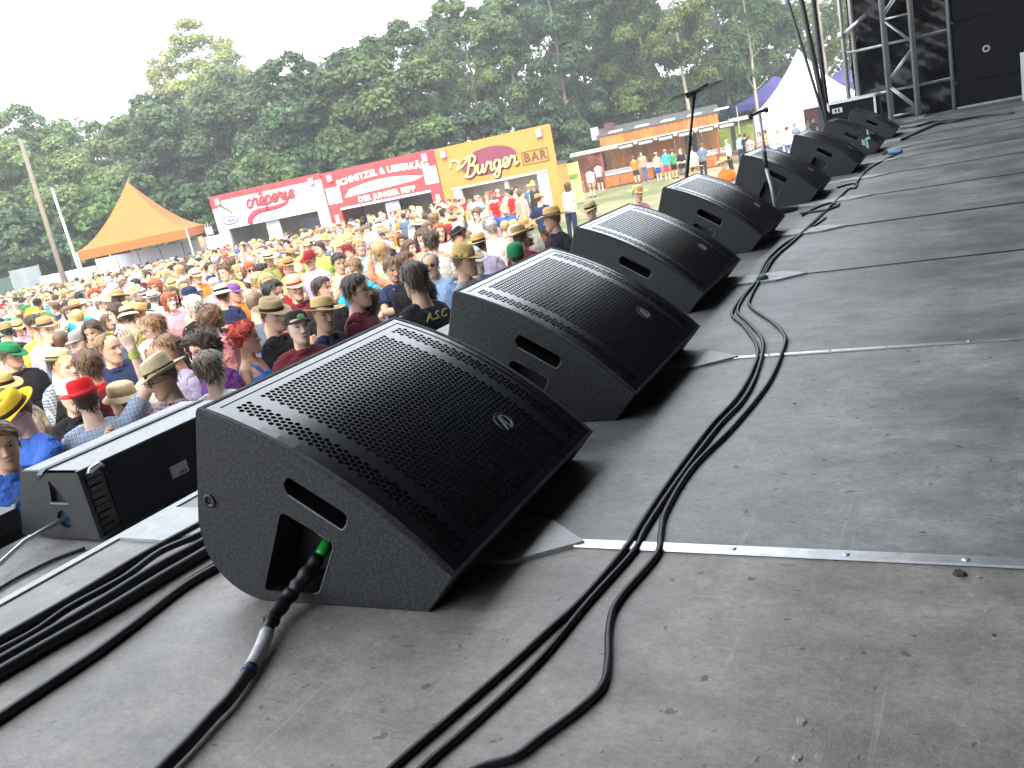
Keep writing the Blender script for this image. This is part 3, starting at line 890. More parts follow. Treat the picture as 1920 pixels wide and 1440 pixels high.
# ------------------------------------------------------------------ truss, wing and stands at the far end of the stage
def build_wing():
    X = 13.1
    t = thing('truss_tower', 'silver square truss tower standing at the far end of the stage', 'truss', (X, 1.04, 0))
    def T(name, a, b, r=.025, mt=STEEL, n=10, par=None):
        mb = MB(); mb.tube([np.array(a), np.array(b)], r, n); return mb.build(name, mt, par or t, True)
    H = 6.0
    for y in (-.165, .165):
        for x in (0, .30):
            T('chord', (x, y, .05), (x, y, H), .026, ALU)
    mb = MB(); mb.box(-.08, .38, -.24, .24, .003, .02); mb.build('base_plate', STEEL, t)
    for k in range(14):
        z0 = .12 + k * .42
        s = 1 if k % 2 else -1
        T('diagonal', (0, s * .165, z0), (0, -s * .165, z0 + .36), .013, ALU, 8)
        T('diagonal', (.30, s * .165, z0), (.30, -s * .165, z0 + .36), .013, ALU, 8)
    for z in (.09, 1.32, 2.6, 3.9):
        T('cross_bar', (0, -.165, z), (0, .165, z), .013, ALU, 8)
    s = thing('scaffold_frame', 'grey scaffold frame holding the black wing behind the truss tower', 'scaffold', (X + .32, 1.0, 0))
    for y in (.74, .62):
        T('standard', (.08 if y < .7 else .0, y, -2.0), (.08 if y < .7 else .0, y, 6), .03, ALU, 10, s)
    T('standard', (.0, -.55, -.1), (.0, -.55, 6), .026, STEEL, 10, s)
    for z in (.41, 1.02, 2.1, 3.2):
        T('ledger', (.05, -.55, z), (.05, .74, z), .02, STEEL, 8, s)
    T('brace', (-.02, .70, 1.28), (-.02, .42, 1.45), .03, ALU, 8, s)
    T('couplers', (.0, .70, 1.26), (.0, .80, 1.26), .05, ALU, 8, s)
    # shiny black cover behind the scaffold
    mb = MB(); ny, nz = 46, 90
    V = []
    for j in range(nz):
        z = -.4 + 6.4 * j / (nz - 1)
        for i in range(ny):
            y = .45 + 1.25 * i / (ny - 1)
            w = .05 * math.sin(9 * z + 5 * y + 2 * math.sin(3 * z)) + .035 * math.sin(17 * z - 12 * y) + .02 * math.sin(31 * z + 21 * y + math.sin(7 * y))
            V.append((X + .62 + w, y, z))
    mb.add(V, [(j * ny + i, j * ny + i + 1, (j + 1) * ny + i + 1, (j + 1) * ny + i) for j in range(nz - 1) for i in range(ny - 1)])
    tag(mb.build('foil_cover', FOIL, smooth=True), 'wrinkled shiny black foil hung behind the truss tower', 'cover')
    # black boards of the wing
    w = thing('stage_wing', 'black boarded side wing closing the far end of the stage', 'wall', (X + .36, 0, 0))
    zs = [-.05, .335, 1.10, 1.86, 2.9, 4.2, 6.1]
    ys = [.44, -1.9, -4.2, -6.6, -9.2]
    for a in range(4):
        for b in range(6):
            mb = MB(); mb.box(.0, .05, ys[a + 1] + .006, ys[a] - .006, zs[b] + .006, zs[b + 1] - .006); mb.build('wing_board', BPANEL, w)
    mb = MB(); mb.box(.06, .12, -9.2, .40, -.05, 6.1); mb.build('backing', DRAPE, w)  # backing added so no daylight shows through the board gaps
    for (u, v, r) in ((1849, 91, .045), (1856, 197, .03)):
        p = ray_x(u, v, X + .355)
        V, F = [], []
        n = 16
        for j, (rr, xx) in enumerate([(r, 0.0), (r, -.012), (r * .55, -.014), (r * .5, -.002)]):
            for i in range(n):
                a = 2 * math.pi * i / n; V.append((p[0] - (X + .36) + xx, p[1] + rr * math.cos(a), p[2] + rr * math.sin(a)))
            if j:
                for i in range(n): F.append(((j - 1) * n + i, (j - 1) * n + (i + 1) % n, j * n + (i + 1) % n, j * n + i))
        mb = MB(); mb.add(V, F); e = mb.build('eyelet', TAPE_GREY, w)
    mb = MB(); mb.box(-.035, .02, -.9, .43, .004, .03); mb.build('wing_batten', STEEL, w)
    p = ray_x(1919, 205, 12.9)
    mb = MB(); mb.box(-.02, .02, -.03, .03, 0.001, .56)
    tag(mb.build('white_post', WHITE, loc=(12.6, -.335, 0)), 'short white post at the right edge, before the black wing', 'post')
    # flight case
    c = thing('flight_case', 'black flight case with bright metal edges behind the farthest monitor', 'case', (11.95, 1.26, 0))
    mb = MB(); mb.box(.012, .6, .012, .53, .02, .41); mb.build('case_shell', BPANEL, c)
    mb = MB()
    for (a, b) in ((0, 0), (0, .54), (.61, 0), (.61, .54)):
        mb.box(a - .012, a + .012, b - .012, b + .012, .0, .424)
    for z in (.0, .412):
        mb.box(-.012, .622, -.013, .013, z, z + .025); mb.box(-.012, .622, .527, .553, z, z + .025)
        mb.box(-.013, .013, .0131, .5269, z, z + .0249); mb.box(.597, .623, .0131, .5269, z, z + .0249)
    mb.build('edge_frame', ALU, c)
    mb = MB(); mb.box(.004, .0115, .38, .50, .30, .36); mb.box(-.001, .004, .41, .43, .31, .35, 1); mb.box(-.001, .004, .45, .47, .31, .35, 1)
    mb.build('case_label', [WHITE, BLACK], c)
    # leaning black poles
    g = 'leaning poles before the far wing'
    for a, b, r, lab in (((1468, -30), (1540, 206), .018, 'thin black pole leaning to the left before the white pagoda tent'),
                         ((1496, -30), (1547, 212), .034, 'thick black pole leaning beside the thin one, left of the pair'),
                         ((1521, -30), (1552, 212), .030, 'thick grey black pole leaning beside the thin one, right of the pair')):
        A = pix(a[0], a[1], 11.2); B = pix(b[0], b[1], 10.9)
        A = B + (A - B) * 2.4
        foot = B + (B - A) / np.linalg.norm(B - A) * ((B[2] + .0) / max(.05, (A - B)[2] / np.linalg.norm(B - A)))
        mb = MB(); mb.tube([A, B, foot + np.array([0, 0, .0])], r, 10)
        tag(mb.build('leaning_pole', BLACK, smooth=True), lab, 'pole', g)
build_wing()

def build_mic_stands():
    B = np.array([5.05, 1.80, 0.0])
    t = thing('music_stand', 'tall black stand with a flat music shelf rising between the monitors', 'music stand', tuple(B))
    d = 5.35
    top = pix(1301, 186, d) - B; low = pix(1287, 330, d) - B
    foot = np.array([low[0] + .02, low[1], 0.0])
    mb = MB(); mb.tube([foot, low, (low + top) / 2], .013, 10); mb.build('lower_tube', BLACK, t, True)
    mb = MB(); mb.tube([(low + top) / 2 - (top - low) * .04, top], .009, 10); mb.build('upper_tube', BLACK, t, True)
    mb = MB(); mb.lathe([(0, .04), (.03, .035), (.13, .012), (.135, 0), (0, 0)], 20, foot); mb.build('round_base', BLACK, t, True)
    a = pix(1255, 189, d) - B; b = pix(1346, 157, d) - B
    ax = (b - a); n = np.cross(ax, [0, 0, 1]); n /= np.linalg.norm(n)
    up = np.array([0, 0, 1.0]) - 0
    V = []
    for p in (a, b):
        for q in (-.07, .09):
            for z in (0, .004):
                V.append(p + n * q + np.array([0, 0, q * .10 + z]))
    mb = MB(); mb.add(V, [(0, 2, 6, 4), (1, 5, 7, 3), (0, 4, 5, 1), (2, 3, 7, 6), (0, 1, 3, 2), (4, 6, 7, 5)]); mb.build('shelf', BLACK, t)
    mb = MB(); mb.tube([a + ax * .35 + np.array([0, 0, -.012]), a + ax * .8 + np.array([0, 0, .014])], .013, 8); mb.build('clamp', BLACK, t, True)
    mb = MB(); mb.tube([top, a + ax * .52], .014, 8); mb.build('tilt_joint', BLACK, t, True)
    # short microphone stand
    B = ray_x(1452, 366, 5.22); d = project(B)[2]; B[2] = 0.0
    t = thing('microphone_stand', 'short microphone stand with pale lower tube and crossbar beside the fifth monitor', 'microphone stand', tuple(B))
    P = lambda u, v: pix(u, v, d) - B
    mb = MB(); mb.tube([P(1451, 366) * (1, 1, 0) + (0, 0, .01), P(1447, 352), P(1436, 312)], .0105, 10); mb.build('lower_tube', ALU_PLATE, t, True)
    mb = MB(); mb.tube([P(1437, 316), P(1433, 285)], .013, 10); mb.build('clutch', BLACK, t, True)
    mb = MB(); mb.tube([P(1434, 290), P(1424, 211)], .0085, 10); mb.build('upper_tube', ALU_PLATE, t, True)
    mb = MB(); mb.tube([P(1404, 219), P(1424, 210), P(1438, 205)], .009, 8); mb.build('crossbar', BLACK, t, True)
    mb = MB(); mb.tube([P(1405, 219), P(1409, 217)], [.02, .02], 10); mb.tube([P(1434, 207), P(1439, 205)], .016, 10); mb.build('clip', BLACK, t, True)
    mb = MB(); mb.lathe([(0, .03), (.03, .026), (.12, .01), (.125, 0), (0, 0)], 20); mb.build('round_base', BLACK, t, True)
build_mic_stands()

# ------------------------------------------------------------------ people
HT = np.array([  # z, half width, front, back
    (-0.121, .012, .066, -.045), (-0.117, .026, .081, -.028), (-0.106, .040, .089, -.006), (-0.09, .050, .0915, .020), (-0.072, .057, .0905, .046),
    (-0.05, .064, .0895, .068), (-0.02, .0695, .089, .086), (0.0, .072, .0885, .094), (.03, .0755, .0895, .099), (.06, .0755, .0875, .097),
    (.085, .068, .076, .087), (.104, .050, .055, .066), (.115, .027, .030, .038), (.119, .004, .004, .006)])
def head_pt(phi, z, off=0.0, feat=True):
    """surface of the head: phi 0 = face (-Y), z from chin -0.12 to crown 0.12"""
    a = np.interp(z, HT[:, 0], HT[:, 1]); f = np.interp(z, HT[:, 0], HT[:, 2]); b = np.interp(z, HT[:, 0], HT[:, 3])
    s, c = math.sin(phi), math.cos(phi)
    x = a * math.copysign(abs(s) ** 0.92, s)
    cy = (b - f) / 2; ry = (b + f) / 2
    y = cy - ry * math.copysign(abs(c) ** 0.95, c)
    if feat and c > 0:
        g = lambda x0, z0, sx, sz: math.exp(-((x - x0) / sx) ** 2 - ((z - z0) / sz) ** 2)
        ax = abs(x)
        n = max(0.0, min(1.0, (0.022 - z) / 0.052)) if z > -0.031 else max(0.0, 1 - (-0.031 - z) / 0.010)
        y -= 0.025 * n * math.exp(-(x / (0.0075 + 0.007 * n)) ** 2)
        ga = lambda x0, z0, sx, sz: math.exp(-((ax - x0) / sx) ** 2 - ((z - z0) / sz) ** 2)
        y -= 0.006 * ga(.014, -.034, .007, .008)
        y += 0.0105 * ga(.031, .012, .017, .012) - 0.0035 * ga(.032, .010, .010, .006)
        y -= 0.005 * ga(.028, .033, .022, .008)
        y -= 0.0045 * math.exp(-(x / .021) ** 2 - ((z + .060) / .005) ** 2)
        y -= 0.0055 * math.exp(-(x / .018) ** 2 - ((z + .0735) / .006) ** 2)
        y += 0.003 * math.exp(-(x / .024) ** 2 - ((z + .0665) / .0028) ** 2)
        y -= 0.006 * math.exp(-(x / .018) ** 2 - ((z + .104) / .012) ** 2)
        y -= 0.004 * ga(.045, -.018, .018, .018)
        y += 0.004 * ga(.05, -.055, .016, .02)
    if off:
        d = np.array([x / max(a, .02), (y - cy) / max(ry, .02), (z / .12) ** 3 * 1.2]); d /= np.linalg.norm(d) + 1e-9
        return np.array([x, y, z]) + d * off
    return np.array([x, y, z])

def head_paint(p, smile):
    """face colouring: rgb + how far it covers the skin"""
    x, y, z = p; ax = abs(x)
    if y > -.03: return (1, 1, 1, 0)
    e = ((ax - .031) / .0135) ** 2 + ((z - .0105) / .0062) ** 2
    if e < 1:
        if abs(ax - .031) < .006: return (.03, .02, .015, 1)
        return (.62, .58, .55, 1)
    if e < 2.0: return (.10, .06, .045, .75)
    bz = .030 + .004 * math.sin((ax - .014) / .034 * 3.14)
    if .012 < ax < .048 and abs(z - bz) < .0048: return (.07, .045, .03, .8)
    wz = -.0665 + (ax / .024) ** 2 * .004 * smile
    if ax < .024:
        if abs(z - wz) < .0022: return (.16, .05, .045, .95)
        if smile > 1.5 and ax < .017 and 0 < wz - z < .006: return (.8, .78, .74, 1)
        if -.0095 < z - wz < .0075: return (.42, .16, .14, .55)
    if ((ax - .044) / .018) ** 2 + ((z + .02) / .018) ** 2 < 1: return (.62, .27, .2, .2)
    if ax < .013 and -.045 < z < -.035: return (.2, .08, .06, .5)
    return (1, 1, 1, 0)

def head_mesh(smile=1.0, lo=False):
    zs = [-.121, -.118, -.112, -.104, -.096, -.089, -.083, -.078, -.074, -.0705, -.067, -.0635, -.060, -.055, -.049, -.044, -.0395, -.036, -.032, -.028, -.022, -.016,
          -.009, -.003, .002, .006, .0095, .013, .017, .021, .026, .030, .035, .042, .052, .064, .076, .087, .097, .106, .113, .117, .119]
    ph = []
    n = 26
    for i in range(-n, n):
        t = i / n
        ph.append(math.pi * (0.55 * t + 0.45 * t ** 3))
    V = []; F = []; C = []
    for z in zs:
        for a in ph:
            p = head_pt(a, z); V.append(p); C.append(head_paint(p, smile))
    k = len(ph)
    for j in range(len(zs) - 1):
        for i in range(k):
            F.append((j * k + i, j * k + (i + 1) % k, (j + 1) * k + (i + 1) % k, (j + 1) * k + i))
    F.append(tuple(range(k))[::-1]); F.append(tuple(range((len(zs) - 1) * k, len(zs) * k)))
    return np.array(V), F, C

def ear(s):
    V = []; F = []
    n, m = 10, 6
    for j in range(m + 1):
        t = math.pi * j / m
        for i in range(n):
            a = 2 * math.pi * i / n
            V.append((s * (.071 + .010 * math.sin(t) * math.cos(a) + .008), .012 + .018 * math.sin(t) * math.sin(a) + .006 * math.cos(t), -.003 + .031 * math.cos(t)))
    for j in range(m):
        for i in range(n):
            f = (j * n + i, j * n + (i + 1) % n, (j + 1) * n + (i + 1) % n, (j + 1) * n + i)
            F.append(f if s > 0 else f[::-1])
    return V, F

def ring(z, cx, cy, rx, ry, n=20, e=0.85):
    out = []
    for i in range(n):
        a = 2 * math.pi * i / n
        c, s = math.cos(a), math.sin(a)
        out.append((cx + rx * math.copysign(abs(c) ** e, c), cy + ry * math.copysign(abs(s) ** e, s), z))
    return out

def loft(rings):
    n = len(rings[0]); V = [p for r in rings for p in r]; F = []
    for j in range(len(rings) - 1):
        for i in range(n):
            F.append((j * n + i, j * n + (i + 1) % n, (j + 1) * n + (i + 1) % n, (j + 1) * n + i))
    F.append(tuple(range(n))[::-1]); F.append(tuple(range((len(rings) - 1) * n, len(rings) * n)))
    return np.array(V, float), F

def torso_rings(fem, off=0.0, z0=.80, z1=1.53):
    T = [(.80, .0, .11, .085), (.86, .0, .160, .115), (.93, .004, .178, .124), (1.0, .0, .165, .118), (1.08, -.005, .148 - .012 * fem, .108),
         (1.18, -.006, .160 - .008 * fem, .116), (1.27, -.012 - .012 * fem, .176 - .012 * fem, .124 + .016 * fem), (1.35, -.004, .184 - .018 * fem, .116), (1.40, .006, .172 - .02 * fem, .102), (1.437, .014, .122, .082),
         (1.462, .018, .074, .066), (1.49, .018, .058 - .008 * fem, .060 - .006 * fem), (1.53, .010, .055 - .008 * fem, .058 - .006 * fem), (1.60, .0, .05, .052)]
    return [(z, cy, rx + off, ry + off) for z, cy, rx, ry in T if z0 <= z <= z1]

def unit(v):
    v = np.array(v, float); return v / np.linalg.norm(v)

def arm_points(s, up, fo, fem):
    S = np.array([s * (.168 - .014 * fem), .004, 1.392])
    E = S + unit(up) * .29 * np.array([1, 1, 1])
    W = E + unit(fo) * .255
    return S, E, W

def hand_parts(W, d, palm, s, curl):
    """palm and five separate fingers; d = forearm direction, palm = direction the palm faces"""
    d = unit(d); n = unit(np.array(palm) - d * (np.array(palm) @ d)); w = np.cross(d, n) * s
    parts = []
    # palm: flattened tube
    def flat(pts, rw, rt, k=10):
        V = []; F = []
        for i, p in enumerate(pts):
            for j in range(k):
                a = 2 * math.pi * j / k
                V.append(p + w * s * rw[i] * math.cos(a) + n * rt[i] * math.sin(a))
        for i in range(len(pts) - 1):
            for j in range(k): F.append((i * k + j, i * k + (j + 1) % k, (i + 1) * k + (j + 1) % k, (i + 1) * k + j))
        F.append(tuple(range(k))[::-1]); F.append(tuple(range((len(pts) - 1) * k, len(pts) * k)))
        return V, F
    parts.append(flat([W - d * .02, W + d * .01, W + d * .045, W + d * .082, W + d * .092], [.026, .030, .040, .041, .036], [.021, .019, .016, .013, .010]))
    for q, (o, L, r) in enumerate(((-.029, .062, .0085), (-.010, .074, .0092), (.010, .080, .0094), (.029, .072, .009))):
        b = W + d * .075 + w * (-o)
        P = [b]; dd = d.copy(); p = b
        for k in range(3):
            ang = R(curl * (0.7 + .25 * k))
            dd = unit(dd * math.cos(ang) + n * math.sin(ang) * 1.0 - 0 * d) if k == 0 else unit(dd * math.cos(ang) + np.cross(np.cross(dd, n), dd) * math.sin(ang))
            p = p + dd * L * (.45, .32, .25)[k]; P.append(p)
        parts.append(tube(P, [r, r * .97, r * .88, r * .62], 6))
    tdir = unit(w * 1.0 * -1 * -1 + d * .8 + n * .35)
    b = W + d * .02 + w * .022
    parts.append(tube([b, b + tdir * .035, b + tdir * .035 + unit(tdir + d * .8 + n * .4) * .03, b + tdir * .035 + unit(tdir + d * .9 + n * .5) * .052], [.0125, .011, .0098, .006], 6))
    return parts

def mesh_from(V, F, name, mats=()):
    me = bpy.data.meshes.new(name)
    me.from_pydata([tuple(v) for v in V], [], F)
    for m in mats: me.materials.append(m)
    me.validate(); me.update()
    return me

def fix_normals(me, smooth=True):
    bm = bmesh.new(); bm.from_mesh(me)
    bmesh.ops.recalc_face_normals(bm, faces=bm.faces)
    bm.to_mesh(me); bm.free()
    if smooth: me.polygons.foreach_set('use_smooth', [True] * len(me.polygons))
    return me

POSES = {   # arms: (upper arm direction, forearm direction, palm direction, finger curl) for right (-x) and left (+x)
    'down': (((-.16, .05, -1), (-.06, -.22, -1), (1, .2, 0), 18), ((.16, .05, -1), (.06, -.22, -1), (-1, .2, 0), 18)),
    'folded': (((-.22, -.12, -1), (.95, -.62, .12), (0, 1, 0), 25), ((.22, -.12, -1), (-.95, -.66, .05), (0, 1, 0), 25)),
    'clap': (((-.25, -.35, -.9), (.55, -.75, .45), (1, .2, 0), 12), ((.25, -.35, -.9), (-.55, -.75, .45), (-1, .2, 0), 12)),
    'cup': (((-.20, -.10, -1), (.25, -.95, .25), (1, 0, 0), 42), ((.16, .05, -1), (.06, -.22, -1), (-1, .2, 0), 18)),
    'raise': (((-.62, -.25, .62), (.10, -.12, 1), (0, -1, 0), 14), ((.16, .05, -1), (.06, -.22, -1), (-1, .2, 0), 18)),
    'phone': (((-.30, -.55, -.72), (.35, -.65, .75), (1, .3, 0), 50), ((.20, .0, -1), (-.2, -.9, -.2), (-1, 0, 0), 30)),
    'lean': (((-.35, -.75, -.5), (.75, -.62, -.05), (0, 0, -1), 12), ((.35, -.8, -.45), (-.72, -.68, -.05), (0, 0, -1), 12)),
    'hips': (((-.62, .15, -.8), (.62, -.42, -.65), (1, 0, 0), 30), ((.62, .15, -.8), (-.62, -.42, -.65), (-1, 0, 0), 30)),
}
VAR = {}
def make_variant(key, pose, fem, yaw, pitch, roll, smile):
    """body (one continuous mesh) and clothing cut for the same pose"""
    arms = POSES[pose]
    Hm = Matrix.Translation((0, -.012, 1.632)) @ Matrix.Rotation(R(yaw), 4, 'Z') @ Matrix.Rotation(R(pitch), 4, 'X') @ Matrix.Rotation(R(roll), 4, 'Y')
    hm = np.array(Hm)
    def X(V): V = np.asarray(V, float); return V @ hm[:3, :3].T + hm[:3, 3]
    tor = [ring(z, 0, cy, rx, ry) for z, cy, rx, ry in torso_rings(fem, 0, .8, 1.61)]
    V, F = loft(tor); base = fix_normals(mesh_from(V, F, 'body', [SKIN]))
    parts = []
    Vh, Fh, Ch = head_mesh(smile)
    hme = mesh_from(X(Vh), Fh, 'h', [SKIN])
    parts.append(fix_normals(hme))
    for s in (-1, 1):
        V, F = ear(s); parts.append(fix_normals(mesh_from(X(V), F, 'e', [SKIN])))
    sleeves = []
    for s, (up, fo, palm, curl) in zip((-1, 1), arms):
        S, E, W = arm_points(s, up, fo, fem)
        k = 1 - .14 * fem
        u = unit(up); f2 = unit(fo)
        path = [S - u * .03 + np.array([-s * .02, 0, .0]), S + u * .02, S + (E - S) * .35, S + (E - S) * .7, E, E + (W - E) * .22, E + (W - E) * .6, W, W + f2 * .012]
        path = np.array(path)
        parts.append(fix_normals(mesh_from(*tube(path, np.array([.048, .057, .050, .043, .041, .043, .034, .026, .026]) * k, 12), 'a', [SKIN])))
        for v, f in hand_parts(W, f2, palm, s, curl):
            parts.append(fix_normals(mesh_from(v, f, 'f', [SKIN])))
        sleeves.append((S, E, W, u, f2, k))
    for s in (-1, 1):
        parts.append(fix_normals(mesh_from(*tube([(s * .02, .012, 1.452), (s * .07, .012, 1.435), (s * (.13 - .012 * fem), .008, 1.408), (s * (.165 - .014 * fem), .004, 1.392)], [.045, .05, .052, .05], 10), 't', [SKIN])))
    legs = []
    for s in (-1, 1):
        path = [(s * .085, 0, .90), (s * .095, -.004, .76), (s * .10, -.008, .60), (s * .102, -.01, .50), (s * .104, .004, .38), (s * .106, .012, .22), (s * .106, .014, .09), (s * .106, .012, .05)]
        parts.append(fix_normals(mesh_from(*tube(path, [.075, .086, .070, .056, .056, .048, .038, .036], 12), 'l', [SKIN])))
        path = [(s * .106, .05, .045), (s * .108, .02, .05), (s * .112, -.06, .042), (s * .115, -.13, .030), (s * .116, -.17, .024), (s * .116, -.185, .022)]
        parts.append(fix_normals(mesh_from(*tube(path, [.022, .044, .042, .036, .026, .010], 10), 'ft', [SKIN])))
    body = boolean(base, parts, 'body', 'UNION', 'MANIFOLD')
    # paint the face of the joined mesh
    ca = body.color_attributes.new('tint', 'FLOAT_COLOR', 'POINT')
    inv = np.linalg.inv(hm)
    co = np.empty(len(body.vertices) * 3); body.vertices.foreach_get('co', co); co = co.reshape(-1, 3)
    hp = co @ inv[:3, :3].T + inv[:3, 3]
    cols = np.zeros((len(co), 4)); cols[:, :3] = 1
    for i in np.nonzero((np.abs(hp[:, 2]) < .125) & (hp[:, 1] < -.03) & (np.abs(hp[:, 0]) < .08) & (co[:, 2] > 1.48))[0]:
        cols[i] = head_paint(hp[i], smile)
    ca.data.foreach_set('color', cols.ravel())
    body.polygons.foreach_set('use_smooth', [True] * len(body.polygons))
    def shirt(kind):
        n = 22
        off = .016
        top = [(1.452, .018, .074, .068)]
        rr = torso_rings(fem, off, .86, 1.41)
        rr = [(z, cy, max(rx, .176 - .016 * fem), max(ry, .120)) if z < 1.2 else (z, cy, rx, ry) for z, cy, rx, ry in rr]
        rr = [(.855, .0, .176, .118)] + [(z, cy, min(rx, .192), min(ry, .136)) for z, cy, rx, ry in rr]
        if kind == 'tank': rr = [q for q in rr if q[0] < 1.36] + [(1.375, .002, .12, .108)]; top = []
        else: rr += [(1.436, .014, .135, .092)] + [(1.456, .017, .086, .078)]
        V, F = loft([ring(z, 0, cy, rx, ry, n) for z, cy, rx, ry in rr])
        b = fix_normals(mesh_from(V, F, 'shirt_' + kind))
        ps = []
        if kind == 'tank':
            for s in (-1, 1):
                ps.append(fix_normals(mesh_from(*tube([(s * .075, -.105, 1.35), (s * .085, -.075, 1.42), (s * .088, .01, 1.452), (s * .085, .085, 1.42), (s * .075, .11, 1.35)], .017, 8), 's')))
        else:
            for (S, E, W, u, f2, k) in sleeves:
                if kind == 'short':
                    P = [S - u * .035, S + u * .02, S + (E - S) * .35, S + (E - S) * .66, S + (E - S) * .67]
                    rad = [.05, .071, .067, .066, .05]
                else:
                    P = [S - u * .035, S + u * .02, S + (E - S) * .35, S + (E - S) * .7, E, E + (W - E) * .22, E + (W - E) * .6, W - f2 * .02, W - f2 * .018]
                    rad = [.05, .071, .064, .058, .058, .055, .048, .040, .03]
                ps.append(fix_normals(mesh_from(*tube(np.array(P), np.array(rad) * k, 12), 's')))
            for s in (-1, 1):
                ps.append(fix_normals(mesh_from(*tube([(s * .02, .012, 1.442), (s * .07, .012, 1.43), (s * (.13 - .012 * fem), .008, 1.408), (s * (.172 - .014 * fem), .004, 1.392)], [.055, .064, .067, .064], 12), 't')))
            ps.append(fix_normals(mesh_from(*tube([(0, .0, 1.43), (0, .010, 1.468)], [.080, .070], 16), 'c')))
        me = boolean(b, ps, 'shirt_' + kind, 'UNION', 'MANIFOLD')
        # folds
        co = np.empty(len(me.vertices) * 3); me.vertices.foreach_get('co', co)
        me.polygons.foreach_set('use_smooth', [True] * len(me.polygons))
        return me
    def pants(short):
        V, F = loft([ring(z, 0, cy, rx, ry) for z, cy, rx, ry in torso_rings(fem, .012, .79, .94)])
        b = fix_normals(mesh_from(V, F, 'trousers')); ps = []
        for s in (-1, 1):
            if short: path, rad = [(s * .085, 0, .89), (s * .097, -.004, .74), (s * .104, -.008, .55), (s * .104, -.008, .545)], [.085, .100, .092, .07]
            else: path, rad = [(s * .085, 0, .89), (s * .095, -.004, .76), (s * .102, -.008, .50), (s * .106, .006, .2), (s * .107, .01, .07), (s * .107, .01, .065)], [.085, .098, .074, .066, .068, .05]
            ps.append(fix_normals(mesh_from(*tube(path, rad, 12), 'p')))
        me = boolean(b, ps, 'trousers', 'UNION', 'MANIFOLD')
        me.polygons.foreach_set('use_smooth', [True] * len(me.polygons))
        return me
    VAR[key] = dict(body=body, H=Hm, shirt={}, fshirt=shirt, fpants=pants, pants={}, fem=fem, sl=sleeves, pose=pose)

def get_shirt(v, kind):
    if kind not in v['shirt']:
        me = v['fshirt'](kind)
        v['shirt'][kind] = me
        me.materials.clear(); me.materials.append(CLOTH)
    return v['shirt'][kind]

def get_pants(v, short):
    if short not in v['pants']:
        me = v['fpants'](short); me.materials.clear(); me.materials.append(CLOTH); v['pants'][short] = me
    return v['pants'][short]

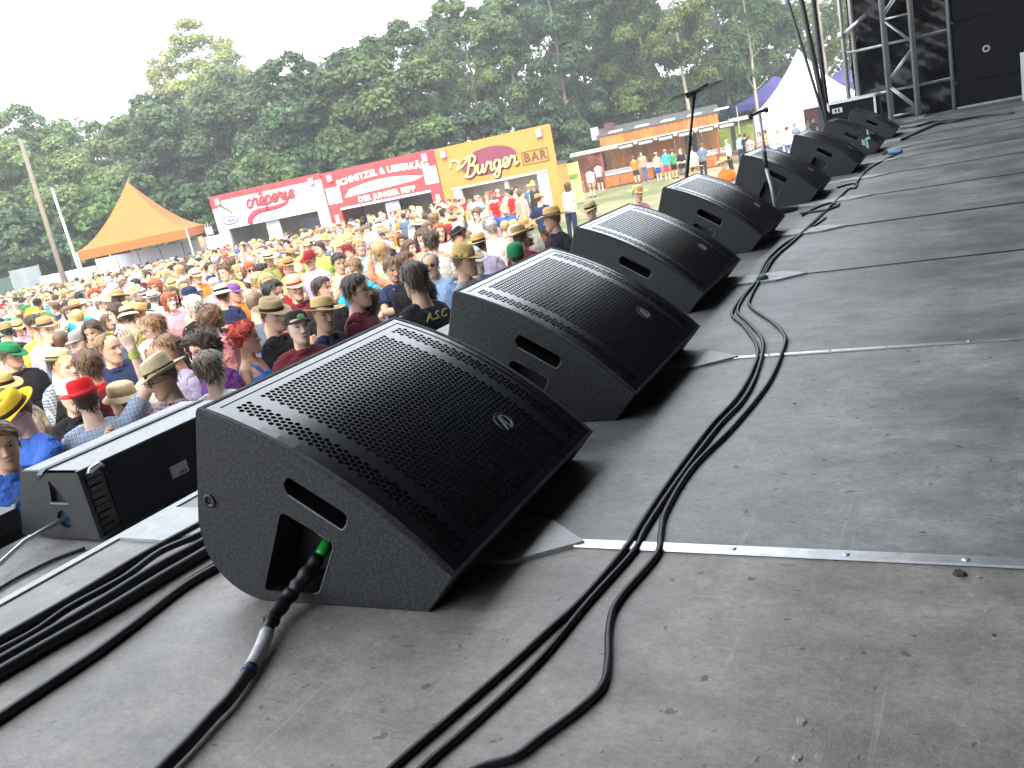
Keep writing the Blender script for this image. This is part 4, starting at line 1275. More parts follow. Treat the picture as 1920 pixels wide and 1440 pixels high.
# ---- hair (head space)
def hair_mesh(style, seed=0):
    rg = random.Random(seed)
    P1, P2, P3 = rg.uniform(0, 6), rg.uniform(0, 6), rg.uniform(0, 6)
    n = 40
    low = {'long': -.26, 'bob': -.12}.get(style.replace('_hat', ''), -.075)
    zs = list(np.linspace(low, .09, 22 if style[:3] in ('lon', 'bob') else 16)) + [.098, .106, .112, .117, .1195]
    def line(phi):
        a = abs(math.degrees(phi))
        base = np.interp(a, [0, 35, 62, 80, 95, 125, 180], [.078, .072, .050, .010, .005, -.045, -.062])
        if style.startswith('receding'): base = np.interp(a, [0, 35, 62, 80, 95, 125, 180], [.108, .112, .085, .015, .005, -.045, -.055])
        if style.startswith('bob'): base = np.interp(a, [0, 40, 60, 72, 95, 180], [.066, .060, .03, -.10, -.115, -.115])
        if style.startswith('long'): base = np.interp(a, [0, 40, 62, 75, 100, 180], [.080, .068, .03, -.20, -.24, -.25])
        if style.startswith('curly'): base = np.interp(a, [0, 40, 60, 72, 95, 180], [.072, .060, .02, -.06, -.085, -.09])
        return base
    flat = style.endswith('_hat'); style = style.replace('_hat', '')
    thick = {'short': .015, 'buzz': .005, 'under': .004, 'receding': .010, 'bob': .026, 'long': .026, 'curly': .052, 'spiky': .030}[style]
    V = []; ok = []
    for z in zs:
        for i in range(n):
            phi = 2 * math.pi * i / n - math.pi
            zz = max(z, -.118 if style in ('long', 'bob') else -.11)
            d = z - line(phi)
            t = max(0.0, min(1.0, (d + .004) / .03)); t = t * t * (3 - 2 * t)
            w = math.sin(5 * phi + P1 + z * 30) * .5 + math.sin(11 * phi + P2 + z * 55) * .3 + math.sin(19 * phi + P3 - z * 80) * .25
            if style == 'curly': w = math.sin(7 * phi + P1) * math.sin(z * 70 + P2) * .5 + math.sin(13 * phi + P3) * math.sin(z * 130 + P1) * .5
            amp = {'curly': .017, 'spiky': .016, 'short': .006, 'bob': .006, 'long': .007}.get(style, .002)
            off = -.002 + t * (thick + (.008 if style in ('short', 'receding') and z > .05 else 0)) + amp * w * t
            if style == 'spiky' and z < .03: off = -.002 + t * .010
            if flat and z > .03: off = min(off, max(.004, .022 - (z - .03) * 1.2))
            p = head_pt(phi, zz, 0, False)
            if z < -.05 and style in ('long', 'bob'):
                q = head_pt(phi, -.05, 0, False); p = np.array([q[0] * (1 + .15 * (-.05 - z)), q[1] * 1.0 + (.012 if z < -.12 else 0), z])
            c = np.array([p[0] / .075, p[1] / .095, max(0, z) ** 2 / .0144 * 1.0]); c /= np.linalg.norm(c) + 1e-9
            V.append(p + c * off); ok.append(d > -.012)
    F = []
    for j in range(len(zs) - 1):
        for i in range(n):
            f = (j * n + i, j * n + (i + 1) % n, (j + 1) * n + (i + 1) % n, (j + 1) * n + i)
            if sum(ok[q] for q in f) >= 3: F.append(f)
    F.append(tuple(range((len(zs) - 1) * n, len(zs) * n)))
    # loose strands that break up the outline
    ns = {'buzz': 0, 'under': 160, 'receding': 240}.get(style, 420)
    for _ in range(ns):
        phi = rg.uniform(-math.pi, math.pi); z = rg.uniform(max(low, -.22), .118)
        if z < line(phi) + .004: continue
        if (flat or style == 'under') and z > .025: continue
        zz = max(z, -.118)
        p = head_pt(phi, max(zz, -.05) if style in ('long', 'bob') else zz, 0, False)
        if z < -.05 and style in ('long', 'bob'): p = np.array([p[0] * 1.02, p[1], z])
        c = np.array([p[0] / .075, p[1] / .095, max(0, z) ** 2 / .0144]); c /= np.linalg.norm(c) + 1e-9
        dn = np.array([0, 0, -1.0]) + np.array([rg.uniform(-.6, .6), rg.uniform(-.6, .6), 0]); dn = dn - c * (dn @ c) * .85; dn /= np.linalg.norm(dn) + 1e-9
        if style in ('spiky', 'curly'): dn = dn * .5 + c * .8 + np.array([rg.uniform(-.6, .6), rg.uniform(-.6, .6), rg.uniform(-.4, .6)]); dn /= np.linalg.norm(dn)
        L = rg.uniform(.025, .06) if style != 'long' else rg.uniform(.05, .11)
        if style in ('spiky', 'curly'): L *= .6
        a0 = p + c * (thick * rg.uniform(.7, 1.0) + .002 + (.008 if style == 'short' and z > .05 else 0)); a1 = a0 + dn * L + c * rg.uniform(-.004, .012)
        sd = np.cross(dn, c); sd = sd / (np.linalg.norm(sd) + 1e-9) * rg.uniform(.003, .007)
        mdl = (a0 + a1) / 2 + c * .005
        k0 = len(V); V += [a0 - sd, a0 + sd, mdl + sd * .8, mdl - sd * .8, a1]
        F += [(k0, k0 + 1, k0 + 2, k0 + 3), (k0 + 3, k0 + 2, k0 + 4)]
    me = mesh_from(V, F, 'hair', [HAIR])
    bm = bmesh.new(); bm.from_mesh(me)
    loose = [v for v in bm.verts if not v.link_faces]
    bmesh.ops.delete(bm, geom=loose, context='VERTS'); bm.to_mesh(me); bm.free()
    me.polygons.foreach_set('use_smooth', [True] * len(me.polygons))
    return me

# ---- hats (head space; crown sits on the head at z about .045)
def hat_mesh(kind):
    n = 28
    V = []; F = []
    ex = lambda r: (r * .93, r * 1.12)
    if kind in ('trilby', 'wide', 'fedora', 'bucket', 'cap', 'beanie'):
        spec = {'trilby': ([(.088, .0), (.087, .03), (.083, .065), (.074, .088), (.052, .096), (.0, .078)], .143, .016, .022),
                'fedora': ([(.088, .0), (.088, .04), (.084, .08), (.074, .104), (.05, .11), (.0, .086)], .155, .018, .014),
                'wide': ([(.088, .0), (.088, .04), (.085, .075), (.074, .096), (.05, .104), (.0, .092)], .185, .020, .002),
                'bucket': ([(.089, .0), (.088, .04), (.083, .066), (.066, .08), (.035, .086), (.0, .087)], .130, -.03, -.03),
                'cap': ([(.087, -.01), (.087, .03), (.080, .058), (.060, .078), (.03, .086), (.0, .087)], 0, 0, 0),
                'beanie': ([(.087, -.02), (.088, .03), (.081, .065), (.060, .088), (.03, .097), (.0, .098)], 0, 0, 0)}[kind]
        prof, br, side, front = spec
        rings = []
        if br:
            for q, t in enumerate((1.0, .97, .8, .5, .2, 0.0)):
                r = .088 + (br - .088) * t
                row = []
                for i in range(n):
                    a = 2 * math.pi * i / n
                    rx, ry = ex(r); x, y = rx * math.cos(a), ry * math.sin(a)
                    lift = side * math.cos(a) ** 2 + (front * (-1 if y < 0 else 1)) * math.sin(a) ** 2 if kind != 'bucket' else side
                    row.append((x, y + .004, lift * t ** 1.6 + (.003 if q > 0 else 0)))
                rings.append(row)
        for q, (r, z) in enumerate(prof):
            row = []
            for i in range(n):
                a = 2 * math.pi * i / n
                rx, ry = ex(r); x, y = rx * math.cos(a), ry * math.sin(a)
                zz = z
                if kind in ('trilby', 'fedora') and z > .07:
                    x *= 1 - .28 * max(0.0, -y / (ry + 1e-6)); zz = z - .012 * max(0.0, -math.sin(a)) + .006 * max(0, math.sin(a))
                row.append((x, y + .004, zz))
            rings.append(row)
        for row in rings: V += row
        for j in range(len(rings) - 1):
            for i in range(n): F.append((j * n + i, j * n + (i + 1) % n, (j + 1) * n + (i + 1) % n, (j + 1) * n + i))
        if br:      # underside of the brim
            b = len(V)
            for i in range(n): x, y, z = rings[0][i]; V.append((x * .99, y * .99, z - .003))
            for i in range(n): x, y, z = rings[5][i]; V.append((x * .97, y * .97, -.006))
            for i in range(n):
                F.append((i, b + i, b + (i + 1) % n, (i + 1) % n)); F.append((b + i, b + n + i, b + n + (i + 1) % n, b + (i + 1) % n))
        if kind == 'cap':
            b = len(V); m = 10
            for q, (k, dz) in enumerate(((0, .004), (.5, .006), (1, -.004), (1, -.008), (.5, .001), (0, -.002))):
                for i in range(m + 1):
                    a = R(-90 - 62 + 124 * i / m)
                    rx, ry = ex(.086)
                    x, y = rx * math.cos(a), ry * math.sin(a) + .004
                    V.append((x * (1 + .02 * k), y - .078 * k * max(.0, math.sin(math.pi * i / m)) ** .5, dz - .006 + .012 * (1 - (2 * i / m - 1) ** 2)))
            for q in range(5):
                for i in range(m): F.append((b + q * (m + 1) + i, b + q * (m + 1) + i + 1, b + (q + 1) * (m + 1) + i + 1, b + (q + 1) * (m + 1) + i))
    me = mesh_from([(x, y, z + .045) for x, y, z in V], F, 'hat')
    me.polygons.foreach_set('use_smooth', [True] * len(me.polygons))
    return me

def band_mesh():
    n = 28; V = []; F = []
    for r, z in ((.0885, .004), (.0895, .004), (.0892, .03), (.088, .03)):
        for i in range(n):
            a = 2 * math.pi * i / n; V.append((r * .93 * math.cos(a), r * 1.12 * math.sin(a) + .004, z + .045))
    for j in range(3):
        for i in range(n): F.append((j * n + i, j * n + (i + 1) % n, (j + 1) * n + (i + 1) % n, (j + 1) * n + i))
    me = mesh_from(V, F, 'hat_band', [FELT]); me.polygons.foreach_set('use_smooth', [True] * len(me.polygons)); return me

def glasses_mesh(dark):
    mb = MB()
    for s in (-1, 1):
        c = np.array([s * .032, -.098, .009])
        pts = [c + np.array([.021 * math.cos(a), .004 * abs(math.cos(a)) * 0, .0155 * math.sin(a)]) for a in np.linspace(0, 2 * math.pi, 14)]
        mb.tube(pts, .0022, 5)
        if dark:
            V = [c] + [c + np.array([.0205 * math.cos(a), .0005, .015 * math.sin(a)]) for a in np.linspace(0, 2 * math.pi, 13)[:-1]]
            mb.add(V, [(0, i + 1, (i + 1) % 12 + 1) for i in range(12)], 1)
        mb.tube([c + np.array([s * .021, 0, .004]), (s * .072, -.06, .006), (s * .08, .01, .004)], .002, 5)
    mb.tube([(-.012, -.1, .012), (0, -.104, .014), (.012, -.1, .012)], .002, 5)
    return mb.mesh('glasses', [BLACK, DARK_GLASS], True)

HAIRS = {k: [hair_mesh(k, q) for q in range(2)] for k in ('short', 'buzz', 'under', 'receding', 'bob', 'long', 'curly', 'spiky', 'long_hat', 'bob_hat', 'curly_hat')}
HATS = {}
for k in ('trilby', 'wide', 'fedora', 'bucket', 'cap', 'beanie'):
    HATS[k, 'straw'] = hat_mesh(k); HATS[k, 'straw'].materials.append(STRAW)
    HATS[k, 'felt'] = HATS[k, 'straw'].copy(); HATS[k, 'felt'].materials[0] = FELT
BAND = band_mesh()
GLASSES, SHADES = glasses_mesh(False), glasses_mesh(True)

def shoe_mesh():
    mb = MB()
    for s in (-1, 1):
        mb.tube([(s * .106, .062, .05), (s * .107, .03, .058), (s * .112, -.06, .05), (s * .116, -.14, .038), (s * .117, -.19, .03), (s * .117, -.205, .026)], [.03, .054, .05, .043, .032, .014], 10)
    return mb.mesh('shoes', [FELT], True)
SHOES = shoe_mesh()

SKINS = [(.70, .47, .37), (.64, .41, .31), (.74, .52, .43), (.58, .36, .26), (.68, .43, .34), (.52, .32, .23)]
HAIRC = {'dark brown': (.045, .028, .018), 'brown': (.11, .062, .034), 'black': (.012, .01, .01), 'blond': (.42, .29, .13), 'grey': (.26, .25, .24), 'white': (.6, .58, .55),
         'ginger': (.32, .07, .02), 'bright red': (.42, .035, .012), 'grey brown': (.17, .13, .10), 'light brown': (.2, .125, .065)}
SHIRTC = {'white': (.62, .62, .63), 'cream': (.54, .47, .34), 'maroon': (.14, .018, .03), 'light blue': (.30, .45, .66), 'navy': (.02, .03, .085), 'black': (.014, .014, .018),
          'red': (.55, .02, .03), 'pink': (.68, .3, .38), 'olive': (.26, .25, .08), 'lime green': (.36, .56, .1), 'turquoise': (.03, .34, .52), 'grey': (.3, .3, .31),
          'lavender': (.46, .42, .6), 'orange': (.7, .2, .03), 'royal blue': (.05, .14, .52), 'yellow': (.75, .55, .1), 'pale green': (.42, .58, .36), 'beige': (.5, .41, .29),
          'slate blue': (.12, .17, .25), 'purple': (.18, .06, .3), 'green': (.04, .28, .1), 'salmon': (.75, .3, .2)}
HATC = {'straw': (.50, .35, .14), 'pale straw': (.58, .49, .30), 'brown straw': (.36, .22, .09), 'yellow': (.60, .44, .03), 'red': (.6, .015, .02), 'green': (.015, .2, .08), 'black': (.015, .015, .017),
        'white': (.62, .62, .62), 'khaki': (.3, .24, .12), 'navy': (.02, .03, .09), 'purple': (.2, .08, .3), 'grey': (.25, .25, .26), 'dark red': (.2, .015, .02)}
PANTC = {'blue jeans': (.08, .13, .24), 'dark': (.02, .02, .025), 'tan': (.42, .32, .2), 'grey': (.2, .2, .2), 'leather': (.14, .07, .03), 'navy': (.02, .03, .07), 'royal blue': (.05, .1, .5), 'red': (.6, .08, .1), 'white': (.7, .7, .7)}

for i, (k, a) in enumerate({
        'man_a': ('down', 0, 0, 0, 0, 1.0), 'man_b': ('folded', 0, 18, -4, 3, .6), 'man_c': ('cup', 0, -20, 4, -3, 1.0), 'man_d': ('clap', 0, 8, -6, 2, 2.0),
        'man_e': ('hips', 0, -35, 2, 4, .8), 'man_f': ('down', 0, 40, 6, -2, 1.8), 'man_g': ('raise', 0, 5, -8, 2, 2.0), 'man_h': ('phone', 0, -8, 14, 0, .6), 'man_i': ('lean', 0, 0, 16, 4, 1.0),
        'woman_a': ('down', 1, 10, 0, 4, 2.0), 'woman_b': ('folded', 1, -25, 2, -3, 1.6), 'woman_c': ('clap', 1, -6, -4, -4, 2.0), 'woman_d': ('cup', 1, 30, 4, 2, 1.0), 'woman_e': ('phone', 1, 0, 8, -2, 1.2)}.items()):
    make_variant(k, *a)

def person(x, y, facing, label, variant, shirt, skind, hair=None, hstyle=None, hat=None, hkind=None, hmat='straw', band=None, glasses=None, pants='blue jeans', shortp=False,
           scale=1.0, plaid=False, skin=None, shoes=False, group='people in the festival crowd', low=0.0, simple=False):
    """facing: degrees, 0 = towards the camera, positive turns to the right of the picture"""
    v = VAR[variant]
    z = gz(x, y) - low
    yaw = math.atan2(EYE[1] - y, EYE[0] - x) + math.pi / 2 + R(facing)
    t = thing('person', label, 'person', (x, y, z), yaw, group)
    t.scale = (scale, scale, scale)
    t.rotation_euler = (R(random.uniform(-2, 4)), R(random.uniform(-3, 3)), yaw)
    b = link('body', v['body'], t); b.color = (*(skin or random.choice(SKINS)), 1)
    s = link('shirt', get_shirt(v, skind), t); s.color = (*SHIRTC[shirt], 1)
    if plaid:
        s.material_slots[0].link = 'OBJECT'; s.material_slots[0].material = PLAID
    p = link('trousers', get_pants(v, shortp), t); p.color = (*PANTC[pants], 1)
    if shoes:
        o = link('shoes', SHOES, t); c = random.choice([.02, .3, .6]); o.color = (c, c, c, 1)
    jz = random.uniform(-.006, .006)
    if hstyle:
        if hat: hstyle = {'long': 'long_hat', 'bob': 'bob_hat', 'curly': 'curly_hat', 'long_hat': 'long_hat'}.get(hstyle, 'under')
        h = link('hair', random.choice(HAIRS[hstyle]), t); h.matrix_local = v['H']; h.color = (*HAIRC[hair], 1)
    if hat:
        tilt = Matrix.Translation((0, .004, jz)) @ Matrix.Rotation(R(random.uniform(-6, 10)), 4, 'X') @ Matrix.Rotation(R(random.uniform(-6, 6)), 4, 'Y')
        h = link('hat', HATS[hkind, hmat], t); h.matrix_local = v['H'] @ tilt; c = HATC[hat]
        k = random.uniform(.88, 1.1); h.color = (c[0] * k, c[1] * k, c[2] * k, 1)
        if band:
            q = link('hat_band', BAND, h); q.color = (*band, 1)
        if hat == 'pattern': pass
    if glasses:
        g = link('sunglasses' if glasses == 'dark' else 'glasses', SHADES if glasses == 'dark' else GLASSES, t); g.matrix_local = v['H']
    return t

# ------------------------------------------------------------------ the crowd
def on_ground(u, v, h=1.63):
    """ground position of someone whose head centre (h above the ground) is seen at pixel (u,v)"""
    z = -2.1 + h
    for _ in range(8):
        p = ray_z(u, v, z)
        z = gz(p[0], p[1]) + h
    return p[0], p[1]

PLACED = []
HP = []
USED = set()
def hero(u, v, facing, label, variant, shirt, skind='short', hair='brown', hstyle='short', hat=None, hkind=None, hmat='straw', band=None, glasses=None, scale=1.0, h=None, **kw):
    hh = (h or 1.632) * scale
    x, y = on_ground(u, v, hh)
    PLACED.append((x, y)); USED.add(label); HP.append((u, v, project((x, y, 0))[2]))
    return person(x, y, facing, label, variant, shirt, skind, None, hair, hstyle, hat, hkind, hmat, band, glasses, scale=scale, **kw) if False else \
        person(x, y, facing, label, variant, shirt, skind, hair, hstyle, hat, hkind, hmat, band, glasses, scale=scale, **kw)

DK = (.02, .018, .018)
HEROES = [
    # front rows, from the left
    (52, 778, -58, 'person in royal blue shirt and yellow hat with dark sunglasses, leaning on the stage barrier', 'man_i', 'royal blue', 'short', 'dark brown', 'under', 'yellow', 'trilby', 'felt', DK, 'dark', 1.0, 1.60),
    (178, 742, 172, 'person seen from behind in bright red hat and blue plaid shirt, one arm raised', 'man_g', 'light blue', 'short', 'dark brown', 'under', 'red', 'trilby', 'felt', (.45, .06, .08), None, .98),
    (172, 690, -165, 'brown-haired person with red neck scarf behind the bright red hat', 'man_a', 'maroon', 'short', 'brown', 'short', None, None, None, None, None, 1.02),
    (309, 712, -62, 'person with glasses, straw hat with black band and dark plaid shirt at the stage front', 'man_h', 'maroon', 'long', 'brown', 'under', 'pale straw', 'fedora', 'straw', DK, 'clear', 1.0),
    (128, 744, 12, 'laughing person in pale cap and black top beside the bright red hat', 'woman_a', 'black', 'short', 'brown', 'bob_hat', 'white', 'cap', 'felt', None, None, .95),
    (127, 688, 18, 'smiling person with short blond hair and black top, left of the red hat', 'man_d', 'black', 'short', 'blond', 'buzz', None, None, None, None, None, .97),
    (77, 690, 48, 'person in blue plaid shirt and straw hat, right behind the yellow hat', 'man_b', 'slate blue', 'long', 'dark brown', 'under', 'pale straw', 'trilby', 'straw', DK, None, 1.0),
    (24, 668, 8, 'person in green hat and black T-shirt at the left edge of the photo', 'man_f', 'black', 'short', 'brown', 'under', 'green', 'trilby', 'felt', (.01, .1, .05), None, 1.02),
    (206, 656, 6, 'smiling short-haired person in plain navy T-shirt behind the red hat', 'man_f', 'navy', 'short', 'light brown', 'receding', None, None, None, None, None, 1.02),
    (191, 618, -8, 'dark-haired person looking at the stage over the smiling one in navy T-shirt', 'man_c', 'slate blue', 'short', 'dark brown', 'short', None, None, None, None, None, 1.02),
    (252, 592, 172, 'person seen from behind in olive shirt and straw hat with dark band', 'man_a', 'olive', 'short', 'brown', 'under', 'pale straw', 'bucket', 'straw', DK, None, 1.03),
    (299, 614, -52, 'sandy-haired person with glasses and black shirt beside the olive shirt', 'man_c', 'black', 'short', 'light brown', 'short', None, None, None, None, 'clear', 1.04),
    (298, 660, 20, 'white-haired person behind the straw hat with black band', 'man_b', 'white', 'short', 'white', 'receding', None, None, None, None, None, .97),
    (334, 658, -60, 'brown-haired person in lavender shirt beside the white-haired one', 'man_a', 'lavender', 'short', 'light brown', 'short', None, None, None, None, None, 1.0),
    (380, 656, -28, 'person with dark wavy hair and glasses in purple top', 'woman_b', 'purple', 'long', 'dark brown', 'curly', None, None, None, None, 'clear', .98),
    (380, 606, -150, 'person with big curly brown hair and pink top behind the one with glasses', 'woman_b', 'pink', 'short', 'brown', 'curly', None, None, None, None, None, .98),
    (418, 690, 150, 'grey-brown-haired person in white shirt seen from behind, next to the nearest monitor', 'woman_a', 'white', 'short', 'grey brown', 'short', None, None, None, None, None, .97),
    (474, 634, 62, 'person with bright red hair and bare shoulders in blue strap top', 'woman_d', 'royal blue', 'tank', 'bright red', 'spiky', None, None, None, None, None, .97),
    (547, 618, 2, 'person in black cap with green badge and maroon sweater, arms folded', 'man_b', 'maroon', 'long', 'dark brown', 'under', 'black', 'cap', 'felt', None, None, 1.0),
    (509, 594, 62, 'bearded person in khaki straw hat and black shirt, between red hair and black cap', 'man_c', 'black', 'short', 'dark brown', 'under', 'khaki', 'trilby', 'straw', DK, None, 1.03),
    (606, 590, 60, 'person in wide pale straw hat with black band and navy T-shirt above the nearest monitor', 'man_e', 'navy', 'short', 'light brown', 'under', 'straw', 'wide', 'straw', DK, None, 1.0),
    (652, 552, 70, 'person with glasses and short hair in plain maroon T-shirt', 'man_a', 'maroon', 'short', 'dark brown', 'short', None, None, None, None, 'clear', 1.05),
    (692, 572, 165, 'brown-haired person with bare neck seen from behind, left of the black crew jacket', 'woman_c', 'salmon', 'tank', 'brown', 'short', None, None, None, None, None, .97),
    (757, 533, -140, 'crew member in black jacket with yellow letters on the back', 'man_c', 'black', 'long', 'dark brown', 'short', None, None, None, None, None, 1.08),
    (668, 506, -30, 'person in turquoise T-shirt with bag strap, looking down', 'man_h', 'turquoise', 'short', 'light brown', 'short', None, None, None, None, None, 1.02),
    (777, 492, 4, 'smiling person with glasses and black jacket over white shirt', 'man_f', 'black', 'long', 'brown', 'short', None, None, None, None, 'clear', 1.03),
    (826, 494, -28, 'grey-haired person in sunglasses and light blue shirt', 'man_b', 'light blue', 'long', 'grey', 'receding', None, None, None, None, 'dark', 1.0),
    (813, 548, -30, 'person with dark reddish hair beside the black crew jacket', 'woman_b', 'navy', 'short', 'dark brown', 'bob', None, None, None, None, None, .98),
    (866, 492, 62, 'bearded person in crumpled straw hat and grey shirt beside the second monitor', 'man_a', 'grey', 'short', 'brown', 'under', 'straw', 'fedora', 'straw', None, None, 1.05),
    (902, 489, 5, 'smiling person in white hat and blue shirt beside the second monitor', 'man_f', 'royal blue', 'short', 'dark brown', 'under', 'white', 'trilby', 'straw', DK, None, 1.0),
    (911, 458, 165, 'person from behind in round straw hat and pale lavender shirt', 'man_a', 'lavender', 'short', 'brown', 'under', 'straw', 'wide', 'straw', DK, None, 1.0),
    (869, 443, -50, 'person in black hat with short brim above the crumpled straw hat', 'man_c', 'pink', 'short', 'brown', 'under', 'black', 'trilby', 'felt', (.05, .05, .05), None, 1.02),
    (977, 448, 140, 'person in brown straw hat with pale band and maroon shirt, behind the green cap', 'man_a', 'maroon', 'short', 'brown', 'under', 'brown straw', 'wide', 'straw', (.6, .5, .3), None, 1.0),
    (955, 484, 165, 'person in dark green knitted cap above the second monitor', 'man_b', 'light blue', 'short', 'dark brown', 'under', 'green', 'beanie', 'felt', None, None, .98),
    (921, 430, 150, 'grey-haired person in white shirt above the round straw hat', 'man_b', 'white', 'short', 'grey', 'receding', None, None, None, None, None, 1.0),
    (1044, 411, -60, 'person in straw hat and black shirt above the third monitor', 'man_e', 'black', 'short', 'brown', 'under', 'straw', 'wide', 'straw', DK, None, 1.06),
    (1102, 396, -30, 'person in small greenish straw hat above the third monitor', 'man_a', 'grey', 'short', 'brown', 'under', 'khaki', 'trilby', 'straw', DK, None, 1.0),
    (1184, 366, 40, 'person in sand-coloured hat just above the fourth monitor', 'man_c', 'pink', 'short', 'brown', 'under', 'straw', 'wide', 'straw', None, None, 1.0),
    (1303, 318, 60, 'person in wide pale hat between the fourth monitor and the tall music stand', 'man_a', 'beige', 'short', 'brown', 'under', 'pale straw', 'wide', 'straw', None, None, .99),
    (1366, 304, -40, 'person in flat straw hat left of the fifth monitor', 'man_a', 'orange', 'short', 'brown', 'under', 'straw', 'wide', 'straw', None, None, .99),
    (-22, 735, 25, 'person in beige straw hat half cut off by the left edge of the photo', 'man_b', 'cream', 'short', 'brown', 'under', 'straw', 'trilby', 'straw', DK, None, 1.0),
    (-14, 842, 20, 'person in blue shirt cut off by the left edge, in front of the yellow hat', 'man_c', 'royal blue', 'short', 'brown', 'short', None, None, None, None, None, .97),
    (242, 742, -150, 'person in maroon long-sleeved shirt seen from behind, right of the bright red hat', 'man_b', 'maroon', 'long', 'brown', 'under', 'pale straw', 'bucket', 'straw', None, None, .93),
    # middle of the crowd
    (404, 556, 160, 'person in white sun hat with dark pattern, seen from behind', 'woman_a', 'navy', 'short', 'dark brown', 'bob_hat', 'white', 'bucket', 'felt', DK, None, 1.03),
    (446, 548, 5, 'person in purple cap and bright orange T-shirt', 'man_f', 'orange', 'short', 'brown', 'under', 'purple', 'cap', 'felt', None, None, 1.0),
    (472, 570, 150, 'person with cropped grey hair and slate blue shirt seen from behind', 'man_a', 'slate blue', 'short', 'grey brown', 'buzz', None, None, None, None, None, 1.02),
    (516, 552, 58, 'bearded dark-haired person behind the khaki straw hat', 'man_c', 'salmon', 'short', 'black', 'short', None, None, None, None, None, 1.05),
    (553, 540, 15, 'person in pale straw hat with red trim and maroon shirt', 'man_a', 'maroon', 'short', 'brown', 'under', 'pale straw', 'trilby', 'straw', (.5, .03, .04), None, 1.02),
    (594, 548, 35, 'dark-haired person behind the wide pale straw hat', 'man_b', 'black', 'long', 'dark brown', 'short', None, None, None, None, None, 1.0),
    (629, 496, 25, 'dark-haired person with hand at the chin, left of the turquoise T-shirt', 'man_h', 'cream', 'short', 'dark brown', 'short', None, None, None, None, None, 1.04),
    (587, 488, -20, 'person in dark red hat and lavender shirt in mid crowd', 'man_c', 'lavender', 'short', 'brown', 'under', 'dark red', 'fedora', 'felt', None, None, 1.04),
    (552, 496, 0, 'person in brown felt hat and yellow shirt in mid crowd', 'man_b', 'yellow', 'short', 'brown', 'under', 'brown straw', 'wide', 'felt', DK, None, 1.0),
    (566, 466, 20, 'person with cap and lime green T-shirt below the white booth', 'man_a', 'lime green', 'short', 'brown', 'under', 'grey', 'cap', 'felt', None, None, 1.03),
    (597, 468, -30, 'dark-haired person in lime green T-shirt below the white booth', 'man_c', 'lime green', 'short', 'dark brown', 'short', None, None, None, None, None, 1.05),
    (637, 462, -10, 'person in pale straw hat and pale green T-shirt below the red booth', 'man_a', 'pale green', 'short', 'brown', 'under', 'straw', 'trilby', 'straw', None, None, 1.03),
    (655, 470, 60, 'person in dark red cap below the red booth', 'man_a', 'cream', 'short', 'brown', 'under', 'dark red', 'cap', 'felt', None, None, 1.0),
    (800, 458, 170, 'person with cropped dark hair and white shirt seen from behind, mid crowd', 'man_a', 'white', 'short', 'dark brown', 'short', None, None, None, None, None, 1.08),
    (741, 505, 20, 'person in navy shirt leaning over behind the turquoise T-shirt', 'man_i', 'navy', 'short', 'brown', 'short', None, None, None, None, None, 1.0),
    (462, 470, 5, 'person in pink shirt below the left corner of the white booth', 'man_b', 'pink', 'short', 'light brown', 'short', None, None, None, None, None, 1.05),
    (320, 566, 20, 'person with bright orange-blond hair and pink top', 'woman_a', 'pink', 'short', 'ginger', 'bob', None, None, None, None, None, 1.0),
    (290, 560, 170, 'person in white hat and white shirt seen from behind', 'man_b', 'white', 'long', 'grey', 'under', 'white', 'trilby', 'straw', DK, None, 1.0),
    (118, 640, 160, 'person with cropped hair and purple-grey shirt seen from behind, left part of crowd', 'man_a', 'slate blue', 'short', 'brown', 'buzz', None, None, None, None, None, 1.0),
    (155, 640, -30, 'person in grey cap and white shirt beside the smiling one in navy', 'man_c', 'white', 'short', 'brown', 'under', 'grey', 'cap', 'felt', None, None, .98),
]
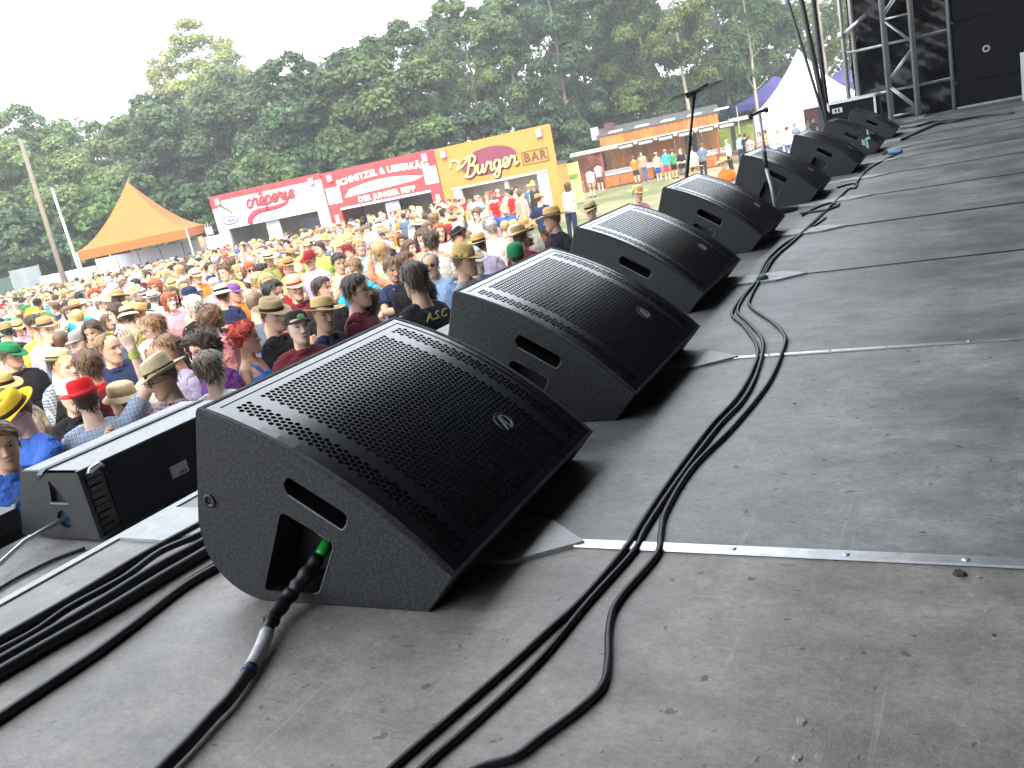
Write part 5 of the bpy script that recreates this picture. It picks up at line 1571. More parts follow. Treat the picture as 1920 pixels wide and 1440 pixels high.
STANDING = [   # before the booths, seen nearly whole
    (1057, 351, 150, 'ponytailed person in white shirt and dark trousers walking before the burger booth', 'woman_a', 'white', 'short', 'brown', 'long', None, None, None, None, None, 1.0, None, dict(pants='navy')),
    (1017, 372, 165, 'person from behind in navy waistcoat over white sleeves near the burger booth', 'man_e', 'navy', 'short', 'brown', 'under', 'brown straw', 'trilby', 'felt', None, None, 1.0, None, dict(pants='leather')),
    (988, 352, 180, 'person in blue shirt at the counter of the burger booth', 'man_a', 'slate blue', 'short', 'blond', 'short', None, None, None, None, None, 1.0, None, dict(pants='tan')),
    (868, 376, 20, 'person in bright red polo shirt standing apart before the burger booth', 'man_b', 'red', 'short', 'blond', 'short', None, None, None, None, None, 1.0, None, {}),
    (895, 372, -30, 'person in light blue shirt beside the red polo shirts', 'man_c', 'light blue', 'short', 'grey', 'short', None, None, None, None, None, 1.0, None, {}),
    (911, 366, 60, 'leftmost person in red shirt of the group at the burger booth', 'man_a', 'red', 'short', 'dark brown', 'short', None, None, None, None, None, 1.0, None, {}),
    (935, 360, 180, 'person in red shirt and cream cap in the group at the burger booth', 'man_b', 'red', 'short', 'blond', 'under', 'pale straw', 'cap', 'felt', None, None, 1.03, None, {}),
    (956, 364, -60, 'dark-haired person in red shirt in the group at the burger booth', 'man_e', 'red', 'short', 'black', 'short', None, None, None, None, None, 1.0, None, {}),
    (972, 366, 100, 'person in salmon shirt at the right of the red group', 'man_a', 'salmon', 'short', 'brown', 'short', None, None, None, None, None, 1.0, None, {}),
    (924, 372, -170, 'fair-haired person in red shirt seen from behind at the burger booth', 'man_c', 'red', 'short', 'light brown', 'short', None, None, None, None, None, .98, None, {}),
    (657, 399, 170, 'tall person in black shirt and tan trousers before the red booth', 'man_a', 'black', 'short', 'black', 'short', None, None, None, None, None, 1.05, None, dict(pants='tan')),
    (683, 410, -90, 'person in black and white top before the red booth', 'man_c', 'black', 'short', 'brown', 'under', 'pale straw', 'trilby', 'straw', None, None, 1.0, None, dict(pants='dark')),
    (731, 402, 20, 'person in white shirt and dark trousers before the red booth', 'man_b', 'white', 'long', 'brown', 'short', None, None, None, None, None, 1.0, None, dict(pants='dark')),
    (757, 406, 160, 'person from behind with blue trousers before the red booth', 'man_a', 'slate blue', 'short', 'dark brown', 'short', None, None, None, None, None, 1.0, None, dict(pants='royal blue')),
    (800, 384, 180, 'person in grey-blue top at the red booth corner', 'man_e', 'light blue', 'short', 'dark brown', 'short', None, None, None, None, None, 1.0, None, {}),
    (500, 443, 160, 'person in white shirt with navy backpack and tan trousers below the white booth', 'man_a', 'white', 'short', 'dark brown', 'short', None, None, None, None, None, 1.02, None, dict(pants='tan')),
    (526, 436, 20, 'person in black shirt with arms on hips below the white booth', 'man_e', 'black', 'short', 'dark brown', 'short', None, None, None, None, None, 1.0, None, {}),
    (478, 440, -60, 'person in red top at the counter of the white booth', 'woman_b', 'red', 'short', 'brown', 'bob', None, None, None, None, None, 1.0, None, {}),
    (556, 430, -80, 'person in dark jacket in front of the white booth', 'man_c', 'slate blue', 'long', 'black', 'short', None, None, None, None, None, 1.0, None, {}),
    (603, 414, 20, 'person with dark jacket and pale shirt at the right end of the white booth', 'man_b', 'black', 'long', 'dark brown', 'short', None, None, None, None, None, 1.02, None, {}),
    (442, 462, 10, 'person in royal blue T-shirt at the left post of the white booth', 'man_a', 'royal blue', 'short', 'dark brown', 'short', None, None, None, None, None, 1.0, None, {}),
    # at the wooden kiosk
    (1103, 318, 175, 'person in white T-shirt and pale shorts at the left end of the wooden kiosk', 'man_a', 'white', 'short', 'dark brown', 'short', None, None, None, None, None, 1.0, None, dict(pants='tan', shortp=True)),
    (1119, 308, 180, 'person in pale pink T-shirt and brown shorts at the left end of the wooden kiosk', 'man_b', 'lavender', 'short', 'dark brown', 'short', None, None, None, None, None, 1.05, None, dict(pants='leather', shortp=True)),
    (1189, 296, 178, 'person in orange T-shirt and navy shorts at the wooden kiosk counter', 'man_b', 'orange', 'short', 'brown', 'short', None, None, None, None, None, 1.0, None, dict(pants='navy', shortp=True)),
    (1230, 290, 150, 'person in pale T-shirt and blue shorts before the wooden kiosk', 'man_a', 'cream', 'short', 'brown', 'under', 'pale straw', 'trilby', 'straw', None, None, 1.0, None, dict(pants='royal blue', shortp=True)),
    (1245, 285, 170, 'person in turquoise T-shirt and red shorts before the wooden kiosk', 'man_c', 'turquoise', 'short', 'brown', 'under', 'grey', 'cap', 'felt', None, None, 1.05, None, dict(pants='red', shortp=True)),
    (1259, 284, 160, 'person in green T-shirt before the wooden kiosk', 'man_a', 'green', 'short', 'brown', 'short', None, None, None, None, None, 1.0, None, dict(pants='dark', shortp=True)),
    (1273, 284, -40, 'person in black T-shirt and grey shorts before the wooden kiosk', 'man_b', 'black', 'short', 'light brown', 'short', None, None, None, None, None, 1.05, None, dict(pants='grey', shortp=True)),
    (1293, 280, 160, 'person in white shirt right of the music stand, before the wooden kiosk', 'man_a', 'white', 'short', 'brown', 'short', None, None, None, None, None, 1.02, None, dict(pants='tan')),
    (1312, 274, 170, 'person in slate blue shirt near the right counter of the wooden kiosk', 'man_c', 'slate blue', 'short', 'brown', 'short', None, None, None, None, None, 1.05, None, dict(pants='dark')),
    (1203, 284, 0, 'vendor with dark hair behind the wooden kiosk counter', 'man_a', 'salmon', 'short', 'black', 'short', None, None, None, None, None, 1.1, 1.75, {}),
    # right of the kiosk, before the white pagoda tent
    (1365, 265, -60, 'person in white shirt with dark bag between kiosk and white pagoda tent', 'man_c', 'white', 'long', 'grey', 'receding', None, None, None, None, None, 1.0, None, dict(pants='dark')),
    (1384, 256, 160, 'person in light blue shirt and navy trousers left of the white pagoda tent', 'man_a', 'light blue', 'short', 'brown', 'short', None, None, None, None, None, 1.0, None, dict(pants='navy')),
    (1394, 255, 150, 'person in black clothes beside the light blue shirt, left of the pagoda tent', 'man_b', 'black', 'long', 'black', 'short', None, None, None, None, None, 1.0, None, dict(pants='dark')),
    (1405, 258, 150, 'person in pale grey shirt at the left wall of the pagoda tent', 'man_a', 'grey', 'short', 'brown', 'short', None, None, None, None, None, .98, None, {}),
    (1423, 252, -30, 'dark-haired person in pink shirt at the pagoda tent, left of the mic stand', 'woman_a', 'pink', 'short', 'dark brown', 'bob', None, None, None, None, None, 1.0, None, {}),
    (1437, 247, -50, 'dark-haired person in salmon top right of the mic stand', 'woman_b', 'salmon', 'short', 'dark brown', 'bob', None, None, None, None, None, 1.0, None, {}),
    (1458, 247, 40, 'person in white shirt before the pagoda tent', 'man_c', 'white', 'long', 'grey', 'short', None, None, None, None, None, 1.0, None, {}),
    (1474, 242, 170, 'person in lavender shirt before the pagoda tent, near the sixth monitor', 'man_a', 'lavender', 'long', 'brown', 'short', None, None, None, None, None, 1.04, None, {}),
    (1490, 236, 20, 'person in dark shirt under the pagoda tent, left of the opening', 'man_b', 'slate blue', 'short', 'dark brown', 'short', None, None, None, None, None, 1.0, None, {}),
    (1501, 231, -40, 'person in pink top under the pagoda tent', 'woman_a', 'pink', 'short', 'brown', 'bob', None, None, None, None, None, 1.0, None, {}),
    (1512, 228, 30, 'person in white top under the pagoda tent', 'woman_c', 'white', 'short', 'light brown', 'bob', None, None, None, None, None, 1.0, None, {}),
    (1523, 226, 10, 'person in black top under the pagoda tent beside the poles', 'man_a', 'black', 'short', 'dark brown', 'short', None, None, None, None, None, 1.0, None, {}),
]
for q in HEROES:
    q = list(q) + [None] * (16 - len(q))
    t = hero(*q[:15], h=q[15], plaid=('plaid' in q[3]))
    if 'crew member' in q[3]:
        fc = bpy.data.curves.new('l', 'FONT'); fc.body = 'A.S.C'; fc.size = .085; fc.extrude = .002; fc.align_x = 'CENTER'; fc.shear = .1
        o = bpy.data.objects.new('l', fc); COL.objects.link(o); bpy.context.view_layer.update()
        me = bpy.data.meshes.new_from_object(o.evaluated_get(bpy.context.evaluated_depsgraph_get())); bpy.data.objects.remove(o)
        me.materials.clear(); me.materials.append(mat('yellow_print', (.6, .5, .2), .8))
        o = link('lettering', me, t, (.0, .139, 1.375)); o.rotation_euler = (R(104), 0, R(180))
    if 'green badge' in q[3]:
        mb = MB(); mb.lathe([(0, .004), (.022, .003), (.026, 0)], 14); b = mb.build('badge', [c for c in t.children if c.name.startswith('hat')][0] and mat('badge_green', (.2, .5, .2), .6), [c for c in t.children if c.name.startswith('hat')][0])
        b.location = (0, -.098, .075); b.rotation_euler = (R(82), 0, 0); b.scale = (1.1, .8, 1)
    if 'red neck scarf' in q[3]:
        mb = MB(); mb.lathe([(.066, 1.44), (.078, 1.46), (.076, 1.49), (.064, 1.515)], 18, (0, .014, 0)); s = mb.build('neck_scarf', FELT, t, True); s.color = (.6, .03, .03, 1)
    if 'bag strap' in q[3]:
        mb = MB(); mb.tube([(.10, -.16, 1.15), (.03, -.155, 1.28), (-.08, -.12, 1.42), (-.09, .02, 1.475), (-.05, .14, 1.38), (.10, .15, 1.15)], .014, 6); s = mb.build('bag_strap', FELT, t, True); s.color = (.02, .04, .08, 1)
    if 'one arm raised' in q[3]:
        S, E, W, u, f2, k = VAR['man_g']['sl'][0]
        mb = MB(); mb.tube([W - f2 * .055, W - f2 * .02], .036, 12, cap=False); s = mb.build('wristband', FELT, t, True); s.color = (.5, .62, .12, 1)
for q in STANDING:
    kw = dict(q[16]); kw.setdefault('shoes', True)
    t = hero(*q[:15], h=q[15], **kw)
    if 'backpack' in q[3]:
        mb = MB(); mb.add(*loft([ring(z, 0, .19, rx, .07, 14) for z, rx in ((1.0, .10), (1.03, .14), (1.2, .15), (1.35, .13), (1.40, .08))])); s = mb.build('backpack', FELT, t, True); s.color = (.015, .02, .05, 1)
    if 'bag between' in q[3]:
        mb = MB(); mb.add(*loft([ring(z, -.24, -.05, .06, .13, 12) for z in (.62, .66, .85, .88)])); s = mb.build('bag', FELT, t, True); s.color = (.015, .015, .02, 1)

def zone(u, v, d):
    side = 'at the left edge of the photo' if u < 75 else 'left of the orange tent' if u < 165 else 'below the orange tent' if u < 385 else 'below the white booth' if u < 615 else 'below the red booth' if u < 815 else 'below the burger booth'
    dep = 'near the stage' if d < 10.5 else 'in mid crowd' if d < 17 else 'in the rear' if d < 27 else 'far back'
    return dep + ' ' + side

def hidden(u, v):
    if u < 372: return v > 905 - .37 * u
    return v > 790 - .462 * (u - 370) if u < 860 else v > 563 - .455 * (u - 860)

CAND = []
rr = random.Random(5)
fa, fb = np.array([31.6, 52.0]), np.array([38.6, 42.0])
def inside(x, y):
    if y < 3.5: return False
    if x > 33.6 and y < 39: return False
    s = (fb[0] - fa[0]) * (y - fa[1]) - (fb[1] - fa[1]) * (x - fa[0])
    if s > -1.5 * 12 and False: return False
    # stay on the stage side of the white fence
    n = np.array([-(fb - fa)[1], (fb - fa)[0]]); n = n / np.linalg.norm(n)
    if (np.array([x, y]) - fa) @ n * (1 if (np.array([0, 0]) - fa) @ n > 0 else -1) < 1.2: return False
    return True
grid = {}
def near(x, y, r):
    gx, gy = int(x // 1), int(y // 1)
    for a in range(gx - 1, gx + 2):
        for b in range(gy - 1, gy + 2):
            for (px, py) in grid.get((a, b), ()):
                if (px - x) ** 2 + (py - y) ** 2 < r * r: return True
    return False
def put(x, y): grid.setdefault((int(x // 1), int(y // 1)), []).append((x, y))
for x, y in PLACED: put(x, y)
for _ in range(60000):
    d = 5 + 44 * rr.random() ** .8
    u = rr.uniform(-60, 1060)
    p = pix(u, 500, d)
    x, y = p[0], p[1]
    if not inside(x, y): continue
    uu, vv, dd = project((x, y, gz(x, y) + 1.63))
    if uu < -50 or uu > 1075 or vv < 300 or hidden(uu, vv + 6): continue
    if uu > 830 and dd > 20 and rr.random() < .7: continue
    if uu > 1000 and dd > 13: continue
    if near(x, y, 0.64 if dd < 14 else .58): continue
    sz = FPX / dd * .25
    if any(dd < hd + .25 and abs(uu - hu) < sz * .95 and -sz < vv - hv < sz * 1.5 for hu, hv, hd in HP): continue
    put(x, y); CAND.append((dd, x, y, uu, vv))
CAND.sort()
N_IND = 300 - len(HEROES) - len(STANDING)
print('crowd candidates', len(CAND), 'individuals', N_IND)
W_SH = ['white'] * 7 + ['cream'] * 4 + ['light blue'] * 4 + ['maroon'] * 4 + ['navy'] * 4 + ['black'] * 5 + ['red'] * 3 + ['pink'] * 3 + ['olive'] * 2 + ['lime green'] * 2 + ['turquoise'] * 2 + ['grey'] * 3 + ['lavender'] * 3 + \
       ['orange'] * 2 + ['royal blue'] * 3 + ['yellow'] * 2 + ['pale green'] * 2 + ['beige'] * 4 + ['slate blue'] * 3 + ['salmon'] * 2
W_HAT = ['straw'] * 9 + ['pale straw'] * 8 + ['brown straw'] * 3 + ['black', 'white', 'white', 'khaki', 'green', 'yellow', 'grey', 'red', 'navy']
HD = {'short': 'short', 'buzz': 'cropped', 'receding': 'receding', 'bob': 'chin-length', 'long': 'long', 'curly': 'curly', 'spiky': 'spiky'}
def random_person(x, y, u, v, d):
    for _ in range(200):
        fem = rr.random() < .4
        var = rr.choice(['woman_a', 'woman_b', 'woman_c', 'woman_d', 'woman_e'] if fem else ['man_a', 'man_b', 'man_c', 'man_d', 'man_e', 'man_f', 'man_g' if rr.random() < .5 else 'man_a', 'man_h'])
        shirt = rr.choice(W_SH); plaid = rr.random() < .12
        sk = rr.choice(['short', 'short', 'short', 'long', 'tank' if fem else 'short'])
        hair = rr.choice(['brown', 'dark brown', 'brown', 'light brown', 'blond', 'blond', 'grey', 'black', 'ginger', 'white', 'grey brown'])
        hs = rr.choice(['bob', 'long', 'curly', 'long', 'short']) if fem else rr.choice(['short', 'short', 'short', 'buzz', 'receding', 'spiky'])
        hat = hk = None; hm = 'straw'; band = None
        if rr.random() < .40:
            hat = rr.choice(W_HAT); hk = rr.choice(['trilby', 'fedora', 'wide', 'trilby', 'bucket'])
            if 'straw' not in hat:
                hm = 'felt'; hk = rr.choice(['cap', 'cap', 'trilby', 'bucket'])
            if hk in ('trilby', 'fedora', 'wide') and rr.random() < .5: band = rr.choice([DK, DK, (.3, .03, .03), (.5, .42, .3), (.02, .04, .12)])
        gl = rr.choice(['dark', 'clear', None, None, None, None, None])
        f = rr.gauss(0, 42) if rr.random() < .8 else rr.uniform(120, 240)
        f = (f + 180) % 360 - 180
        face = 'seen from behind' if abs(f) > 115 else 'turned left' if f < -38 else 'turned right' if f > 38 else 'facing the stage'
        garment = ('plaid shirt' if plaid else {'short': 'T-shirt', 'long': 'long-sleeved shirt', 'tank': 'strap top'}[sk])
        hn = {'bucket': 'bucket hat', 'cap': 'cap', 'wide': 'wide hat', 'trilby': 'hat', 'fedora': 'tall hat'}.get(hk, '')
        hn2 = (hat + ' ' + hn) if hat else HD[hs] + ' ' + hair + ' hair'
        if hat and band: hn2 += {DK: ' with black band'}.get(band, '')
        label = f'person in {shirt} {garment}, {hn2}, {face}, {zone(u, v, d)}'
        if len(label.split()) > 16: label = label.replace(' in the crowd', '').replace(' with black band', '')
        if len(label.split()) > 16: label = label.replace(', facing the stage', '').replace(', seen from behind', ', back view').replace(', turned left', '').replace(', turned right', '')
        if len(label.split()) > 16: label = label.replace('long-sleeved', 'long').replace(', back view', '')
        if label not in USED and len(label.split()) <= 16: break
    USED.add(label)
    return person(x, y, f, label, var, shirt, sk, hair, hs, hat, hk, hm, band, gl, rr.choice(list(PANTC)[:6]), False, rr.uniform(.90, 1.09), plaid)
for d, x, y, u, v in CAND[:N_IND]:
    random_person(x, y, u, v, d)

def crowd_mass(rest):
    """everybody beyond the nearest three hundred, one object"""
    tor, tf = loft([ring(z, 0, cy, rx + .015, ry + .015, 10) for z, cy, rx, ry in torso_rings(0, 0, .8, 1.44)])
    leg = []
    for s in (-1, 1): leg.append(tube([(s * .09, 0, .9), (s * .1, 0, .45), (s * .105, 0, .02)], [.09, .07, .05], 6))
    zs = [-.12, -.1, -.06, -.02, .02, .06, .09, .112, .119]
    hv = [head_pt(2 * math.pi * i / 12 - math.pi, z, 0, True) for z in zs for i in range(12)]
    hf = [(j * 12 + i, j * 12 + (i + 1) % 12, (j + 1) * 12 + (i + 1) % 12, (j + 1) * 12 + i) for j in range(len(zs) - 1) for i in range(12)]
    hv = np.array(hv) + (0, -.012, 1.632)
    nk = tube([(0, .018, 1.42), (0, .0, 1.6)], .055, 8)
    hairv = [head_pt(2 * math.pi * i / 12 - math.pi, z, .018, False) for z in (.0, .04, .08, .11, .12) for i in range(12)]
    hairv = np.array([p + (0, .022 if p[2] < .06 else .0, 0) for p in hairv]) + (0, -.012, 1.632)
    hairf = [(j * 12 + i, j * 12 + (i + 1) % 12, (j + 1) * 12 + (i + 1) % 12, (j + 1) * 12 + i) for j in range(4) for i in range(12)] + [tuple(range(48, 60))]
    hatv = []
    for r, z in ((.16, .045), (.12, .04), (.09, .048), (.088, .09), (.075, .13), (.0, .135)):
        for i in range(12): a = 2 * math.pi * i / 12; hatv.append((r * .93 * math.cos(a), r * 1.12 * math.sin(a), z))
    hatv = np.array(hatv) + (0, -.012, 1.632)
    hatf = [(j * 12 + i, j * 12 + (i + 1) % 12, (j + 1) * 12 + (i + 1) % 12, (j + 1) * 12 + i) for j in range(5) for i in range(12)]
    arms = []
    for S, E, W, u, f2, k in VAR['man_b']['sl']: arms.append(tube([S, (S + E) / 2, E, W, W + f2 * .12], [.06, .055, .048, .035, .03], 6))
    arms2 = []
    for S, E, W, u, f2, k in VAR['man_a']['sl']: arms2.append(tube([S, (S + E) / 2, E, W, W + f2 * .12], [.06, .055, .048, .035, .03], 6))
    VV = []; FF = []; CC = []; n = 0
    def add(V, F, c, M):
        nonlocal n
        V = np.asarray(V, float) @ M[0].T + M[1]
        VV.append(V); FF.extend([tuple(i + n for i in f) for f in F]); n += len(V)
        CC.append(np.tile(np.array([*c, 1.0]), (len(V), 1)))
    for d, x, y, u, v in rest:
        f = rr.gauss(0, 45)
        a = math.atan2(EYE[1] - y, EYE[0] - x) + math.pi / 2 + R(f)
        s = rr.uniform(.93, 1.07)
        M = (np.array([[math.cos(a), -math.sin(a), 0], [math.sin(a), math.cos(a), 0], [0, 0, 1]]) * s, np.array([x, y, gz(x, y)]))
        c = SHIRTC[rr.choice(W_SH)]; sk = rr.choice(SKINS)
        add(tor, tf, c, M); add(hv, hf, sk, M); add(*nk, sk, M)
        for q in leg: add(*q, PANTC[rr.choice(list(PANTC)[:6])], M)
        for q in rr.choice((arms, arms2)): add(*q, rr.choice((c, sk)), M)
        if rr.random() < .33: add(hatv, hatf, HATC[rr.choice(W_HAT)], M)
        else: add(hairv, hairf, HAIRC[rr.choice(['brown', 'dark brown', 'light brown', 'blond', 'grey', 'black'])], M)
    me = bpy.data.meshes.new('crowd')
    me.from_pydata(np.concatenate(VV).tolist(), [], FF)
    ca = me.color_attributes.new('tint', 'FLOAT_COLOR', 'POINT'); ca.data.foreach_set('color', np.concatenate(CC).ravel())
    me.materials.append(mat('far_crowd', (.5, .5, .5), .8, tint='tint'))
    me.polygons.foreach_set('use_smooth', [True] * len(me.polygons))
    o = link('crowd', me); tag(o, 'far rear of the festival crowd before the booths and the fence', kind='stuff')
crowd_mass(CAND[N_IND:])

# ------------------------------------------------------------------ booths
def stroke_glyphs():
    """hand-lettered shapes as poly-lines on a unit grid (x advance in the last item)"""
    G = {
        'B': ([[(.15, .0), (.32, .5), (.46, 1.0)], [(.10, .93), (.36, 1.05), (.72, .98), (.74, .74), (.52, .56), (.34, .54)], [(.36, .54), (.66, .50), (.72, .24), (.52, .0), (.22, -.06), (.0, .06)]], .80),
        'u': ([[(.0, .38), (.10, .46), (.06, .12), (.16, .0), (.32, .14), (.42, .46)], [(.42, .46), (.38, .10), (.46, .0), (.58, .12)]], .55),
        'r': ([[(.0, .12), (.14, .44), (.20, .50), (.26, .40), (.40, .44), (.36, .12), (.44, .0), (.56, .12)]], .52),
        'g': ([[(.40, .40), (.26, .48), (.08, .36), (.06, .12), (.20, .0), (.36, .14), (.44, .46)], [(.44, .46), (.34, -.22), (.16, -.42), (.02, -.28), (.24, -.06), (.60, .12)]], .55),
        'e': ([[(.0, .10), (.28, .22), (.36, .40), (.22, .48), (.08, .30), (.10, .06), (.26, .0), (.46, .12)]], .42),
        'c': ([[(.36, .38), (.24, .48), (.08, .34), (.06, .10), (.20, .0), (.42, .12)]], .40),
        'p': ([[(.0, .12), (.14, .46), (.02, -.40)], [(.12, .36), (.28, .48), (.42, .34), (.36, .08), (.20, .0), (.10, .06)], [(.34, .06), (.52, .10)]], .48),
        'i': ([[(.0, .12), (.12, .46), (.08, .10), (.16, .0), (.30, .12)], [(.16, .62), (.17, .66)]], .28),
        '^': ([[(-.36, .60), (-.22, .74), (-.10, .60)]], 0.0),
    }
    return G
GLY = stroke_glyphs()
def script_word(word, size, r, pos, mt, name, parent, slope=0.0):
    """cursive lettering in the local x-z plane, y towards the back"""
    mb = MB(); x = 0.0
    for ch in word:
        g, adv = GLY[ch]
        for pl in g:
            P = smooth_path([(pos[0] + (x + a + .12 * b) * size, pos[1], pos[2] + (b + slope * (x + a)) * size) for a, b in pl], 5) if len(pl) > 2 else \
                np.array([(pos[0] + (x + a + .12 * b) * size, pos[1], pos[2] + (b + slope * (x + a)) * size) for a, b in pl])
            V, F = tube(P, r, 6)
            V = np.array(V); V[:, 1] = pos[1] + (V[:, 1] - pos[1]) * .35
            mb.add(V, F)
        x += adv
    o = mb.build(name, mt, parent, True)
    return o

def lettering(text, size, pos, mt, parent, bold=0.0, shear=0.0, space=1.0, name='lettering', align='CENTER', scx=1.0, arch=0.0):
    fc = bpy.data.curves.new(name, 'FONT'); fc.body = text; fc.size = size; fc.extrude = .006; fc.align_x = align; fc.align_y = 'CENTER'
    fc.offset = bold; fc.shear = shear; fc.space_character = space; fc.resolution_u = 4
    o = bpy.data.objects.new(name, fc); COL.objects.link(o)
    bpy.context.view_layer.update()
    me = bpy.data.meshes.new_from_object(o.evaluated_get(bpy.context.evaluated_depsgraph_get()))
    bpy.data.objects.remove(o); bpy.data.curves.remove(fc)
    me.name = name; me.materials.clear(); me.materials.append(mt)
    n = len(me.vertices); co = np.empty(n * 3); me.vertices.foreach_get('co', co); co = co.reshape(-1, 3)
    W = max(1e-6, np.abs(co[:, 0]).max())
    out = np.stack([co[:, 0] * scx, -co[:, 2], co[:, 1] + arch * (1 - (co[:, 0] / W) ** 2)], 1) + np.array(pos)
    me.vertices.foreach_set('co', out.ravel()); me.update()
    return link(name, me, parent)

RED = mat('red_banner', (.55, .05, .06), .6, var=.06, scale=2)
RED_SIGN = mat('red_print', (.55, .04, .06), .6)
SIGNWHITE = mat('white_banner', (.56, .58, .63), .6, var=.07, scale=2)
ORANGE = mat('orange_banner', (.52, .245, .05), .6, var=.05, scale=2)
ORANGE_TENT = mat('orange_canvas', (.42, .115, .011), .65, var=.06, scale=1.2, bump=.15, bscale=2)
PLUM = mat('plum_oval', (.20, .035, .075), .5)
YELLOW_PRINT = mat('pale_yellow_print', (.86, .74, .26), .5)
DARK_PRINT = mat('dark_brown_print', (.13, .07, .015), .6)
BEIGE_WALL = mat('beige_wall', (.62, .53, .42), .8, var=.1, scale=2)
COUNTER = mat('counter', (.45, .45, .46), .5)
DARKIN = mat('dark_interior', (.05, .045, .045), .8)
GREYROOF = mat('grey_roof_felt', (.07, .075, .08), .7, var=.25, scale=3)

def booth(P0, P1, top, sign_h, label, builder, depth=3.4):
    """P0/P1: left and right ground corners of the front as seen from the stage"""
    P0 = np.array(P0, float); P1 = np.array(P1, float)
    d = P1 - P0; W = np.linalg.norm(d)
    z = min(gz(*P0), gz(*P1)) - .02
    t = thing('food_booth', label, 'booth', (P0[0], P0[1], z), math.atan2(d[1], d[0]), 'food booths in a row')
    H = top - z
    builder(t, W, H, sign_h, depth)
    return t

def booth_common(t, W, H, sh, depth, side, front, post=.62, roofm=None):
    # local frame: x to the right along the front, y to the back (away from the stage), z up
    mb = MB(); mb.box(.0, W, .0, .16, H - sh, H); mb.build('sign_board', front, t)
    for x0, x1 in ((.0, post), (W - post, W)):
        mb = MB(); mb.box(x0, x1, .002, .158, 0, H - sh - .002); mb.build('corner_pillar', side, t)
    R_ = H - sh + .12
    mb = MB(); mb.box(.02, .08, .162, depth, 0, R_ - .01); mb.build('side_wall', side, t)
    mb = MB(); mb.box(W - .08, W - .02, .162, depth, 0, R_ - .01); mb.build('side_wall', side, t)
    mb = MB(); mb.box(.082, W - .082, depth - .06, depth, 0, R_ - .02); mb.build('back_wall', BEIGE_WALL, t)
    mb = MB(); mb.box(-.02, W + .02, .162, depth + .05, R_, R_ + .08); mb.build('roof', roofm or GREYROOF, t)
    mb = MB(); mb.box(post + .05, W - post - .05, .35, .95, 0, 1.05); mb.box(post, W - post, .28, 1.02, 1.051, 1.10); mb.build('counter', COUNTER, t)

def spots(t, W, H):
    for x in (.5, W - .5):
        mb = MB(); mb.box(x - .14, x + .14, -.16, -.002, H - .48, H - .12); f = mb.build('floodlight', mat('lamp_grey', (.28, .27, .30), .5), t)
        mb = MB(); mb.box(x - .11, x + .11, -.166, -.161, H - .45, H - .2); mb.build('lamp_glass', mat('lamp_glass', (.4, .42, .45), .2), f)

def crepe(t, W, H, sh, depth):
    booth_common(t, W, H, sh, depth, SIGNWHITE, SIGNWHITE)
    mb = MB(); mb.box(-.01, W + .01, -.012, .17, H - .28, H + .02); mb.build('red_edge', RED, t)
    mb = MB(); mb.box(-.012, .34, -.013, -.001, H - .62, H - .281); mb.build('red_corner', RED, t)
    w = script_word('cr', .0001, .00001, (0, 0, 0), RED_SIGN, 'x', None) if False else None
    script_word('cre^perie', .84, .062, (W * .315, -.04, H - sh * .52), RED_SIGN, 'lettering', t, .02)
    # red swoosh beneath the word
    mb = MB(); pts = smooth_path([(W * .30, -.03, H - sh * .98), (W * .325, -.03, H - sh * .80), (W * .40, -.03, H - sh * .67), (W * .55, -.03, H - sh * .66), (W * .66, -.03, H - sh * .60), (W * .695, -.03, H - sh * .42)], 6)
    V, F = tube(pts, list(np.interp(np.linspace(0, 1, len(pts)), [0, .3, .7, 1], [.16, .14, .10, .05])), 8); V = np.array(V); V[:, 1] = -.02 + (V[:, 1] + .03) * .1; mb.add(V, F); mb.build('swoosh', RED_SIGN, t, True)
    # black line drawings and the oval plate
    mb = MB(); mb.tube(smooth_path([(W * .07, -.02, H - .34), (W * .10, -.02, H - .62), (W * .15, -.02, H - .85), (W * .165, -.02, H - 1.08)]), .035, 6); mb.build('fork_drawing', DARK_PRINT, t)
    mb = MB(); mb.tube([(W * .60, -.02, H - .5), (W * .645, -.02, H - .86)], .045, 6); mb.build('spoon_drawing', DARK_PRINT, t)
    mb = MB(); mb.tube(smooth_path([(W * .72, -.02, H - .85), (W * .79, -.02, H - .98), (W * .86, -.02, H - 1.02)]), .03, 6); mb.build('pale_drawing', mat('pale_green_print', (.55, .66, .55), .6), t)
    def oval(a, b, y, m, nm, p):
        q = MB(); q.prism([(W * .135 + a * math.cos(2 * math.pi * i / 24), H - sh * .76 + b * math.sin(2 * math.pi * i / 24)) for i in range(24)], y, y + .008, lambda u, v, s: (u, s, v)); return q.build(nm, m, p)
    o = oval(.50, .22, -.022, mat('oval_blue_grey', (.13, .14, .24), .5), 'oval_plate', t)
    oval(.43, .165, -.028, SIGNWHITE, 'oval_centre', o)
    lettering('crêpes', .24, (W * .135, -.034, H - sh * .76), mat('oval_print', (.12, .13, .24), .6), o, .004, .25)
    mb = MB(); mb.box(W * .42, W * .54, .2, .3, 0, H - sh); mb.build('white_curtain', SIGNWHITE, t)
    mb = MB(); mb.box(W * .56, W * .73, 2.2, 2.3, .9, 2.3); mb.build('menu_board', mat('board_grey', (.3, .31, .37), .6), t)
    mb = MB(); mb.lathe([(.0, 0), (.55, .04), (.6, .1), (.5, .13)], 16, (W * .25, .6, 1.4)); mb.build('crepe_griddle', BLACK, t)
    mb = MB(); mb.tube([(W * .62, .5, 1.32), (W * .86, .5, 1.52)], .09, 8); mb.build('rolled_awning', mat('dark_red_cloth', (.3, .03, .06), .8), t)
    spots(t, W, H)

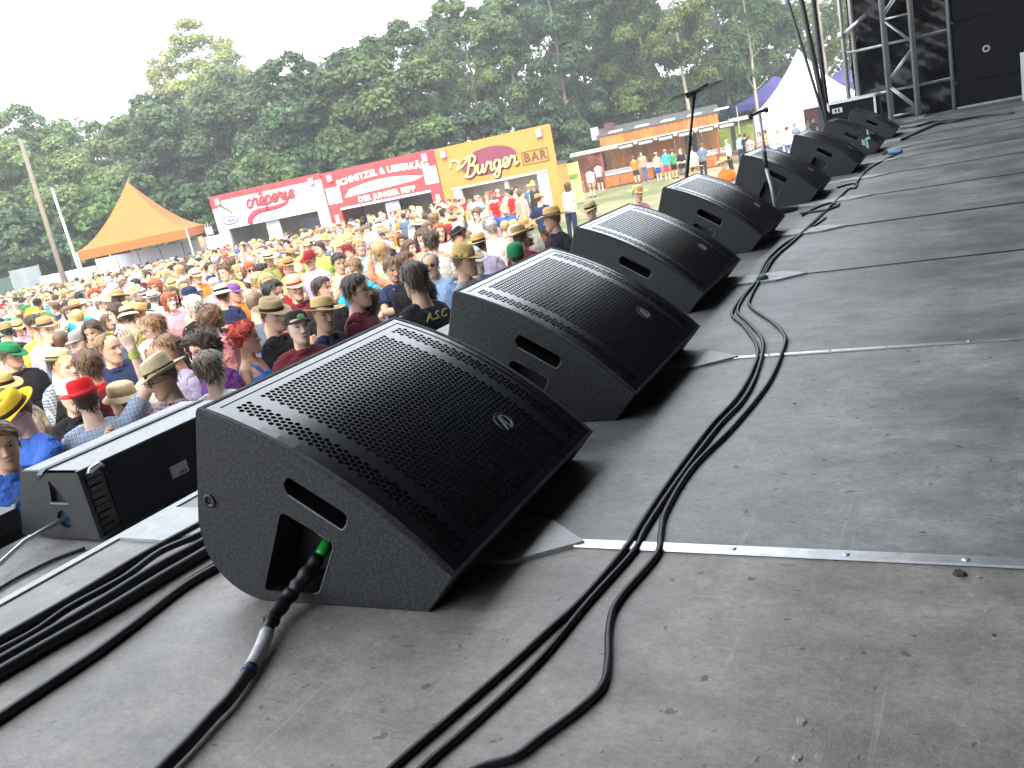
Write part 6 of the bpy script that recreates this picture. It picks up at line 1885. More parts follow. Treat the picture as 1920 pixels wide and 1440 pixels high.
def schnitzel(t, W, H, sh, depth):
    booth_common(t, W, H, sh, depth, RED, RED)
    lettering('SCHNITZEL & LEBERKÄSE', .42, (W * .53, -.02, H - sh * .36), WHITE_TEXT, t, .018, 0, 1.12, scx=1.0, arch=.16)
    mb = MB()
    poly = [(W * .16, H - sh * .76)] + [(W * (.16 + .70 * q), H - sh * .76 + .30 + .26 * math.sin(math.pi * q)) for q in np.linspace(0.08, .94, 9)] + [(W * .88, H - sh * .60), (W * .80, H - sh * .68)]
    mb.prism(poly, -.012, -.001, lambda u, v, s: (u, s, v)); mb.build('pale_streak', mat('streak_cream', (.82, .72, .62), .6), t)
    lettering('DER JUNGER SEPP', .36, (W * .53, -.02, H - sh * .885), WHITE_TEXT, t, .016, 0, 1.15)
    for x, w in ((.05, .8), (W - .78, .72)):
        mb = MB(); mb.box(x, x + w, -.012, -.001, H - sh * .86, H - sh * .42); mb.build('picture_panel', mat('panel_cream', (.82, .74, .62), .6), t)
    for x in (.2, W - .42):
        mb = MB(); mb.box(x, x + .22, -.012, .001, .3, H - sh - .3); mb.build('white_stripe', WHITE, t)
    mb = MB(); mb.box(.62, W - .62, -.01, .158, H - sh - .12, H - sh - .003); mb.build('lower_edge', SIGNWHITE, t)
    mb = MB(); mb.box(W * .48, W * .60, .2, .3, 0, H - sh - .2); mb.build('white_curtain', SIGNWHITE, t)
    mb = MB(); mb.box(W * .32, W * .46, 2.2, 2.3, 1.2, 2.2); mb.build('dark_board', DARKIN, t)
    spots(t, W, H)

def burger(t, W, H, sh, depth):
    booth_common(t, W, H, sh, depth, ORANGE, ORANGE, .5)
    def oval(cx, cz, a, b, rot, y, m, nm, p):
        q = MB(); c, s = math.cos(rot), math.sin(rot)
        q.prism([(cx + a * math.cos(u) * c - b * math.sin(u) * s, cz + a * math.cos(u) * s + b * math.sin(u) * c) for u in np.linspace(0, 2 * math.pi, 33)[:-1]], y, y + .012, lambda u, v, e: (u, e, v)); return q.build(nm, m, p)
    o = oval(W * .45, H - sh * .53, 1.50, .62, .05, -.015, PLUM, 'sign_oval', t)
    script_word('Burger', .84, .088, (W * .225 + .02, -.03, H - sh * .80 - .03), mat('dark_outline', (.09, .02, .02), .6), 'letter_outline', o, .04)
    script_word('Burger', .84, .056, (W * .225, -.07, H - sh * .80), YELLOW_PRINT, 'lettering', o, .04)
    mb = MB(); mb.tube(smooth_path([(W * .11, -.04, H - sh * .52), (W * .14, -.04, H - sh * .36), (W * .20, -.04, H - sh * .44), (W * .17, -.04, H - sh * .60), (W * .24, -.04, H - sh * .50), (W * .33, -.04, H - sh * .30)]), .05, 6); mb.build('letter_flourish', YELLOW_PRINT, o, True)
    fx0, fx1, fz0, fz1 = W * .735, W * .955, H - sh * .82, H - sh * .50
    mb = MB()
    for a in ((fx0, fx1, fz0, fz0 + .05), (fx0, fx1, fz1 - .05, fz1), (fx0, fx0 + .05, fz0 + .051, fz1 - .051), (fx1 - .05, fx1, fz0 + .051, fz1 - .051)):
        mb.box(a[0], a[1], -.012, -.001, a[2], a[3])
    f = mb.build('sign_frame', DARK_PRINT, t)
    lettering('BAR', .56, ((fx0 + fx1) / 2, -.02, (fz0 + fz1) / 2), DARK_PRINT, f, .02, 0, 1.2)
    for x0, x1 in ((.5, .95), (W - 1.05, W - .5)):
        mb = MB(); mb.box(x0, x1, .05, .2, 0, H - sh - .003); mb.build('white_pillar', SIGNWHITE, t)
    mb = MB(); mb.box(.5, W - .5, -.01, .158, H - sh - .1, H - sh - .003); mb.build('lower_edge', SIGNWHITE, t)
    mb = MB(); mb.box(.96, W * .43, 2.0, 2.1, 1.6, 2.3); mb.build('wooden_board', mat('brown_board', (.35, .17, .05), .6), t)
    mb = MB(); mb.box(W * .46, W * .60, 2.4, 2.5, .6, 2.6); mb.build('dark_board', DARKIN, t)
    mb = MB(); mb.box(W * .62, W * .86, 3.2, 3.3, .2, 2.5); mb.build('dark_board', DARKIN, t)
    mb = MB(); mb.box(W * .53, W * .565, .2, .28, 0, H - sh - .1); mb.build('white_post', SIGNWHITE, t)
    spots(t, W, H)

XB = [36.9, 36.4, 35.4, 33.9]
YB = [17.45, 23.45, 29.85, 36.4]
booth((XB[1], YB[1]), (XB[0], YB[0]), 1.58, 1.95, 'orange burger booth with plum oval sign and framed BAR lettering', burger, 1.5)
booth((XB[2] + .05, YB[2]), (XB[1] + .05, YB[1] + .06), 1.62, 1.85, 'red schnitzel booth with white lettering between white and orange booths', schnitzel)
booth((XB[3], YB[3]), (XB[2], YB[2] + .06), 1.66, 1.80, 'white crêpe booth with red script lettering, leftmost of the row', crepe)

# ------------------------------------------------------------------ tents
def pagoda(loc, w, eave, peak, canvas, label, rz, val=.35, walls=(), legs=True, concave=.62):
    t = thing('pagoda_tent', label, 'tent', loc, rz)
    n = 12; m = 12; V = []; F = []
    h = w / 2
    for j in range(m + 1):
        q = j / m
        r = h * (1 - q)
        z = eave + (peak - eave) * (q ** (1 / concave) * .82 + .18 * q)
        for sdx in range(4):
            for i in range(n):
                u = -1 + 2 * i / n
                sag = .05 * h * (1 - u * u) * math.sin(math.pi * min(1, q * 1.2)) * .6
                rr_ = r - sag * .6
                x, y = [(u * r, -rr_), (rr_, u * r), (-u * r, rr_), (-rr_, -u * r)][sdx]
                V.append((x, y, z))
    k = 4 * n
    for j in range(m):
        for i in range(k): F.append((j * k + i, j * k + (i + 1) % k, (j + 1) * k + (i + 1) % k, (j + 1) * k + i))
    mb = MB(); mb.add(V, F); mb.build('canopy', canvas, t)
    mb = MB()
    for a, b in (((-h, -h), (h, -h)), ((h, -h), (h, h)), ((h, h), (-h, h)), ((-h, h), (-h, -h))):
        mb.add([(*a, eave + .01), (*b, eave + .01), (*b, eave - val), (*a, eave - val)], [(0, 1, 2, 3)])
    mb.build('valance', canvas, t)
    for a in (-h, h):
        for b in (-h, h):
            mb = MB(); mb.box(a - .04, a + .04, b - .04, b + .04, 0, eave); mb.build('leg', ALU_PLATE, t)
    for (a, b) in walls:
        mb = MB(); d = np.array(b) - np.array(a); L = np.linalg.norm(d); nx = 14; V = []
        for i in range(nx + 1):
            p = np.array(a) + d * i / nx; o = np.array([-d[1], d[0]]) / L * .03 * math.sin(i * 2.1)
            V += [(p[0] + o[0], p[1] + o[1], 0.02), (p[0] + o[0] * .3, p[1] + o[1] * .3, eave - val * .5)]
        mb.add(V, [(2 * i, 2 * i + 2, 2 * i + 3, 2 * i + 1) for i in range(nx)]); mb.build('side_wall', SIGNWHITE, t)
    return t
WHITE_CANVAS = mat('white_canvas', (.56, .57, .60), .6, var=.05, scale=1.5, bump=.1, bscale=2)
PURPLE_CANVAS = mat('purple_canvas', (.045, .032, .20), .6)
tp = pix(238, 340, 43.5)
zt = gz(tp[0], tp[1])
t = pagoda((tp[0], tp[1], zt), 5.2, pix(268, 452, 43)[2] - zt + .15, tp[2] - zt, ORANGE_TENT, 'orange pagoda tent with a pointed roof behind the crowd', R(38), .42)
mb = MB(); mb.box(-.55, .55, -2.68, -2.62, 2.0, 2.55); mb.build('hanging_sign', mat('peach_sign', (.8, .45, .25), .6), t)
lg = lettering('autohaus', .36, (.25, 0, 0), mat('orange_print', (.6, .2, .02), .6), t, .004, .2)
lg.location = (0, -1.50, 3.55); lg.rotation_euler = (R(-38), 0, 0)
mb = MB(); mb.lathe([(0, .02), (.14, .018), (.16, 0)], 14); e = mb.build('round_emblem', mat('brown_print', (.4, .12, .03), .6), t); e.location = (1.15, -1.50, 3.55); e.rotation_euler = (R(52), 0, 0)
wp = pix(1496, 92, 54)
zw = gz(wp[0], wp[1])
h_ = 2.75
t = pagoda((wp[0], wp[1], zw), 6.3, pix(1500, 200, 51)[2] - zw + .05, wp[2] - zw, WHITE_CANVAS, 'white pagoda tent with tall peak beside the stage end', R(14), .28,
           walls=[((-3.1, 3.1), (-3.1, .3)), ((-3.05, 3.1), (3.05, 3.1))])
mb = MB(); mb.box(2.95, 3.02, -3.0, 3.0, 0, 2.9); mb.build('dark_back_wall', DARKIN, t)
mb = MB(); mb.box(2.0, 2.1, -.9, .5, 1.3, 2.5); mb.build('red_backdrop', mat('red_cloth', (.35, .03, .04), .7), t)
pp = pix(1452, 150, 63)
pagoda((pp[0], pp[1], gz(pp[0], pp[1])), 6.5, 3.4, pp[2] - gz(pp[0], pp[1]) + .3, PURPLE_CANVAS, 'purple tent roof behind the left of the white pagoda tent', R(20), .4)
pp = pix(1580, 128, 64)
pagoda((pp[0], pp[1], gz(pp[0], pp[1])), 6.0, 3.4, pp[2] - gz(pp[0], pp[1]), PURPLE_CANVAS, 'second purple tent roof, right of the white pagoda tent', R(20), .4)

# ------------------------------------------------------------------ wooden kiosk
WOOD = wood_material('orange_wood', (.30, .085, .012), (.58, .20, .034))
WOOD_RED = wood_material('red_wood', (.15, .035, .014), (.27, .075, .028))
def kiosk():
    A = ray_z(1139, 353, -2.80); Bp = ray_z(1356, 310, -2.80)
    d = Bp - A; d[2] = 0; L = np.linalg.norm(d)
    z = min(gz(A[0], A[1]), gz(Bp[0], Bp[1])) - .02
    t = thing('wooden_kiosk', 'long wooden drinks kiosk with orange boards, counters and menu signs', 'kiosk', (A[0], A[1], z), math.atan2(d[1], d[0]))
    HA = 2.5
    def boards(x0, x1, y, z0, z1, m, nm='plank', w=.2, th=.03):
        n = max(1, int((x1 - x0) / w)); k = (x1 - x0) / n
        for i in range(n):
            mb = MB(); dy = random.uniform(0, .012)
            mb.box(x0 + i * k + .008, x0 + (i + 1) * k - .008, y - dy, y + th, z0, z1); mb.build(nm, m, t)
    # counters with plank fronts
    boards(0.0, 3.1, .0, .08, 1.02, WOOD); boards(3.5, 3.9, .0, .08, 1.02, WOOD)
    boards(3.9, L - 2.0, .15, .08, 1.0, WOOD); boards(L - 1.7, L + .1, .0, .08, 1.02, WOOD)
    for x0, x1, y in ((-.05, 2.0, 0), (2.35, 3.6, 0), (L - 1.75, L + .15, 0), (3.95, L - 2, .15)):
        mb = MB(); mb.box(x0, x1, y - .12, y + .55, 1.05, 1.11); c = mb.build('counter_top', COUNTER, t)
        mb = MB(); mb.box(x0 + .05, x1 - .05, y - .06, y - .035, .80, 1.04); mb.build('counter_edge', mat('pale_slate', (.42, .45, .52), .5), c)
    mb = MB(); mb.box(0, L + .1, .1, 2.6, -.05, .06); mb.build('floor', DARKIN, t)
    boards(0, L + .1, 2.3, .06, HA + .2, wood_material('warm_lit_wood', (.50, .17, .025), (.80, .33, .06)), 'back_plank', .35)  # brighter back planks: warm light inside painted into the wood
    # side bay on the left with a lean-to roof
    boards(-1.75, -1.0, .25, .05, 2.25, WOOD_RED, 'side_plank', .2); boards(-.95, -.1, .6, .05, 1.0, WOOD_RED, 'side_plank', .2)
    mb = MB(); mb.box(-1.8, -.02, 1.6, 1.7, .05, 2.3); mb.build('side_back', WOOD_RED, t)
    boards(-1.0, -.1, 1.0, 1.25, 2.2, WOOD_RED, 'side_plank', .3)
    for x in (-.02, L * .98, -1.75):
        mb = MB(); mb.box(x - .06, x + .06, -.5, -.38, 0, HA); mb.build('roof_post', WOOD_RED, t)
    # lean-to roof over the counters
    def slab(x0, x1, y0, y1, za, zb, m, nm, th=.06):
        mb = MB(); mb.add([(x0, y0, za), (x1, y0, za), (x1, y1, zb), (x0, y1, zb), (x0, y0, za + th), (x1, y0, za + th), (x1, y1, zb + th), (x0, y1, zb + th)],
                          [(0, 3, 2, 1), (4, 5, 6, 7), (0, 1, 5, 4), (1, 2, 6, 5), (2, 3, 7, 6), (3, 0, 4, 7)]); return mb.build(nm, m, t)
    slab(-2.0, L + .7, -.7, .1, HA - .06, HA + .12, mat('pale_roof_board', (.42, .36, .32), .7, var=.2, scale=4), 'awning_roof')
    # fascia planks and upper roof
    n = 24
    for i in range(n):
        x0 = .0 + i * (L + .1) / n
        mb = MB(); mb.box(x0 + .01, x0 + (L + .1) / n - .01, .1, .13, HA + .16, HA + .82); mb.build('fascia_plank', WOOD, t)
    slab(-.15, L + .25, .02, 2.7, HA + .83, HA + 1.28, GREYROOF, 'main_roof')
    for i in range(5):
        x = .6 + i * 1.7
        mb = MB(); mb.add([(x, .25, HA + .935), (x + .9, .25, HA + .935), (x + 1.0, .9, HA + 1.046), (x + .15, .9, HA + 1.046)], [(0, 1, 2, 3)]); mb.build('pale_roof_patch', mat('roof_patch', (.6, .62, .64), .6), t)
    # dark menu signs along the edge of the awning
    for i in range(6):
        x = 1.15 + i * 1.27
        mb = MB(); mb.box(x, x + 1.02, -.745, -.71, HA - .22, HA + .10); s = mb.build('menu_sign', BLACK, t)
        mb = MB(); mb.box(x + .08, x + .94, -.751, -.746, HA - .155, HA + .02); mb.build('sign_face', mat('sign_face', (.33, .36, .33), .6), s)
    mb = MB(); mb.box(L * .72, L * .82, 2.2, 2.29, .9, 2.3); mb.build('dark_doorway', DARKIN, t)
    mb = MB(); mb.box(L * .42, L * .58, 2.2, 2.29, 1.3, 2.4); mb.build('picture_board', mat('orange_poster', (.75, .2, .03), .6), t)
    for x in (.5, .9, 1.5, 2.6, 3.0, L - 1.2, L - .6):
        mb = MB(); mb.lathe([(0, 0), (.05, 0), (.055, .14), (.03, .2), (.03, .28), (0, .28)], 8, (x, .2, 1.111)); mb.build('bottle', mat('bottle_brown', (.12, .06, .02), .25), t, True)
    # chimney box and white lamp on the left end of the roof
    mb = MB(); mb.box(-.5, .0, .5, 1.0, HA + .7, HA + 1.5); mb.build('vent_box', mat('vent_grey', (.35, .36, .36), .6), t)
    mb = MB(); mb.box(.35, 1.0, 1.3, 1.8, HA + 1.1, HA + 1.6); mb.build('dark_vent', mat('dark_red_vent', (.10, .03, .04), .7), t)
    slab(L + .75, L + 3.6, -.2, .6, HA + .05, HA + .22, ALU_PLATE, 'side_flap', .04)
    return t
kiosk()

# ------------------------------------------------------------------ fences, banners, posts
def panel_fence(a, b, h, n, label, m, wob=0.0):
    a = np.array(a[:2], float); b = np.array(b[:2], float); d = b - a; L = np.linalg.norm(d)
    z = min(gz(*a), gz(*b))
    t = thing('banner_fence', label, 'fence', (a[0], a[1], z), math.atan2(d[1], d[0]))
    for i in range(n):
        mb = MB(); x0, x1 = L * i / n + .03, L * (i + 1) / n - .03; k = 6; V = []
        for q in range(k + 1):
            x = x0 + (x1 - x0) * q / k; V += [(x, .03 * math.sin(q * 1.7 + i), .15), (x, .02 * math.sin(q * 1.3 + i), h)]
        mb.add(V, [(2 * q, 2 * q + 2, 2 * q + 3, 2 * q + 1) for q in range(k)]); mb.build('fence_banner', m, t)
    for i in range(n + 1):
        mb = MB(); mb.tube([(L * i / n, .06, 0), (L * i / n, .06, h + .05)], .025, 6); mb.build('fence_post', STEEL, t)
    return t
FENCE_WHITE = mat('white_fence_banner', (.70, .74, .80), .6, var=.06, scale=1)
p0 = pix(58, 522, 50); p1 = pix(176, 486, 48)
panel_fence(p0, p1, p0[2] - gz(p0[0], p0[1]), 3, 'plain white banner fence below the leaning poles, left part', FENCE_WHITE)
p0 = pix(178, 489, 47.6); p1 = pix(425, 430, 44.5)
t = panel_fence(p0, p1, (p0[2] - gz(p0[0], p0[1]) + p1[2] - gz(p1[0], p1[1])) / 2, 6, 'white banner fence running behind the orange tent', FENCE_WHITE)
p0 = pix(18, 512, 49); p1 = pix(70, 494, 49.6)
t = panel_fence(p0, p1, p0[2] - gz(p0[0], p0[1]) + .1, 1, 'grey fence panel at the left end of the white banner fence', mat('grey_fence', (.24, .28, .30), .7, var=.15, scale=2))
p0 = pix(-60, 535, 52); p1 = pix(18, 516, 51)
t = panel_fence(p0, p1, p0[2] - gz(p0[0], p0[1]), 2, 'dark green mesh fence at the left edge of the photo', mat('green_mesh', (.05, .10, .09), .8))
p0 = pix(1040, 312, 46); p1 = pix(1084, 303, 47)
t = panel_fence(p0, p1, p0[2] - gz(p0[0], p0[1]), 1, 'yellow green advertising banner right of the burger booth', mat('yellow_green_banner', (.55, .66, .16), .6))
lettering('Allianz' if False else 'Ochsen', .5, (.75, -.06, 1.55), mat('green_print', (.1, .2, .05), .6), t, .01)
def railing():
    a = pix(1060, 352, 45)[:2]; b = pix(1094, 345, 46)[:2]; d = b - a; L = np.linalg.norm(d)
    t = thing('crowd_railing', 'grey metal railing with upright bars below the yellow green banner', 'railing', (a[0], a[1], gz(*a)), math.atan2(d[1], d[0]))
    for z in (.15, 1.1):
        mb = MB(); mb.tube([(0, 0, z), (L, 0, z)], .022, 6); mb.build('rail', STEEL, t)
    for i in range(10):
        mb = MB(); mb.tube([(L * i / 9, 0, .0 if i % 9 == 0 else .15), (L * i / 9, 0, 1.1)], .016, 6); mb.build('upright_bar', STEEL, t)
railing()
def post(a, b, r, m, label, name='wooden_pole', cat='pole'):
    A = np.array(b); G = np.array(a); z = gz(G[0], G[1])
    d = A - G; d = d / d[2]
    foot = G + d * (z - G[2])
    mb = MB(); mb.tube([foot, (foot + A) / 2, A], [r * 1.15, r, r * .85], 8)
    tag(mb.build(name, m, smooth=True), label, cat)
post(pix(110, 492, 49), pix(38, 262, 49.5), .14, mat('weathered_wood', (.17, .14, .105), .85, var=.25, scale=6), 'thick wooden pole leaning left behind the white banner fence')
post(pix(143, 490, 49.2), pix(97, 353, 49.5), .075, WHITE, 'thin white mast right of the thick wooden pole', 'white_mast', 'mast')
def small_sign():
    p = pix(392, 433, 46); z = gz(p[0], p[1])
    t = thing('small_sign', 'small white sign on a post left of the white booth', 'sign', (p[0], p[1], z), math.atan2(p[1], p[0]) - math.pi / 2)
    mb = MB(); mb.tube([(0, .02, 0), (0, .02, p[2] - z + .5)], .03, 6); mb.build('sign_post', STEEL, t)
    mb = MB(); mb.box(-.18, .18, -.02, .0, p[2] - z - .2, p[2] - z + .2); mb.build('sign_plate', WHITE, t)
small_sign()

# bright field behind the kiosk
def far_field():
    mb = MB()
    V = []; n = 20
    c0 = pix(1330, 262, 66); c1 = pix(1470, 225, 72)
    for i in range(n + 1):
        q = i / n; x, y = c0[0] + (c1[0] - c0[0]) * q, c0[1] + (c1[1] - c0[1]) * q
        for r in range(6):
            s = r / 5; V.append((x + (x / 50) * s * 5, y + (y / 50) * s * 5, gz(x, y) + .05 + 1.9 * s * s * (3 - 2 * s) + .05 * math.sin(i * 1.7 + r)))
    mb.add(V, [(i * 6 + r, i * 6 + 6 + r, i * 6 + 7 + r, i * 6 + r + 1) for i in range(n) for r in range(5)])
    o = mb.build('meadow_bank', mat('yellow_lit_meadow', (.42, .46, .06), .9, var=.3, scale=.8), smooth=True)  # yellow light on the grass is painted into its colour
    tag(o, 'bright yellow green meadow bank between kiosk and pagoda tent', kind='structure')
far_field()

# ------------------------------------------------------------------ trees
def crown_mesh(name, blobs, nleaf, size, seed, base=(.072, .115, .052), droop=.2):
    """leaf clusters: small bent quads spread through many lumps of the crown"""
    g = np.random.default_rng(seed)
    B = np.array(blobs)                     # x y z r
    w = B[:, 3] ** 2; w /= w.sum()
    idx = g.choice(len(B), nleaf, p=w)
    d = g.normal(size=(nleaf, 3)); d /= np.linalg.norm(d, axis=1)[:, None]
    d[:, 2] = np.where(d[:, 2] < -.3, -d[:, 2], d[:, 2])
    rad = B[idx, 3] * (.72 + .34 * g.random(nleaf))
    lump = 1 + .25 * np.sin(d[:, 0] * 5 + idx) * np.sin(d[:, 1] * 6 + idx * 2) * np.sin(d[:, 2] * 5)
    P = B[idx, :3] + d * (rad * lump)[:, None] * np.array([1, 1, .85])
    nrm = d * 1.0 + g.normal(size=(nleaf, 3)) * .42 + np.array([0, 0, .25]); nrm /= np.linalg.norm(nrm, axis=1)[:, None]
    u = np.cross(nrm, g.normal(size=(nleaf, 3))); u /= np.linalg.norm(u, axis=1)[:, None]
    v = np.cross(nrm, u)
    s = size * (.6 + .8 * g.random(nleaf))
    a, b = (s * .5)[:, None], (s * .34)[:, None]
    bend = (s * .12)[:, None]
    V = np.stack([P - u * a - nrm * bend, P + v * b, P + u * a - nrm * bend, P - v * b], 1).reshape(-1, 3)
    me = bpy.data.meshes.new(name)
    F = np.arange(nleaf * 4).reshape(-1, 4)
    me.vertices.add(nleaf * 4); me.vertices.foreach_set('co', V.ravel())
    me.loops.add(nleaf * 4); me.loops.foreach_set('vertex_index', F.ravel())
    me.polygons.add(nleaf); me.polygons.foreach_set('loop_start', np.arange(nleaf) * 4); me.polygons.foreach_set('loop_total', np.full(nleaf, 4))
    me.update()
    bt = .75 + .5 * g.random(len(B))
    br = (bt[idx] * (.65 + .7 * g.random(nleaf)))
    hue = g.normal(0, .12, nleaf)
    C = np.ones((nleaf, 4)); C[:, 0] = base[0] * br * (1 + hue); C[:, 1] = base[1] * br; C[:, 2] = base[2] * br * (1 - hue)
    ca = me.color_attributes.new('leaf', 'FLOAT_COLOR', 'POINT'); ca.data.foreach_set('color', np.repeat(C, 4, 0).ravel())
    me.materials.append(LEAF)
    return me

def make_blobs(seed, n, rx, z0, z1, shape):
    g = random.Random(seed); out = []
    while len(out) < n:
        t = g.random(); z = z0 + (z1 - z0) * t
        if shape == 'round': env = math.sqrt(max(0.02, 1 - (2 * t - .85) ** 2 / 1.4))
        elif shape == 'tall': env = min(1, .55 + t * 1.2) * math.sqrt(max(.03, 1 - max(0, (t - .45) / .55) ** 2))
        elif shape == 'spire': env = (1 - t) ** .5 * .85 + .16
        else: env = math.sqrt(max(.02, 1 - t * t))
        a = g.uniform(0, 6.283); r = rx * env * math.sqrt(g.random()) * .95
        br = rx * g.uniform(.2, .36) * (.75 if t > .85 else 1) * (.62 if shape == 'spire' else 1)
        out.append((r * math.cos(a), r * math.sin(a), z, br))
    return out

def trunk_mesh(seed, H, r, crown0, spread, m):
    g = random.Random(seed); mb = MB()
    P = [(0, 0, -.2)]; x = y = 0
    for i in range(1, 7):
        x += g.uniform(-.12, .12); y += g.uniform(-.12, .12); P.append((x, y, H * .92 * i / 6))
    mb.tube(smooth_path(P, 3), list(np.linspace(r, r * .18, 19)), 8)
    for q in range(9):
        t = g.uniform(.35, .9); b = np.array(P[min(6, int(t * 6))]); a = g.uniform(0, 6.283); L = spread * g.uniform(.5, .95) * (1.15 - t)
        e = b + np.array([math.cos(a) * L, math.sin(a) * L, L * g.uniform(.5, 1.1)])
        mid = (b + e) / 2 + np.array([0, 0, -.1 * L])
        mb.tube(smooth_path([b, mid, e], 3), list(np.linspace(r * .45 * (1 - t * .5), r * .08, 7)), 6)
    return mb.mesh('trunk', [m], True)

KINDS = {}
def kind(name, n, rx, z0, z1, shape, nleaf, size, trunk, m=None, base=(.072, .115, .052)):
    KINDS[name] = [(crown_mesh('crown', make_blobs(s * 31 + len(name), n, rx, z0, z1, shape), nleaf, size, s + 5, base), trunk_mesh(s + 3, z1, trunk, z0, rx, m or BARK), z1 + rx * .2) for s in range(3)]
kind('broad', 40, 4.2, 2.2, 13.2, 'round', 26000, .29, .26)
kind('tall', 54, 4.4, 3.0, 21.5, 'tall', 34000, .30, .30)
kind('slim', 170, 4.2, 4.0, 19.0, 'spire', 21000, .25, .16, PALE_BARK, (.15, .18, .075))
kind('open', 40, 3.8, 8.0, 22.0, 'round', 12000, .28, .24, PALE_BARK, (.078, .115, .052))
kind('bush', 24, 2.2, .4, 4.4, 'dome', 10000, .24, .09, None, (.065, .115, .05))
TREE_N = {}
def tree(k, u, v, d, label, tint=(1, 1, 1), wide=1.0):
    i = TREE_N.get(k, 0); TREE_N[k] = i + 1
    cm, tm, h0 = KINDS[k][i % 3]
    if k != 'bush' and d < 70: d += random.uniform(-4, 5)
    q = random.uniform(.85, 1.2); tint = (tint[0] * q * random.uniform(.93, 1.1), tint[1] * q, tint[2] * q * random.uniform(.85, 1.1))
    p = pix(u, v, d); z = gz(p[0], p[1]); H = max(2.0, p[2] - z); s = H / h0
    t = thing('bush' if k == 'bush' else 'tree', label, 'bush' if k == 'bush' else 'tree', (p[0], p[1], z), random.uniform(0, 6.28), 'bushes at the wood edge' if k == 'bush' else 'trees behind the festival field')
    w = s * wide if k not in ('broad', 'bush') else (.55 * s + .45) * wide
    t.scale = (w, w, s)
    c = link('crown', cm, t); c.color = (*tint, 1)
    link('trunk', tm, t)
    return t
GLARE_LT, DK_, OL, GR = (2.1, 1.95, 1.6), (.62, .72, .85), (1.3, 1.15, .8), (.8, 1.35, .6)  # first tint paints veiling glare and haze into the left trees' leaves
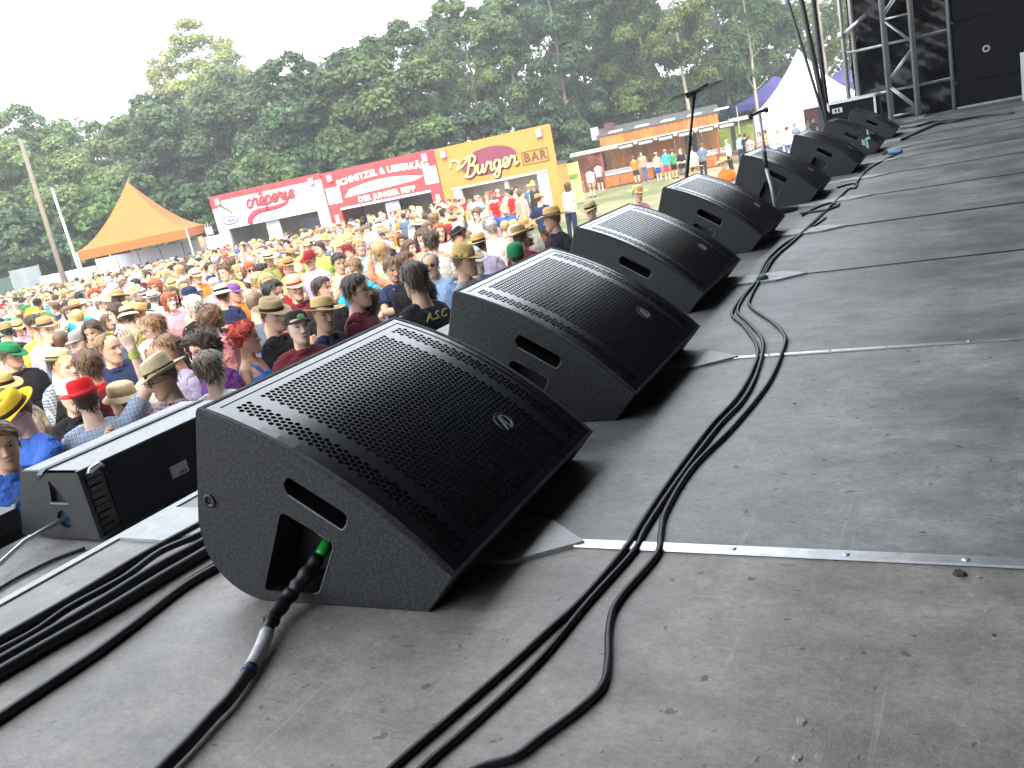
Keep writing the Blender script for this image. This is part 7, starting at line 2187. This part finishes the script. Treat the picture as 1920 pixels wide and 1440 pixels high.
TREES = [
    # k, u, v(top), depth, tint, width, label
    ('slim', 352, 22, 84, GLARE_LT, 1.25, 'tall sparse poplar rising above the other trees at upper left'),
    ('slim', 408, 62, 86, GLARE_LT, 1.0, 'slimmer sparse poplar right beside the tallest one'),
    ('slim', 296, 100, 86, GLARE_LT, 1.0, 'short sparse poplar left of the tallest one'),
    ('broad', 398, 118, 78, GLARE_LT, 1.1, 'pale yellow green tree below the poplars'),
    ('broad', -190, 250, 62, GLARE_LT, 1.2, 'pale tree at the far left edge of the wood'),
    ('broad', -80, 205, 64, GLARE_LT, 1.1, 'tree tinted pale for glare at left edge, above the wooden pole'),
    ('broad', 20, 196, 63, GLARE_LT, 1.1, 'pale tree with rounded top above the wooden pole'),
    ('broad', 100, 232, 60, (1.7, 1.65, 1.4), 1.0, 'mid green tree behind the white mast'),  # this tint and the next also carry painted glare
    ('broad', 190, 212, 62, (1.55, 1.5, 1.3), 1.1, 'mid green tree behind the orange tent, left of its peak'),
    ('broad', 285, 168, 60, (1.1, 1.12, 1), 1.1, 'green tree above the orange tent peak'),
    ('broad', 360, 150, 58, (1, 1.02, 1), 1.1, 'dense tree between the orange tent and the white booth'),
    ('broad', 450, 118, 60, (.95, 1, 1), 1.15, 'broad dense tree above the left corner of the white booth'),
    ('broad', 530, 98, 59, (.9, .98, 1), 1.1, 'broad dark tree above the white booth'),
    ('broad', 610, 74, 60, (1, 1.02, 1), 1.15, 'broad tree above the joint of white and red booths'),
    ('broad', 690, 60, 60, (1.1, 1.1, .95), 1.1, 'lighter tree above the red booth'),
    ('tall', 752, 24, 62, (1, 1.05, 1), 1.0, 'tall tree whose top stands free in the sky above the red booth'),
    ('tall', 850, -40, 58, (1.35, 1.3, 1.05), .95, 'tall light green tree above the left of the burger booth'),
    ('tall', 925, -30, 60, (1.3, 1.25, 1), .9, 'tall light green tree above the burger booth, with pale trunk'),
    ('tall', 1010, -80, 61, (.85, .95, 1), 1.0, 'tall dark tree above the right corner of the burger booth'),
    ('tall', 1090, -110, 60, (.9, .98, .95), 1.0, 'tall dark tree above the left end of the kiosk'),
    ('tall', 1165, -120, 62, OL, .95, 'tall olive tree above the middle of the kiosk'),
    ('open', 1242, -130, 58, OL, 1.0, 'tall open tree with bare pale trunk behind the music stand'),
    ('tall', 1325, -130, 66, (.9, 1.05, .9), .9, 'tall tree right of the bare pale trunk'),
    ('open', 1378, -130, 57, (.95, 1.1, .9), .9, 'tall open tree with leaning branch left of the pagoda tent'),
    ('tall', 1425, -140, 68, (.85, 1, .85), .9, 'tall dark tree behind the left of the white pagoda tent'),
    ('open', 1520, -150, 62, OL, 1.0, 'tall thin-leaved tree behind the leaning black poles'),
    ('tall', 1610, -150, 70, (.9, 1.1, .8), .9, 'tall tree behind the truss tower edge'),
    ('broad', 60, 285, 74, DK_, 1.2, 'dark tree in the second row at left'),
    ('broad', 240, 262, 73, DK_, 1.2, 'dark tree in the second row behind the orange tent'),
    ('broad', 420, 205, 73, DK_, 1.2, 'dark tree in the second row left of the white booth'),
    ('broad', 580, 165, 73, DK_, 1.2, 'dark tree in the second row above the white booth'),
    ('tall', 700, 120, 75, DK_, 1.1, 'dark tree in the second row above the red booth'),
    ('tall', 815, 20, 74, DK_, 1.1, 'dark tree in the second row left of the light green ones'),
    ('tall', 960, -40, 76, DK_, 1.1, 'dark tree in the second row above the burger booth'),
    ('tall', 1060, -60, 76, DK_, 1.1, 'dark tree in the second row left of the kiosk'),
    ('tall', 1200, -40, 78, DK_, 1.1, 'dark tree in the second row behind the kiosk'),
    ('tall', 1290, 0, 80, DK_, 1.0, 'dark tree in the second row right of the music stand'),
    ('tall', 1400, -20, 82, DK_, 1.0, 'dark tree in the second row left of the pagoda tent'),
    ('bush', 1378, 128, 76, (.9, 1.75, .6), 1.3, 'bright green bush left of the white pagoda tent'),
    ('bush', 1408, 150, 78, (.85, 1.6, .6), 1.2, 'bright green bush close to the purple tent roof'),
    ('bush', 170, 330, 54, (1.3, 1.3, 1), 1.3, 'willow-like light bush between white mast and orange tent'),
    ('bush', 215, 312, 55, (1.25, 1.25, 1), 1.3, 'light bush close behind the orange tent peak'),
    ('bush', 20, 380, 54, (.9, 1, 1), 1.4, 'dark bush at the left edge behind the green mesh fence'),
    ('bush', 95, 395, 55, (.8, .9, 1), 1.3, 'dark bush between the two leaning poles'),
    ('bush', 300, 350, 54, (.8, .9, .95), 1.3, 'dark bush right of the orange tent peak'),
    ('bush', 370, 330, 54, (.9, 1, .95), 1.2, 'dark bush left of the white booth corner'),
    ('bush', 470, 270, 54, (1.15, 1.15, .95), 1.2, 'lighter bush above the left of the white booth'),
    ('bush', 560, 262, 55, (.8, .9, 1), 1.3, 'dark bush above the white booth'),
    ('bush', 668, 232, 55, (1.25, 1.2, .95), 1.2, 'lighter bush hanging over the red booth'),
    ('bush', 745, 240, 56, (.75, .85, .95), 1.3, 'dark bush above the right of the red booth'),
    ('bush', 880, 190, 56, (.7, .8, .95), 1.3, 'dark bush above the burger booth'),
    ('bush', 1000, 190, 62, (.7, .8, .95), 1.4, 'dark bush above the right corner of the burger booth'),
    ('bush', 1090, 190, 68, (.75, .9, .95), 1.4, 'dark bush at the left end of the kiosk'),
    ('bush', 1180, 165, 70, (.75, .95, .9), 1.4, 'dark bush behind the kiosk roof'),
    ('bush', 1320, 140, 74, (.75, 1.05, .8), 1.4, 'dark green bush behind the right end of the kiosk'),
]
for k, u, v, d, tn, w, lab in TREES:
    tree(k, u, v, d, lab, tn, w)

def wood_mass():
    """the depth of the wood behind the rows of trees, which reads as one mass"""
    bl = []
    g = random.Random(3)
    for u in range(-420, 1900, 34):
        top = np.interp(u, [-420, 0, 250, 450, 700, 800, 1900], [370, 310, 262, 205, 145, 75, 10])
        for q in range(4):
            p = pix(u + g.uniform(-20, 20), top + q * 60 + g.uniform(-15, 15), 90 + g.uniform(-6, 6))
            bl.append((p[0], p[1], max(p[2], gz(p[0], p[1]) + .5), g.uniform(2.2, 3.2)))
    me = crown_mesh('far_wood', bl, 60000, .55, 77, (.07, .105, .05))
    o = link('far_wood', me); o.color = (1, 1, 1, 1)
    tag(o, 'dark depth of the wood behind the tree rows', kind='stuff')
wood_mass()


# ------------------------------------------------------------------ air
def haze():
    mb = MB(); mb.box(-145, 175, -125, 175, -5, 34)
    m = bpy.data.materials.new('haze_air'); m.use_nodes = True
    nt = m.node_tree
    for n in list(nt.nodes): nt.nodes.remove(n)
    o = nt.nodes.new('ShaderNodeOutputMaterial'); v = nt.nodes.new('ShaderNodeVolumePrincipled')
    v.inputs['Color'].default_value = (.9, .94, 1.0, 1); v.inputs['Density'].default_value = 0.0016; v.inputs['Anisotropy'].default_value = 0.2
    nt.links.new(v.outputs[0], o.inputs['Volume'])
    tag(mb.build('haze', m), 'thin bright summer haze over the field', kind='stuff')
haze()
